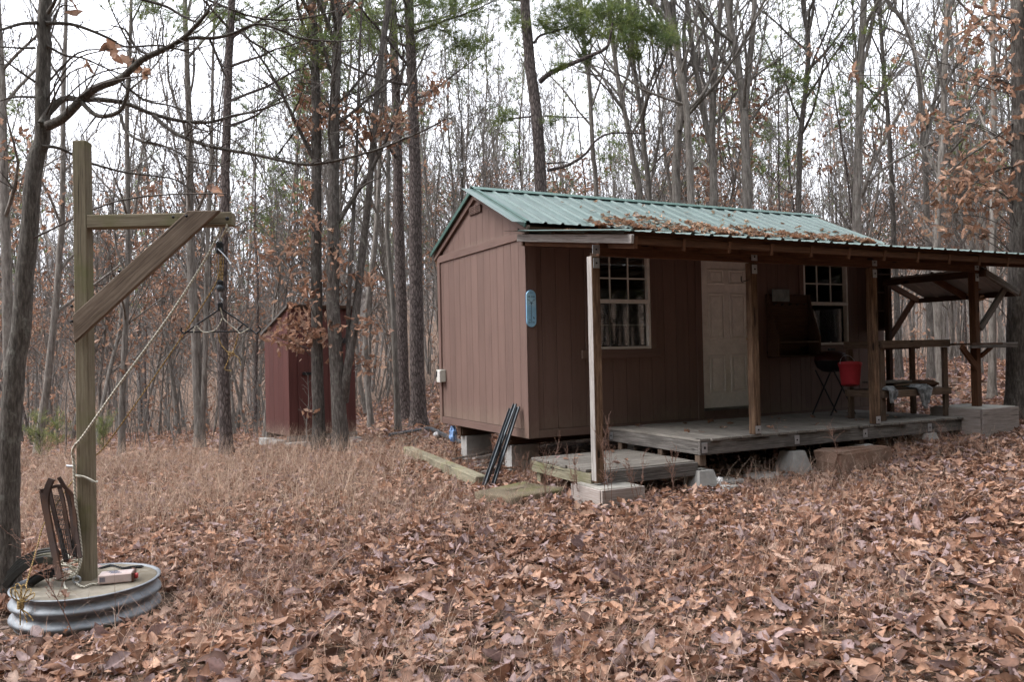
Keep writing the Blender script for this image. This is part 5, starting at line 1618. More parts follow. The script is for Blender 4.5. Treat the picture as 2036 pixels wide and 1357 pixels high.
TM_FAR = [leaf_template(gT, 0, 'far') for k in range(6)]
def leaf_cluster(g, acc, c, r_, n, size=0.12, tm=TM_MID):
    c = np.asarray(c, float)
    P = c+g.normal(0, 1, (n, 3))*np.array([r_, r_, r_*0.75])*0.6
    scatter(g, acc, P, g.uniform(0.7, 1.25, n)*size, g.uniform(0.5, 2.3, n), tm, DEAD_COLS, 0.3)

def tree_obj(name, label, base, A, B, C, Cmat, mats, group=None, cname='foliage'):
    t = thing(name, label, 'tree', base, group)
    obj('trunk', A.mesh('trunk', mats[0], True), t)
    if B is not None and B.n: obj('crown', B.mesh('crown', mats[1], True), t)
    if C is not None and C.n: obj(cname, C.mesh(cname, Cmat), t)
    return t
TREE_SPOTS = []
def traced(label, pts, depth, w0, w1, kind='bare', H=14.0, seed=0, nb=20, start=0.35, forks=(), branches=(), leaves=(), tufts=(), name=None, bark_=None, dens=1.0, group=None, twigs=0, angle=(0.45, 0.95), k_leaf=1.0, llen=0.24):
    """a tree whose stem passes through the given photo pixels at the given distance; it carries on above the frame"""
    g = np.random.default_rng(1000+seed)
    P3 = [at(px, py, depth) for px, py in pts]
    b0 = P3[0].copy()
    zg = gz(b0[0], b0[1])
    if b0[2] > zg+0.15:
        dr = (P3[0]-P3[1]) if len(P3) > 1 else np.array([0, 0, -1.0])
        k = (b0[2]-zg)/max(abs(dr[2]), 0.2)
        e = b0+dr*min(k, 3.0)*0.6; e[2] = gz(e[0], e[1])-0.06
        P3 = [e]+P3
    else:
        P3[0][2] = zg-0.06
    base = P3[0].copy(); base[2] = gz(base[0], base[1])
    top = P3[-1]; d = unit(P3[-1]-P3[-2]); d = unit(d+np.array([0, 0, 1.2]))
    while P3[-1][2] < base[2]+H:
        d = unit(d+g.normal(0, 0.05, 3)+np.array([0, 0, 0.12])); P3.append(P3[-1]+d*1.6)
    Q = smooth_path(P3, 4)
    Q += np.cumsum(g.normal(0, 0.012, Q.shape), 0)*np.array([1, 1, 0])*0.4
    px2m = depth/FPX
    zt = P3[len(pts)-1][2]
    zz = np.clip((Q[:, 2]-base[2])/max(zt-base[2], 0.1), 0, None)
    r0, r1 = w0*px2m/2, w1*px2m/2
    R = np.where(zz < 1, r0+(r1-r0)*zz, r1*np.clip(1-(zz-1)*max(zt-base[2], 0.1)/max(base[2]+H-zt, 0.5), 0.05, 1)**0.8)
    R = np.maximum(R, 0.006)
    flare = 1+0.55*np.exp(-(Q[:, 2]-base[2])/0.18)
    R = R*np.clip(flare, 1, 1.6)
    A, B, C = Acc(), Acc(), Acc()
    tube(A, Q-base, R, 12 if w0*0.5 > 8 else 9)
    tips = []
    Pb = Q-base
    for f in forks:                                          # further stems: pixel path, widths, whether they carry on up
        fp, fw0, fw1 = f
        F = [at(px, py, depth+g.uniform(-0.1, 0.1)) for px, py in fp]
        d = unit(F[-1]-F[-2]); d = unit(d+np.array([0, 0, 0.8]))
        while F[-1][2] < base[2]+H*0.92:
            d = unit(d+g.normal(0, 0.06, 3)+np.array([0, 0, 0.1])); F.append(F[-1]+d*1.5)
        FQ = smooth_path(F, 4)-base
        FR = np.linspace(fw0*px2m/2, 0.008, len(FQ))
        zf = at(*fp[-1], depth)[2]-base[2]
        FR = np.where(FQ[:, 2] < zf, np.interp(FQ[:, 2], [FQ[0, 2], zf], [fw0*px2m/2, fw1*px2m/2]), fw1*px2m/2*np.clip(1-(FQ[:, 2]-zf)/max(H-zf, 1), 0.06, 1))
        tube(A, FQ, FR, 9)
        grow_crown(g, FQ, FR, A, B, max(4, nb//2), max(0.4, start), H*0.7, 0.0035, dens, tips, angle, llen)
    if kind != 'pine':
        grow_crown(g, Pb, R, A, B, nb, start, H, 0.0035, dens, tips, angle, llen)
    else:
        nbp = nb
        for i in range(nbp):
            t = start+(1-start)*(i+g.uniform(0, 1))/nbp
            p, r, ax = interp(Pb, R, min(t, 0.98))
            L = H*0.17*(1.15-t)*g.uniform(0.7, 1.3)+0.5
            dd = side_dir(g, np.array([0, 0, 1.0]), g.uniform(1.0, 1.5))
            BQ = limb_path(g, p, dd, L, 6, 0.10, 0.05)
            BR = np.linspace(min(r*0.4, 0.035), 0.007, 7); tube(A, BQ, BR, 5)
            cs, ds_ = [], []
            for j in range(int(8+L*7)):
                p2, r2, ax2 = interp(BQ, BR, g.uniform(0.35, 1.0))
                e = limb_path(g, p2, side_dir(g, ax2, g.uniform(0.4, 1.0)), L*g.uniform(0.12, 0.3), 2, 0.1, 0.08)
                tube(B, e, [0.006, 0.005, 0.004], 3)
                for q in (e[1], e[2], (e[1]+e[2])/2): cs.append(q+g.normal(0, 0.03, 3)); ds_.append(unit(e[2]-e[1]))
            needles(g, C, cs, ds_, 15, 0.17, 0.0055, PINE_COLS)
    for br_ in branches:                                      # traced limbs: list of (px, py, depth offset), widths px
        bp_, bw0, bw1 = br_
        BQ = smooth_path([at(q[0], q[1], depth+(q[2] if len(q) > 2 else 0)) for q in bp_], 4)-base
        BR = np.linspace(bw0*px2m/2, max(bw1*px2m/2, 0.004), len(BQ))
        tube(A, BQ, BR, 7)
        Lb_ = np.linalg.norm(np.diff(BQ, axis=0), axis=1).sum()
        for j in range(int(Lb_*(5 if twigs == 0 else twigs))):
            t2 = g.uniform(0.12, 1.0); p2, r2, ax2 = interp(BQ, BR, t2)
            L2 = g.uniform(0.10, 0.5)*(1.2 if kind != 'pine' else 0.8)
            Q2 = limb_path(g, p2, side_dir(g, ax2, g.uniform(0.5, 1.1)), L2, 4, 0.28, 0.05)
            tube(B, Q2, np.linspace(max(min(r2*0.5, 0.007), 0.0028), 0.002, 5), 3)
            tips.append(Q2)
            if g.uniform() < 0.6:
                p3, _, ax3 = interp(Q2, np.full(5, 0.002), g.uniform(0.4, 0.9))
                Q3 = limb_path(g, p3, side_dir(g, ax3, 0.8), L2*0.45, 3, 0.25, 0.05); tube(B, Q3, np.linspace(0.0026, 0.0018, 4), 3)
    for (px, py, rad, n) in leaves:                          # clusters of clinging leaves, each on a twig from the stem
        c = at(px, py, depth+g.uniform(-0.5, 0.35))-base
        i = int(np.argmin(np.linalg.norm(Pb-(c-np.array([0, 0, 0.35])), axis=1)))
        p = Pb[i]
        mid = (p+c)/2+np.array([0, 0, 0.12])
        tw = smooth_path([p, mid, c, c+unit(c-p)*0.1+np.array([0, 0, -0.05])], 4)
        tube(B, tw, np.linspace(0.008, 0.003, len(tw)), 4)
        leaf_cluster(g, C, c, rad*px2m*1.65, int(n*k_leaf), 0.125, TM_MID)
    for (px, py, rad, n) in tufts:
        n = int(n*2.9)
        c = at(px, py, depth+g.uniform(-0.4, 0.4))-base
        cs = c+g.normal(0, 1, (n, 3))*rad*px2m*np.array([0.85, 0.85, 0.55]); ds_ = g.normal(0, 1, (n, 3)); ds_[:, 2] = np.abs(ds_[:, 2])*0.6
        ds_ /= np.linalg.norm(ds_, axis=1, keepdims=True)
        needles(g, C, cs, ds_, 26, 0.21, 0.0038, PINE_COLS)
        for j in range(max(2, n//6)):
            q = cs[j]; tube(B, np.array([c+(q-c)*0.0, (c+q)/2+g.normal(0, 0.03, 3), q]), [0.007, 0.005, 0.003], 3)
    mats = {'bare': (bark_ or 'bark', 'twig'), 'oak': (bark_ or 'bark_dark', 'twig_dark'), 'pine': (bark_ or 'bark_pine', 'twig_dark')}[kind]
    TREE_SPOTS.append((base[0], base[1], r0))
    return tree_obj(name or {'bare': 'bare_tree', 'oak': 'oak_tree', 'pine': 'pine_tree'}[kind], label, base, A, B, C,
                    M['needle'] if kind == 'pine' else M['twigleaf'], (M[mats[0]], M[mats[1]]), group, 'needles' if kind == 'pine' else 'foliage')

# the near oak at the left edge, its limbs reaching over the hoist
Z1 = lambda pts, s=0.501: [(x*s, y*s) + tuple(r) for (x, y, *r) in pts]
def near_oak():
    z = Z1
    br = [
        (z([(190, 500, 0), (250, 470, -.05), (320, 400, -.1), (380, 350, -.15), (480, 310, -.2), (560, 240, -.25), (640, 200, -.3), (700, 170, -.3), (760, 120, -.35), (830, 40, -.4)]), 15, 5),
        (z([(165, 490, 0), (200, 430, .05), (260, 390, .1), (320, 395, .15), (400, 395, .15), (500, 410, .2), (600, 450, .25), (720, 480, .3), (830, 485, .35), (920, 460, .4), (1018, 440, .4), (1130, 400, .4)]), 11, 3),
        ([(305, 230, .25), (341, 260, .2), (386, 281, .15), (441, 296, .1), (510, 308, .05), (595, 326, 0), (650, 323, 0), (725, 305, -.05), (780, 286, -.1), (850, 256, -.1), (885, 236, -.15)], 7, 2.5),
        (z([(335, 380, -.1), (330, 410, -.12), (390, 460, -.15), (470, 445, -.2), (500, 390, -.22), (515, 310, -.22)]), 8, 5),
        (z([(478, 455, -.2), (500, 520, -.25), (560, 560, -.3), (620, 570, -.3), (700, 600, -.35), (760, 640, -.35), (890, 660, -.4)]), 5, 2),
        (z([(165, 580, 0), (240, 590, .1), (340, 640, .2), (420, 665, .25), (500, 685, .3), (620, 700, .35), (700, 715, .4), (780, 770, .4)]), 5, 2),
        (z([(180, 90, 0), (280, 95, .1), (360, 120, .1), (440, 155, .15), (500, 185, .2), (640, 180, .2), (760, 210, .2)]), 6, 2.5),
        (z([(150, 90, 0), (80, 95, -.1), (0, 118, -.2), (-80, 120, -.3)]), 6, 2.5),
        (z([(140, 190, 0), (70, 190, -.1), (0, 185, -.2)]), 4, 2), (z([(140, 385, 0), (60, 385, -.1), (0, 400, -.1)]), 4, 2),
        (z([(140, 325, 0), (60, 270, -.1), (0, 220, -.1)]), 4, 2),
        (z([(185, 180, 0), (260, 220, .1), (330, 230, .15), (420, 270, .2), (500, 300, .2)]), 4, 2),
        (z([(690, 175, -.3), (760, 150, -.3), (850, 150, -.25), (930, 130, -.2), (1018, 95, -.2)])+[(560, 60, -.2), (595, 75, -.15), (665, 82, -.1), (718, 78, -.1)], 6, 2),
        (z([(830, 150, -.25), (860, 220, -.25), (890, 290, -.2), (930, 340, -.2), (1000, 410, -.2)]), 4, 1.6),
        (z([(600, 220, -.2), (540, 190, -.2), (500, 120, -.2), (440, 100, -.25)]), 4, 2),
        (z([(560, -5, .1), (660, 25, .1), (720, 60, .1), (790, 88, .05), (815, 50, .05), (840, 15, .0)]), 5, 2.5),
        (z([(515, 355, -.2), (580, 400, -.2), (680, 420, -.2), (760, 450, -.2)]), 4, 1.6),
        ([(415, 0, 0), (470, 22, 0), (500, 32, .05), (570, 40, .05), (655, 25, .1), (700, 5, .1)], 4, 2),
        ([(470, 55, 0), (500, 82, .0), (530, 100, .05), (560, 130, .1), (595, 162, .1), (632, 165, .1)], 4, 1.6),
        (z([(190, 50, 0), (215, 10, -.1), (225, -30, -.1)]), 6, 4),
    ]
    br = [(a_, b_*1.3, c_*1.25) for a_, b_, c_ in br]
    return traced('crooked-limbed oak at the left edge, its bare limbs reaching over the hoist',
        [(4, 1200), (10, 1140), (15, 1030), (17, 880), (25, 730), (38, 660), (46, 551), (58, 450), (70, 320), (83, 240), (88, 100), (86, 0)],
        5.75, 45, 24, 'oak', 9.0, 1, 6, 0.82, (), br,
        [(206, 100, 12, 3), (225, 100, 8, 2), (176, 130, 8, 2), (272, 130, 8, 3), (285, 150, 6, 2), (145, 12, 6, 2), (75, 55, 5, 1), (430, 385, 8, 3)], name='oak_tree', bark_='bark_near', twigs=15)
near_oak()
# pines and oaks round the shed
LF = [(600, 100, 14, 10), (612, 155, 14, 9), (630, 60, 14, 12), (605, 190, 16, 12), (632, 205, 12, 10), (622, 250, 14, 12), (612, 285, 14, 12), (600, 240, 12, 8), (645, 230, 14, 10),
      (598, 370, 14, 8), (618, 385, 12, 8), (615, 440, 18, 16), (590, 495, 26, 22), (560, 505, 22, 16), (622, 482, 14, 12), (620, 565, 26, 20), (600, 590, 18, 12), (575, 645, 16, 10),
      (610, 625, 20, 16), (620, 655, 26, 24), (555, 675, 16, 12), (590, 690, 18, 12), (592, 660, 20, 14), (640, 670, 18, 14), (618, 820, 8, 4), (623, 20, 14, 10), (640, 120, 12, 8)]
traced('dark straight oak with clinging brown leaves before the left part of the shed',
       [(635, 898), (633, 790), (631, 691), (629, 490), (628, 300), (628, 200), (622, 80), (618, 0)], 13.3, 25, 17, 'oak', 13, 2, 22, 0.30, (), (), LF, dens=1.0, k_leaf=2.6)
traced('forked dark oak with several stems before the right part of the shed',
       [(680, 898), (677, 830), (672, 741), (663, 590), (663, 490), (663, 300), (667, 150), (672, 40), (675, 0)], 13.2, 31, 17, 'oak', 13.5, 3, 22, 0.34,
       [([(684, 800), (690, 740), (703, 660), (711, 590), (722, 490), (733, 390), (740, 300), (753, 150), (765, 50), (772, 0)], 18, 9),
        ([(692, 720), (693, 660), (694, 590), (700, 480), (705, 390), (709, 310), (712, 200)], 11, 5)], (),
       [(676, 560, 16, 12), (684, 530, 14, 10), (672, 580, 14, 10), (715, 645, 18, 14), (735, 655, 14, 10), (705, 715, 20, 14), (735, 725, 14, 10), (735, 560, 14, 10), (742, 545, 10, 6), (690, 225, 16, 12), (700, 255, 12, 8),
        (745, 250, 16, 14), (770, 240, 22, 20), (800, 245, 20, 18), (775, 275, 18, 14), (830, 205, 16, 12), (855, 180, 16, 12), (870, 170, 10, 8), (875, 250, 8, 4), (720, 265, 12, 8), (670, 500, 10, 6), (690, 20, 12, 8), (765, 120, 12, 8)], k_leaf=2.3)
traced('tall straight pine with plated bark between the shed and the cabin',
       [(833, 862), (830, 740), (829, 600), (828, 390), (824, 250), (820, 125), (815, 0)], 16.6, 31, 18, 'pine', 16, 4, 30, 0.40,
       tufts=[(880, 60, 30, 10), (905, 80, 25, 10), (860, 30, 40, 14), (940, 85, 20, 8), (780, 20, 40, 12), (740, 40, 40, 10), (890, 20, 30, 8), (930, 100, 14, 6), (820, 60, 40, 8)])
traced('reddish straight pine just left of the tallest pine between shed and cabin',
       [(806, 850), (801, 740), (798, 600), (795, 490), (793, 320), (788, 150), (783, 0)], 18.5, 24, 16, 'pine', 16, 5, 30, 0.40,
       tufts=[(700, 30, 40, 10), (660, 20, 40, 10), (560, 30, 35, 10), (735, 90, 30, 8), (620, 35, 40, 8)])
traced('thin grey leaning tree left of the plated pine', [(792, 857), (787, 740), (780, 590), (770, 450), (772, 320), (765, 200), (768, 0)], 16.2, 12, 6, 'bare', 12, 6, 14, 0.4, dens=1.0)
traced('slim grey tree behind the right shoulder of the shed', [(735, 830), (725, 690), (730, 590), (745, 450), (752, 300), (760, 100), (762, 0)], 18, 12, 7, 'bare', 13, 7, 16, 0.4)
traced('tall slim pine standing right behind the hoist pulleys', [(450, 886), (446, 760), (443, 614), (446, 500), (451, 340), (456, 150), (461, 0)], 13.0, 24, 15, 'pine', 15, 8, 24, 0.45,
       tufts=[(430, 20, 30, 8), (470, 40, 25, 8), (320, 15, 40, 10), (400, 45, 30, 6), (290, 10, 30, 8)])
traced('dark twin-stemmed trunk left of the hoist pulleys', [(397, 880), (395, 770), (392, 640), (385, 500), (382, 300), (376, 100), (372, 0)], 14.5, 21, 10, 'oak', 13, 9, 18, 0.3, [([(402, 860), (408, 700), (411, 540), (420, 300), (424, 100)], 11, 5)], dens=1.0, bark_='bark')
traced('slim dark trunk between the hoist post and the ropes', [(240, 880), (243, 740), (249, 596), (252, 420), (250, 200), (258, 0)], 14.0, 13, 8, 'oak', 12, 10, 18, 0.3, [], (), [(262, 720, 14, 8), (225, 640, 14, 8), (270, 420, 16, 8), (240, 500, 12, 6)], bark_='bark')
traced('leaning slim trunk with brown leaves left of the hoist post', [(80, 868), (98, 740), (110, 614), (118, 500), (124, 420), (128, 200), (135, 0)], 14.0, 15, 9, 'oak', 12, 11, 18, 0.28, [], (), [(110, 380, 18, 10), (95, 420, 18, 10), (105, 490, 18, 10), (60, 300, 20, 8), (115, 450, 14, 8), (70, 540, 14, 8)], bark_='bark')
traced('grey trunk seen left of the near oak trunk', [(22, 870), (18, 690), (15, 540), (10, 350), (8, 200), (0, 0)], 12.5, 24, 13, 'oak', 12, 12, 18, 0.3, [], (), [(20, 350, 16, 9), (40, 270, 16, 8), (10, 300, 14, 8)], bark_='bark')
# trunks behind the cabin roof
traced('big dark pine rising behind the cabin ridge with long needle branch',
       [(1085, 560), (1080, 450), (1076, 380), (1068, 237), (1056, 136), (1048, 50), (1044, 0)], 15.0, 30, 20, 'pine', 16, 13, 22, 0.52, (),
       [([(1073, 163, 0), (1095, 145, -.1), (1140, 125, -.2), (1180, 108, -.3), (1205, 95, -.4), (1213, 75, -.4), (1218, 45, -.5)], 11, 4),
        ([(1062, 85, 0), (1075, 70, .1), (1110, 60, .2), (1150, 45, .3)], 6, 3),
        ([(1088, 339, 0), (1130, 328, -.1), (1165, 305, -.2), (1183, 281, -.2), (1215, 265, -.3), (1281, 265, -.4)], 7, 3),
        ([(1083, 230, 0), (1115, 232, .1), (1170, 234, .2)], 4, 2), ([(1055, 232, 0), (1020, 235, -.1), (1005, 233, -.1)], 4, 2), ([(1088, 325, 0), (1128, 322, .1)], 4, 2)],
       (), [(1110, 40, 26, 16), (1095, 55, 18, 10), (1145, 25, 28, 18), (1150, 60, 24, 14), (1190, 30, 28, 18), (1185, 70, 24, 12), (1215, 20, 26, 16), (1235, 50, 26, 16), (1255, 30, 24, 14), (1265, 65, 22, 14), (1295, 60, 22, 14), (1320, 65, 20, 12), (1330, 78, 14, 8), (1245, 80, 22, 10), (1110, 130, 10, 5), (1165, 115, 12, 6), (1130, 15, 22, 10), (1030, 20, 14, 6), (1028, 45, 12, 6), (1000, 232, 16, 6), (1100, 240, 10, 3), (1260, 110, 14, 6)])
spec = [
 ('thin straight pine-like trunk right of the big pine behind the roof', [(1185, 386), (1178, 300), (1172, 170), (1163, 100), (1155, 0)], 19, 12, 8, 'bare', []),
 ('left one of the leaning grey trunks behind the roof middle', [(1273, 393), (1258, 320), (1245, 240), (1237, 203), (1222, 115), (1212, 0)], 18, 15, 9, 'bare', []),
 ('slim grey trunk left of the forked trunks behind the roof', [(1290, 397), (1280, 300), (1276, 237), (1268, 180), (1258, 100), (1250, 0)], 18.5, 15, 8, 'bare', []),
 ('thick grey trunk with hugging partner behind the roof middle', [(1346, 402), (1344, 330), (1350, 237), (1353, 170), (1345, 80), (1338, 0)], 17, 25, 12, 'bare', [([(1352, 260), (1362, 150), (1360, 60), (1368, 0)], 10, 7)]),
 ('pale trunk curving left at its top behind the roof middle', [(1376, 402), (1370, 320), (1366, 237), (1352, 136), (1338, 60), (1324, 0)], 16.6, 19, 11, 'bare', []),
 ('grey tree forking into several upright stems behind the roof', [(1419, 404), (1417, 320), (1417, 237), (1420, 170), (1424, 102), (1434, 0)], 17, 25, 10, 'bare', [([(1412, 290), (1398, 220), (1388, 160), (1375, 80), (1366, 0)], 12, 8), ([(1420, 200), (1412, 130), (1400, 60), (1388, 0)], 9, 6)]),
 ('thick grey tree forked like a V behind the right roof half', [(1487, 411), (1484, 320), (1481, 237), (1474, 170), (1462, 90), (1444, 0)], 16.4, 27, 13, 'bare', [([(1480, 220), (1488, 140), (1496, 70), (1500, 0)], 15, 10)]),
 ('dark slim tree right of the V-forked tree, branch reaching right', [(1588, 420), (1590, 340), (1592, 268), (1603, 153), (1606, 80), (1596, 0)], 17.5, 14, 9, 'oak', [([(1606, 70), (1613, 40), (1618, 0)], 8, 5)]),
 ('grey trunk with lichen standing behind the far roof corner', [(1703, 458), (1705, 350), (1709, 230), (1711, 115), (1718, 0)], 17, 19, 14, 'bare', []),
 ('thin dark trunk right of the lichened trunk', [(1776, 462), (1770, 340), (1764, 230), (1757, 150), (1750, 60), (1748, 0)], 19, 12, 7, 'oak', []),
 ('grey trunk bending left above the porch end', [(1848, 600), (1846, 480), (1845, 421), (1840, 300), (1833, 211), (1820, 100), (1790, 30), (1765, 0)], 18, 14, 8, 'bare', [([(1840, 290), (1862, 180), (1880, 80), (1885, 0)], 8, 5)]),
 ('pale trunk seen through the counter shelter', [(1866, 700), (1862, 620), (1858, 560), (1862, 420), (1870, 250), (1875, 100), (1880, 0)], 15, 18, 10, 'bare', []),
 ('mossy-footed trunk right of the shelter post', [(1972, 790), (1973, 650), (1975, 460), (1977, 191), (1975, 0)], 13.5, 15, 9, 'bare', []),
]
for i, (lab, pts, dp, w0, w1, kd, fk) in enumerate(spec):
    bb = []
    if 'lichened' not in lab and 'lichen' in lab:
        bb = [([(1711, 395, 0), (1720, 370, -.1), (1735, 330, -.2), (1753, 287, -.3), (1790, 220, -.4), (1817, 163, -.5)], 9, 4), ([(1728, 360, -.2), (1765, 330, -.2), (1820, 300, -.3), (1880, 272, -.3), (1940, 245, -.4)], 6, 2)]
    if 'branch reaching right' in lab:
        bb = [([(1607, 137, 0), (1640, 105, .1), (1670, 65, .2), (1705, 15, .3)], 7, 3)]
    traced(lab, pts, dp, w0, w1, kd, 15, 30+i, 26, 0.25, fk, bb, dens=1.4, angle=(0.35, 0.9))
# leafy oak and dark trunk at the right edge
LR = [(1890, 240, 30, 16), (1860, 235, 22, 12), (1830, 230, 20, 10), (1900, 260, 20, 10), (1985, 20, 40, 26), (1940, 30, 34, 20), (1950, 60, 26, 14), (1915, 75, 26, 16), (2010, 40, 30, 20), (1930, 160, 26, 16), (1960, 150, 30, 20), (1985, 165, 26, 16), (2015, 190, 30, 18), (1990, 270, 26, 16),
      (1925, 350, 36, 30), (1960, 345, 40, 34), (1995, 355, 36, 30), (2025, 370, 26, 18), (1975, 310, 30, 20), (1930, 310, 24, 16), (1900, 385, 26, 16), (1945, 385, 30, 20), (1875, 430, 22, 14), (1850, 445, 18, 12), (1925, 445, 16, 12), (1935, 465, 12, 8), (1895, 360, 20, 12), (1990, 390, 22, 14), (1870, 380, 12, 6), (1780, 110, 8, 3), (1690, 150, 10, 4), (1940, 590, 10, 4)]
traced('dark oak trunk at the right edge with sprays of brown leaves',
       [(2022, 820), (2024, 700), (2026, 520), (2028, 300), (2027, 100), (2024, 0)], 11.3, 40, 24, 'oak', 11, 60, 16, 0.45, (),
       [([(2020, 240, 0), (1970, 280, -.2), (1900, 330, -.4), (1840, 400, -.5)], 5, 2), ([(2020, 330, 0), (1980, 340, -.2), (1930, 370, -.3), (1870, 430, -.4)], 5, 2), ([(2020, 40, 0), (1970, 30, .1), (1920, 60, .2), (1880, 85, .2)], 5, 2), ([(2020, 170, 0), (1960, 160, .1), (1900, 240, .1), (1830, 232, .2)], 5, 2)],
       LR, k_leaf=1.7)

# ------------------------------------------------------------------ the wood behind: prototypes, then copies
def proto(seed, kind):
    g = np.random.default_rng(5000+seed)
    H = g.uniform(11, 16.5)
    r0 = 0.032+0.055*g.uniform()**1.7
    lean = g.normal(0, 0.6, 2)
    n = 14
    t = np.linspace(0, 1, n)
    P = np.column_stack([lean[0]*t*2+np.cumsum(g.normal(0, 0.06, n)), lean[1]*t*2+np.cumsum(g.normal(0, 0.06, n)), t*H-0.1])
    P[:, :2] -= P[0, :2]
    R = r0*(1-0.86*t**0.9); R[0] *= 1.35
    A, B, C = Acc(), Acc(), Acc()
    tube(A, P, R, 7)
    tips = []
    if kind == 'pine':
        for i in range(26):
            tt = 0.42+0.57*(i+g.uniform(0, 1))/26
            p, r, ax = interp(P, R, tt)
            L = 2.2*(1.15-tt)+0.35
            BQ = limb_path(g, p, side_dir(g, np.array([0, 0, 1.0]), g.uniform(0.9, 1.45)), L, 4, 0.1, 0.06)
            tube(B, BQ, np.linspace(min(0.02, r*0.5), 0.006, 5), 4)
            cs, ds_ = [], []
            for j in range(int(5+L*6)):
                q, _, ax2 = interp(BQ, np.ones(5), g.uniform(0.3, 1)); cs.append(q+g.normal(0, 0.13, 3)); ds_.append(unit(ax2+g.normal(0, 0.5, 3)))
            needles(g, C, cs, ds_, 13, 0.22, 0.009, PINE_COLS)
        mats = ('bark_pine', 'twig_dark', 'needle')
    else:
        grow_crown(g, P, R, A, B, 34, 0.13 if kind == 'leafy' else 0.18, H, 0.0065, 1.3, tips, (0.35, 0.95), 0.22)
        if g.uniform() < 0.4:
            p, r, ax = interp(P, R, 0.35)
            Q = limb_path(g, p, unit(ax+g.normal(0, 0.25, 3)), H*0.55, 9, 0.07, 0.1); QR = np.linspace(r*0.75, 0.008, 10)
            tube(A, Q, QR, 6); grow_crown(g, Q, QR, A, B, 12, 0.2, H*0.6, 0.0045, 0.8, tips, (0.3, 0.85))
        if kind == 'leafy':
            low = [q for q in tips if q[-1][2] < H*0.55]
            for q in low:
                if g.uniform() < 0.30: leaf_cluster(g, C, q[-1], 0.22, int(g.integers(4, 10)), 0.135, TM_FAR)
        mats = ('bark' if g.uniform() < 0.8 else 'bark_dark', 'twig', 'twigleaf')
    out = [('trunk', A.mesh('trunk', M[mats[0]], True)), ('crown', B.mesh('crown', M[mats[1]], True))]
    if C.n: out.append(('needles' if kind == 'pine' else 'foliage', C.mesh('foliage', M[mats[2]])))
    return out, (A, B, C)
KINDS_ = ['bare']*9+['leafy']*4+['pine']*3
PROTOS = [proto(i, k) for i, k in enumerate(KINDS_)]
LAB = {'bare': ('bare_tree', 'slender bare grey tree in the wood behind the clearing', 'bare trees of the background wood'),
       'leafy': ('young_oak', 'slender young oak with clinging brown leaves in the background wood', 'leafy young oaks of the background wood'),
       'pine': ('pine_tree', 'slim green pine among the bare trees of the background wood', 'pines of the background wood')}
gW = np.random.default_rng(9)
def free_spot(x, y, dmin):
    if -2.3 < x < 8.8 and -3.2 < y < 4.6: return False
    if -3.2 < x < 1.6 and 2.5 < y < 9.5: return False
    for (a, b, r_) in TREE_SPOTS:
        if (a-x)**2+(b-y)**2 < dmin*dmin: return False
    return True
def put_tree(x, y, k, sc_, rz, ix, dep):
    meshes, _ = PROTOS[k]
    nm, lab, grp = LAB[KINDS_[k]]
    reg = ['left of the hoist post', 'between the hoist post and the shed', 'between the shed and the cabin', 'behind the left half of the roof', 'behind the right half of the roof', 'beyond the porch end'][int(np.searchsorted([-0.53, -0.30, -0.095, 0.17, 0.45], ix))]
    lab = {'bare': 'slim bare tree %s %s', 'leafy': 'brown-leaved young oak %s %s', 'pine': 'slim green pine %s %s'}[KINDS_[k]] % ('near the clearing' if dep < 22 else 'far back in the wood' if dep > 34 else 'inside the wood', reg)
    grp = grp+', '+reg
    o = bpy.data.objects.new(nm, None)
    o.empty_display_size = 0.1
    mw = T3((x, y, gz(x, y))) @ Matrix.Rotation(rz, 4, 'Z') @ Matrix.Scale(sc_, 4)
    link(o, None, mw); tag(o, lab, 'tree', grp)
    for n, me in meshes:
        c = bpy.data.objects.new(n, me); col.objects.link(c); c.parent = o
    TREE_SPOTS.append((x, y, 0.1))
placed = 0
tries = 0
while placed < 292 and tries < 20000:
    tries += 1
    dep = 14.0+34.0*gW.uniform()**0.75
    lat = gW.uniform(-0.74, 0.74)*dep
    p = CAM[:2]+F2*dep+R2*lat
    ix = lat/dep
    if ix < -0.12 and dep < 17.0: continue
    if -0.12 <= ix < 0.1 and dep < 17.5: continue
    if not free_spot(p[0], p[1], 0.55 if dep < 26 else 0.7): continue
    u = gW.uniform()
    leafy = 0.20+0.35*(ix < -0.33)+0.12*(ix > 0.45)
    k = int(gW.integers(0, 9)) if u > leafy+0.15 else (int(gW.integers(9, 13)) if u > 0.15 else int(gW.integers(13, 16)))
    put_tree(p[0], p[1], k, gW.uniform(0.8, 1.12), gW.uniform(0, 6.28), ix, dep)
    placed += 1
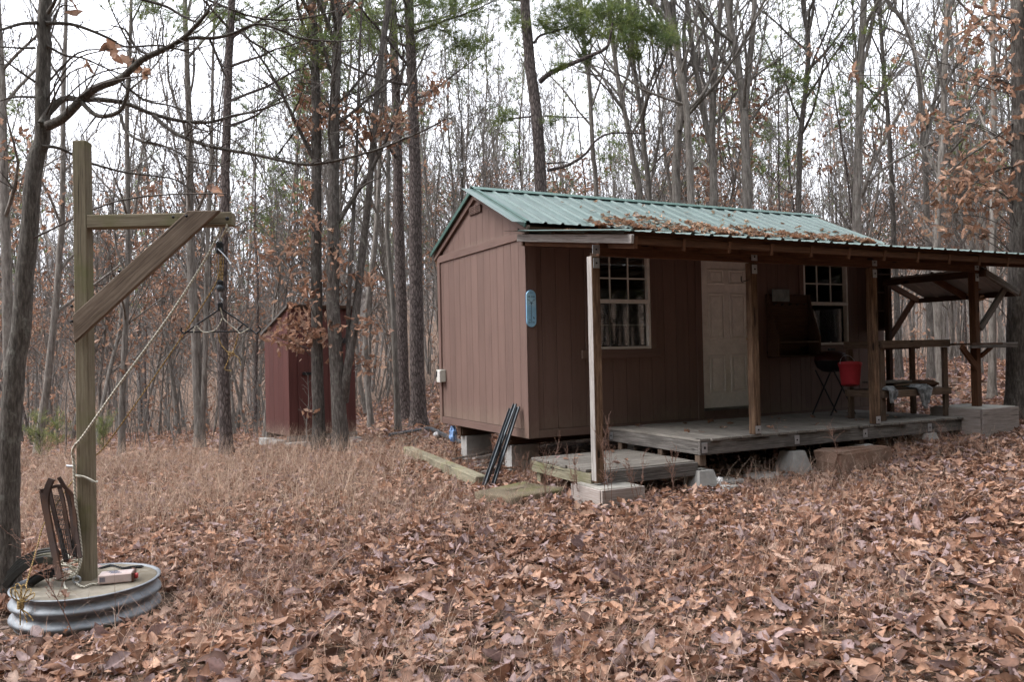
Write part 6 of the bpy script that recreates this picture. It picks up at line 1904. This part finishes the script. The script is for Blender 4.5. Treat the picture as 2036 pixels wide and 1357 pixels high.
# beyond that nobody could count them: the far wood and the brush as two masses
SIMPLE = []
for i in range(10):                                          # lighter far trees
    g = np.random.default_rng(700+i); A = Acc()
    H = g.uniform(12, 17); r0 = g.uniform(0.06, 0.12); t = np.linspace(0, 1, 5)
    P = np.column_stack([np.cumsum(g.normal(0, 0.18, 5)), np.cumsum(g.normal(0, 0.18, 5)), t*H-0.2]); R = r0*(1-0.85*t)
    tube(A, P, R, 4)
    for j in range(20):
        tt = 0.14+0.84*g.uniform(); p, r, ax = interp(P, R, tt)
        L = H*0.25*(1.15-tt)*g.uniform(0.6, 1.2); Q = limb_path(g, p, side_dir(g, ax, g.uniform(0.3, 0.9)), L, 2, 0.14, 0.12)
        QR = np.linspace(min(r*0.5, 0.03), 0.010, 3); tube(A, Q, QR, 3)
        for m in range(6):                                   # twigs as slivers
            p2, _, ax2 = interp(Q, QR, g.uniform(0.2, 1)); d2 = side_dir(g, ax2, g.uniform(0.4, 0.9)); s2 = unit(np.cross(d2, g.normal(0, 1, 3)))*0.013
            A.add([p2-s2, p2+s2, p2+d2*L*g.uniform(0.25, 0.6)], None, [[0, 1, 2]])
    SIMPLE.append(A.arrays())
fw = Acc()
for i in range(760):
    dep = 46+92*gW.uniform()**1.1; lat = gW.uniform(-0.8, 0.8)*dep
    p = CAM[:2]+F2*dep+R2*lat
    V, Q, T, C = SIMPLE[int(gW.integers(0, 10))]
    a = gW.uniform(0, 6.28); s = gW.uniform(0.85, 1.15)
    W = np.column_stack([(V[:, 0]*math.cos(a)-V[:, 1]*math.sin(a))*s+p[0], (V[:, 0]*math.sin(a)+V[:, 1]*math.cos(a))*s+p[1], V[:, 2]*s+gz(p[0], p[1])])
    fw.add(W, Q, T)
for i in range(190):                                         # the wood goes on round the clearing, behind the camera too
    a0 = math.radians(gW.uniform(42, 318)); dd = 11+30*gW.uniform()**0.8
    dv = F2*math.cos(a0)+R2*math.sin(a0); p = CAM[:2]+dv*dd
    if free_spot(p[0], p[1], 0.3) is False: continue
    V, Q, T, C = SIMPLE[int(gW.integers(0, 10))]
    a = gW.uniform(0, 6.28); s = gW.uniform(0.85, 1.15)
    W = np.column_stack([(V[:, 0]*math.cos(a)-V[:, 1]*math.sin(a))*s*1.1+p[0], (V[:, 0]*math.sin(a)+V[:, 1]*math.cos(a))*s*1.1+p[1], V[:, 2]*s+gz(p[0], p[1])])
    fw.add(W, Q, T)
bn = Acc()  # dense pine belt out of view, added to keep low sky light off the porch
for i in range(250):
    a0 = math.radians(gW.uniform(62, 262)); dd = 6.5+24*gW.uniform()
    dv = F2*math.cos(a0)+R2*math.sin(a0); p = CAM[:2]+dv*dd
    if (p[0] < -12 and p[1] > -9) or (p[0]-CAM[0])*F2[0]+(p[1]-CAM[1])*F2[1] > 3.5 and dd < 12: continue
    V, Q, T, C = SIMPLE[int(gW.integers(0, 10))]
    fw.add(V+np.array([p[0], p[1], gz(p[0], p[1])]), Q, T)
    n_ = 100
    hh_ = gW.uniform(0.22, 1.0, n_)
    cs = np.column_stack([gW.normal(0, 1, n_)*1.5*(1.15-hh_)+p[0], gW.normal(0, 1, n_)*1.5*(1.15-hh_)+p[1], hh_*14+gz(p[0], p[1])])
    ds_ = gW.normal(0, 1, (n_, 3)); ds_ /= np.linalg.norm(ds_, axis=1, keepdims=True)
    needles(gW, bn, cs, ds_, 7, 0.85, 0.115, PINE_COLS)
tag(obj('pine_shade_belt', bn.mesh('pine_shade_belt', M['needle'])), 'unseen pine boughs added behind the camera to shade the porch', 'woods', None, 'stuff')
tag(obj('distant_wood', fw.mesh('distant_wood', M['bark_hazed'], True)), 'distant leafless wood closing the view behind the trees', 'woods', None, 'stuff')
bs, bl_ = Acc(), Acc()
for i in range(1900):
    dep = 15.5+38*gW.uniform()**0.8; lat = gW.uniform(-0.76, 0.76)*dep; ix = lat/dep
    p = CAM[:2]+F2*dep+R2*lat
    if not (not (-2.3 < p[0] < 8.2 and -3.2 < p[1] < 4.2) and not (-3.2 < p[0] < 1.6 and 2.5 < p[1] < 9.5)): continue
    if -0.12 <= ix < 0.1 and dep < 19: continue
    if ix > 0.1 and gW.uniform() < 0.45: continue
    h = 0.7+4.2*gW.uniform()**1.6; b0 = np.array([p[0], p[1], gz(p[0], p[1])])
    Q = limb_path(gW, b0, (gW.normal(0, 0.2), gW.normal(0, 0.2), 1), h, 5, 0.10, 0.05)
    tube(bs, Q, np.linspace(0.010, 0.004, 6), 3)
    for m in range(5):
        p2, _, ax2 = interp(Q, np.ones(6), gW.uniform(0.2, 1)); Q2 = limb_path(gW, p2, side_dir(gW, ax2, 0.8), h*gW.uniform(0.15, 0.4), 3, 0.2, 0.05)
        tube(bs, Q2, [0.006, 0.005, 0.004, 0.003], 3)
        if gW.uniform() < (0.16 if ix < -0.3 else 0.08): leaf_cluster(gW, bl_, Q2[-1], 0.16, 6, 0.125, TM_FAR)
tag(obj('woodland_brush', bs.mesh('woodland_brush', M['twig'], True)), 'tangled bare undergrowth between the background trees', 'brush', None, 'stuff')
tag(obj('brush_leaves', bl_.mesh('brush_leaves', M['twigleaf'])), 'brown leaves clinging to the woodland undergrowth', 'leaves', None, 'stuff')

# ------------------------------------------------------------------ leaf litter
gL = np.random.default_rng(21)
LIT = [(0.430, 0.250, 0.172), (0.337, 0.185, 0.124), (0.276, 0.149, 0.098), (0.205, 0.109, 0.074), (0.133, 0.072, 0.053), (0.504, 0.338, 0.263), (0.381, 0.269, 0.256), (0.288, 0.206, 0.201), (0.389, 0.214, 0.135), (0.246, 0.128, 0.082), (0.472, 0.289, 0.200)]
def sector(n, d0, d1, half=0.70, inner=0.0):
    dep = np.sqrt(gL.uniform(0, 1, n)*(d1*d1-d0*d0)+d0*d0); lat = gL.uniform(inner, half, n)*np.where(gL.uniform(0, 1, n) < 0.5, -1, 1)*dep
    x = CAM[0]+F2[0]*dep+R2[0]*lat; y = CAM[1]+F2[1]*dep+R2[1]*lat
    return x, y, dep, lat/dep
def clear_of(x, y):
    """not where the drum, footings, rocks, blocks and shed stand, nor well under the cabin"""
    k = ~((x > 0.3) & (x < 6.2) & (y > 0.3) & (y < 2.6))
    k &= (x-bp[0])**2+(y-bp[1])**2 > 0.55**2
    k &= ~((x > -0.33) & (x < 0.22) & (y > -2.05) & (y < -1.43))
    k &= ~((x > 5.42) & (x < 6.22) & (y > -2.08) & (y < -1.3))
    k &= ~((x > 2.7) & (x < 3.6) & (y > -2.14) & (y < -1.85))
    k &= ~((x > -0.95) & (x < -0.28) & (y > -1.2) & (y < -0.65))
    k &= ~((x > 0.4) & (x < 5.4) & (y > -1.5) & (y < 0.2) & (gL.uniform(0, 1, x.shape) < 0.75))
    return k
def litter(n, d0, d1, tm, smin, smax, thick, name, half=0.70, inner=0.0):
    acc = Acc()
    x, y, dep, ix = sector(n, d0, d1, half, inner)
    k = clear_of(x, y)
    # fewer leaves where the dry grass stands
    gp = grass_amount(ix, dep)
    k &= gL.uniform(0, 1, n) > 0.5*gp
    x, y = x[k], y[k]
    m = len(x)
    P = np.column_stack([x, y, G(x, y)+gL.uniform(0.0, 1.0, m)**1.6*thick+0.004])
    tilt = np.abs(gL.normal(0, 0.48, m)); st = gL.uniform(0, 1, m) < 0.16; tilt[st] = gL.uniform(0.6, 1.5, st.sum())
    tilt = np.where(gL.uniform(0, 1, m) < 0.3, math.pi-tilt, tilt)
    size = smin+(smax-smin)*gL.uniform(0, 1, m)**1.9
    scatter(gL, acc, P, size, tilt, tm, LIT, 0.28)
    o = obj(name, acc.mesh(name, M['leaf'], tm is TM_FINE))
    return o
def grass_amount(ix, dep):
    """how thick the dry grass stands: the patch between hoist and shed, tufts elsewhere"""
    a = sstep(6.2, 8.6, dep)*sstep(14.5, 12.5, dep)*sstep(-0.02, -0.22, ix)
    c = 0.5+0.32*np.sin(2.1*dep+9*ix)+0.30*np.sin(31*ix-1.3*dep+1)+0.25*np.sin(55*ix+2.9*dep)
    return np.clip(a*np.clip(0.42+c, 0.1, 1), 0, 1)
tag(litter(7200, 3.2, 5.6, TM_FINE, 0.045, 0.19, 0.075, 'leaf_litter'), 'large curled brown leaves carpeting the nearest ground', 'leaves', None, 'stuff')
tag(litter(6800, 5.3, 6.7, TM_FULL, 0.05, 0.18, 0.07, 'leaf_litter'), 'curled brown oak leaves carpeting the foreground', 'leaves', None, 'stuff')
tag(litter(42500, 6.5, 13.5, TM_MID, 0.06, 0.16, 0.065, 'leaf_litter'), 'brown fallen leaves carpeting the ground before the cabin', 'leaves', None, 'stuff')
tag(litter(36000, 12.8, 32.0, TM_FAR, 0.11, 0.20, 0.06, 'leaf_litter'), 'brown fallen leaves under the trees of the wood', 'leaves', None, 'stuff')
tag(litter(15000, 2.6, 14.0, TM_FAR, 0.10, 0.19, 0.05, 'leaf_litter', 1.05, 0.68), 'brown fallen leaves at the sides of the clearing', 'leaves', None, 'stuff')
tag(litter(9000, 3.2, 8.0, TM_FAR, 0.02, 0.05, 0.08, 'leaf_crumbs'), 'broken leaf bits strewn over the foreground', 'leaves', None, 'stuff')
# leaves and needles caught on the porch roof, under the main eave
acc = Acc()
n = 1900
x = gL.uniform(0.35, 6.2, n); v = gL.uniform(0, 1, n)
depth_ = 0.15+1.0*np.clip(np.interp(x, [0.3, 0.9, 1.4, 2.6, 3.6, 5.2, 6.3], [0.15, 0.3, 0.75, 1.0, 0.8, 0.7, 0.45]), 0, 1)*(0.8+0.2*np.sin(5*x))
y = -0.02-v**1.2*depth_*1.25
hh = 0.085*(1-v)*np.interp(x, [0.3, 1.0, 1.8, 3.5, 6.3], [0.2, 0.55, 1.15, 0.85, 0.5])
P = np.column_stack([x, y, PZ0+(PZ1-PZ0)*(y/PYF)+0.012+gL.uniform(0, 1, n)*hh])
scatter(gL, acc, P, gL.uniform(0.07, 0.13, n), np.abs(gL.normal(0, 0.45, n)), TM_MID, [(0.40, 0.23, 0.13), (0.33, 0.18, 0.10), (0.45, 0.29, 0.18), (0.24, 0.13, 0.075)], 0.25)
n = 2600                                                     # the drift also covers the foot of the main roof
x = 0.9+5.0*gL.uniform(0, 1, n); v = gL.uniform(0, 1, n)
ext = np.interp(x, [0.9, 1.5, 1.9, 2.6, 3.1, 3.6, 4.3, 4.9, 5.9], [0.05, 0.40, 0.46, 0.40, 0.26, 0.30, 0.20, 0.14, 0.06])*(0.85+0.25*np.sin(7*x)+0.2*np.sin(19*x)+0.1*np.sin(43*x))
y = -0.16+v**1.7*(ext+0.22)
y = np.where(gL.uniform(0, 1, n) < 0.05, -0.1+gL.uniform(0, 1, n)*1.2, y)
k = gL.uniform(0, 1, n) < 0.45+0.4*np.sin(9*x+5*y)+0.3*np.sin(23*x-3)
x, y, v = x[k], y[k], v[k]; n = len(x)
P = np.column_stack([x, y, EAVE+sl*(y+EO)+0.026+gL.uniform(0, 1, n)*0.03*(1-v*0.8)])
scatter(gL, acc, P, gL.uniform(0.05, 0.12, n), np.abs(gL.normal(0, 0.35, n))+0.1, TM_MID, [(0.42, 0.25, 0.16), (0.33, 0.19, 0.12), (0.47, 0.33, 0.225), (0.22, 0.125, 0.08), (0.36, 0.27, 0.22)], 0.25)
n = 9000                                                     # fallen needles
x = gL.uniform(0.3, 4.6, n); v = gL.uniform(0, 1, n); y = -0.02-v*1.1*np.interp(x, [0.3, 1.2, 2.2, 4.6], [0.25, 0.95, 0.9, 0.5])
c = np.column_stack([x, y, PZ0+(PZ1-PZ0)*(y/PYF)+0.015+gL.uniform(0, 1, n)*0.10*(1-v)*np.interp(x, [0.3, 1.2, 2.0, 4.6], [0.3, 1, 1, 0.5])])
az = gL.uniform(0, 6.28, n); dv = np.column_stack([np.cos(az), np.sin(az), gL.normal(0, 0.2, n)])*0.055; sv = np.column_stack([-np.sin(az), np.cos(az), np.zeros(n)])*0.0022
V = np.stack([c-dv-sv, c-dv+sv, c+dv], 1).reshape(-1, 3)
acc.add(V, None, np.arange(3*n).reshape(-1, 3), np.repeat(np.array([(0.36, 0.19, 0.095)])*gL.uniform(0.7, 1.3, (n, 1)), 3, 0))
tag(obj('roof_litter', acc.mesh('roof_litter', M['leaf'])), 'drift of brown leaves and pine needles on the porch roof', 'leaves', None, 'stuff')
# a few on the deck and drum
acc = Acc()
P = np.array([(x_, y_, DT+0.012) for x_, y_ in zip(gL.uniform(1.3, 5.3, 34), gL.uniform(-1.6, -0.08, 34)**1)])
P = np.vstack([P, [(bp[0]+0.33*math.cos(t_), bp[1]+0.33*math.sin(t_), dtop+0.01) for t_ in (0.4, 1.3, 2.2, 4.4)], [(x_, y_, ST+0.012) for x_, y_ in zip(gL.uniform(-0.1, 1.0, 7), gL.uniform(-1.6, -0.6, 7))]])
scatter(gL, acc, P, gL.uniform(0.05, 0.11, len(P)), np.abs(gL.normal(0, 0.3, len(P))), TM_MID, LIT, 0.2)
tag(obj('deck_leaves', acc.mesh('deck_leaves', M['leaf'])), 'few dry leaves scattered on the deck boards', 'leaves', None, 'stuff')

# ------------------------------------------------------------------ dry grass
def blades(n, x, y, h, lean, w_, cols, name, label, seg=3, branch=0):
    m = len(x)
    az = gL.uniform(0, 6.283, m)
    base = np.column_stack([x, y, G(x, y)])
    ld = np.column_stack([np.cos(az), np.sin(az), np.zeros(m)])
    sdv = np.column_stack([-np.sin(az+gL.normal(0, 0.7, m)), np.cos(az), np.zeros(m)])
    rows = []
    for i in range(seg+1):
        t = i/seg
        p = base+ld*(h*lean*t**1.8)[:, None]+np.array([0, 0, 1])*(h*t*np.sqrt(np.clip(1-(lean*t*0.8)**2, 0.05, 1)))[:, None]
        ww = (w_*(1-0.85*t))
        rows += [p-sdv*ww[:, None], p+sdv*ww[:, None]]
    V = np.stack(rows, 1)
    nv = 2*(seg+1)
    Q1 = np.array([[2*i, 2*i+1, 2*i+3, 2*i+2] for i in range(seg)])
    Q = (Q1[None]+(np.arange(m)*nv)[:, None, None]).reshape(-1, 4)
    C = np.asarray(cols)[gL.integers(0, len(cols), m)]*gL.uniform(0.75, 1.25, (m, 1))
    acc = Acc(); acc.add(V.reshape(-1, 3), Q, None, np.repeat(C, nv, 0))
    for b in range(branch):                                  # fine side sprigs
        t = gL.uniform(0.35, 0.95, m)
        p = base+ld*(h*lean*t**1.8)[:, None]+np.array([0, 0, 1])*(h*t)[:, None]*0.97
        d = gL.normal(0, 1, (m, 3)); d[:, 2] = np.abs(d[:, 2])*0.9+0.3; d /= np.linalg.norm(d, axis=1, keepdims=True)
        e = p+d*(h*gL.uniform(0.12, 0.34, m))[:, None]
        s = sdv*(w_*0.55)[:, None]
        acc.add(np.stack([p-s, p+s, e], 1).reshape(-1, 3), None, np.arange(3*m).reshape(-1, 3), np.repeat(C*1.05, 3, 0))
    return tag(obj(name, acc.mesh(name, M['grass'])), label, 'grass', None, 'stuff')
DRY = [(0.50, 0.36, 0.27), (0.41, 0.285, 0.21), (0.58, 0.445, 0.34), (0.30, 0.20, 0.145)]
x, y, dep, ix = sector(52000, 6.0, 14.8)
k = (gL.uniform(0, 1, len(x)) < grass_amount(ix, dep)) & clear_of(x, y)
x, y = x[k], y[k]; m = len(x)
blades(m, x, y, 0.08+0.45*gL.uniform(0, 1, m)**1.6, gL.uniform(0.05, 0.95, m), gL.uniform(0.0016, 0.003, m), DRY, 'dry_grass', 'stand of dry pinkish brown grass between hoist and shed', 3, 3)
x, y, dep, ix = sector(27000, 3.4, 12.0)
cl = np.sin(2.3*x+0.8*y)+np.sin(1.7*y-1.1*x+2)+0.6*np.sin(4.1*x-3.3*y)
k = (cl+gL.normal(0, 0.5, len(x)) > 0.05) & clear_of(x, y)
x, y = x[k], y[k]; m = len(x)
blades(m, x, y, gL.uniform(0.12, 0.42, m), gL.uniform(0.3, 1.15, m), gL.uniform(0.0011, 0.0022, m), [(0.46, 0.325, 0.25), (0.38, 0.25, 0.19), (0.52, 0.39, 0.30), (0.29, 0.175, 0.135)], 'dry_grass', 'thin dry grass blades among the foreground leaves', 3, 1)
x, y, dep, ix = sector(1500, 3.4, 8.5)
cl = np.sin(3.1*x+1.8*y+1)+np.sin(2.9*y-1.6*x+4)
k = (cl > 1.05) & clear_of(x, y)
x, y = x[k], y[k]; m = len(x)
blades(m, x, y, gL.uniform(0.03, 0.09, m), gL.uniform(0.2, 0.9, m), gL.uniform(0.0012, 0.002, m), [(0.10, 0.15, 0.045), (0.14, 0.17, 0.06)], 'green_grass', 'sparse green grass sprouting between the fallen leaves', 2)

# ------------------------------------------------------------------ separate dry weeds, seedlings, saplings
def weed(px, py_base, h, seed, label, depth=None, lean=0.1, reps=1):
    g = np.random.default_rng(300+seed)
    b = to_ground(px, py_base)
    acc = Acc()
    for s in range(reps):
        st = limb_path(g, (g.normal(0, 0.03), g.normal(0, 0.03), -0.02), (g.normal(0, lean), g.normal(0, lean), 1), h*g.uniform(0.7, 1.0), 7, 0.07, 0.02)
        R = np.linspace(0.0035, 0.0014, 8)
        tube(acc, st, R, 4, (0.25, 0.15, 0.115))
        for j in range(int(9+h*14)):
            t = g.uniform(0.3, 1.0); p, r, ax = interp(st, R, t)
            Q = limb_path(g, p, side_dir(g, ax, g.uniform(0.4, 0.9)), h*g.uniform(0.06, 0.2), 3, 0.2, 0.1)
            tube(acc, Q, [0.0018, 0.0015, 0.0012, 0.001], 3, (0.30, 0.18, 0.14))
            for q in (Q[-1], Q[-2], Q[1]):
                V, T = TM_FAR[int(g.integers(0, 6))]
                acc.add(V*0.016+q, None, T, (0.33, 0.20, 0.15))
    o = obj('dry_weed', acc.mesh('dry_weed', M['grass']), None, T3(b))
    return tag(o, label, 'weed', 'dry weeds before the porch')
WD = [(1215, 1012, 0.95, 'tall dry weed before the footing of the porch post', 3), (1150, 1000, 0.55, 'dry weed tuft left of the porch post footing', 4), (1270, 1008, 0.6, 'dry weed at the right end of the porch post footing', 3), (1340, 985, 0.55, 'dry weed before the front of the step platform', 3),
      (1090, 1010, 0.75, 'dry weed beside the mossy slab', 3), (1040, 985, 0.6, 'dry weed tuft before the leaning steel channels', 4), (1545, 950, 0.62, 'dry feathery weed before the middle deck pier', 2), (1690, 985, 0.95, 'long thin dry weed leaning before the brown rock', 1),
      (1880, 925, 0.6, 'single dry weed left of the right footing', 1), (1440, 950, 0.5, 'dry weed before the dark gap under the deck', 2), (995, 955, 0.55, 'bushy dry weed behind the steel channels', 5), (1010, 940, 0.4, 'low dry weed beside the corner concrete block', 4),
      (640, 960, 0.5, 'dry weed at the edge of the grass before the shed', 3), (1310, 1100, 0.5, 'lone dry weed standing in the leaves before the platform', 2), (1790, 1085, 0.42, 'lone dry weed in the leaves before the brown rock', 1), (880, 1130, 0.5, 'pale dry weed in the middle of the leaf carpet', 2),
      (180, 1275, 0.95, 'thin reddish weed stem before the drum front', 1), (90, 1270, 0.7, 'thin reddish weed stem before the rope hank', 1), (205, 1150, 0.55, 'bent dry weed beside the hoist post foot', 2), (560, 1180, 0.35, 'small dry weed in the foreground leaves', 2)]
for i, (px, py, h, lab, rp) in enumerate(WD): weed(px, py, h, i, lab, None, 0.14, rp)
def seedling(px, py, h, seed, label):
    g = np.random.default_rng(400+seed); b = to_ground(px, py)
    t = thing('pine_seedling', label, 'seedling', b, 'pine seedlings at the wood edge')
    A, C = Acc(), Acc()
    st = limb_path(g, (0, 0, -0.02), (0, 0, 1), h, 5, 0.06); tube(A, st, np.linspace(0.008, 0.004, 6), 5)
    cs, ds_ = [], []
    for j in range(34):
        p, r, ax = interp(st, np.ones(6), g.uniform(0.15, 1)); Q = limb_path(g, p, side_dir(g, ax, g.uniform(0.6, 1.2)), h*0.42*g.uniform(0.4, 1), 2, 0.1, 0.1)
        tube(A, Q, [0.004, 0.003, 0.002], 3); cs += [Q[1], Q[2]]; ds_ += [unit(Q[2]-Q[1])]*2
    needles(g, C, cs, ds_, 20, 0.12, 0.0018, [(0.23, 0.27, 0.085), (0.27, 0.30, 0.11), (0.18, 0.22, 0.075)])
    obj('stem', A.mesh('stem', M['twig_dark'], True), t); obj('needles', C.mesh('needles', M['needle']), t)
seedling(85, 925, 0.7, 1, 'green pine seedling between the near oak and the hoist post')
seedling(115, 900, 0.8, 2, 'pale green pine seedling behind the old chair frame')
seedling(205, 905, 0.65, 3, 'green pine seedling just right of the hoist post')
def sapling(px, py, h, seed, label, mat='twig'):
    g = np.random.default_rng(600+seed); b = to_ground(px, py); A, B = Acc(), Acc()
    P = limb_path(g, (0, 0, -0.03), (g.normal(0, 0.08), g.normal(0, 0.08), 1), h, 8, 0.05); R = np.linspace(0.014, 0.004, 9); tube(A, P, R, 6)
    grow_crown(g, P, R, A, B, 12, 0.2, h, 0.0022, 1.0, None, (0.6, 1.1), 0.3, 0.02)
    t = thing('sapling', label, 'sapling', b, 'bare saplings at the clearing edge')
    obj('stem', A.mesh('stem', M[mat], True), t); obj('twigs', B.mesh('twigs', M[mat], True), t)
sapling(128, 915, 2.4, 1, 'pale bare sapling with white twigs left of the hoist post', 'twig')
sapling(612, 895, 1.3, 2, 'small bare sapling before the red shed door')
sapling(300, 905, 1.9, 3, 'thin bare sapling under the rope lines')
sapling(350, 900, 2.2, 4, 'thin bare sapling between the ropes and the twin trunk')
# fallen sticks
for i, (a_, b_, r_, lab) in enumerate((((0.4, 4.9), (-0.5, 3.6), 0.012, 'long dark stick lying across the leaves behind the timber'), ((-0.6, 3.0), (-1.1, 1.6), 0.008, 'thin crooked stick on the leaves left of the timber'), ((-2.1, -4.2), (-1.75, -4.35), 0.006, 'short pale stick among the foreground leaves'))):
    P = smooth_path([(a_[0]+(b_[0]-a_[0])*t+0.05*math.sin(5*t+i), a_[1]+(b_[1]-a_[1])*t, gz(a_[0]+(b_[0]-a_[0])*t, a_[1]+(b_[1]-a_[1])*t)+0.05) for t in np.linspace(0, 1, 6)], 3)
    A = Acc(); tube(A, P-P[0], np.linspace(r_, r_*0.5, len(P)), 6, None, True)
    tag(obj('stick', A.mesh('stick', M['twig'], True), None, T3(P[0])), lab, 'stick')
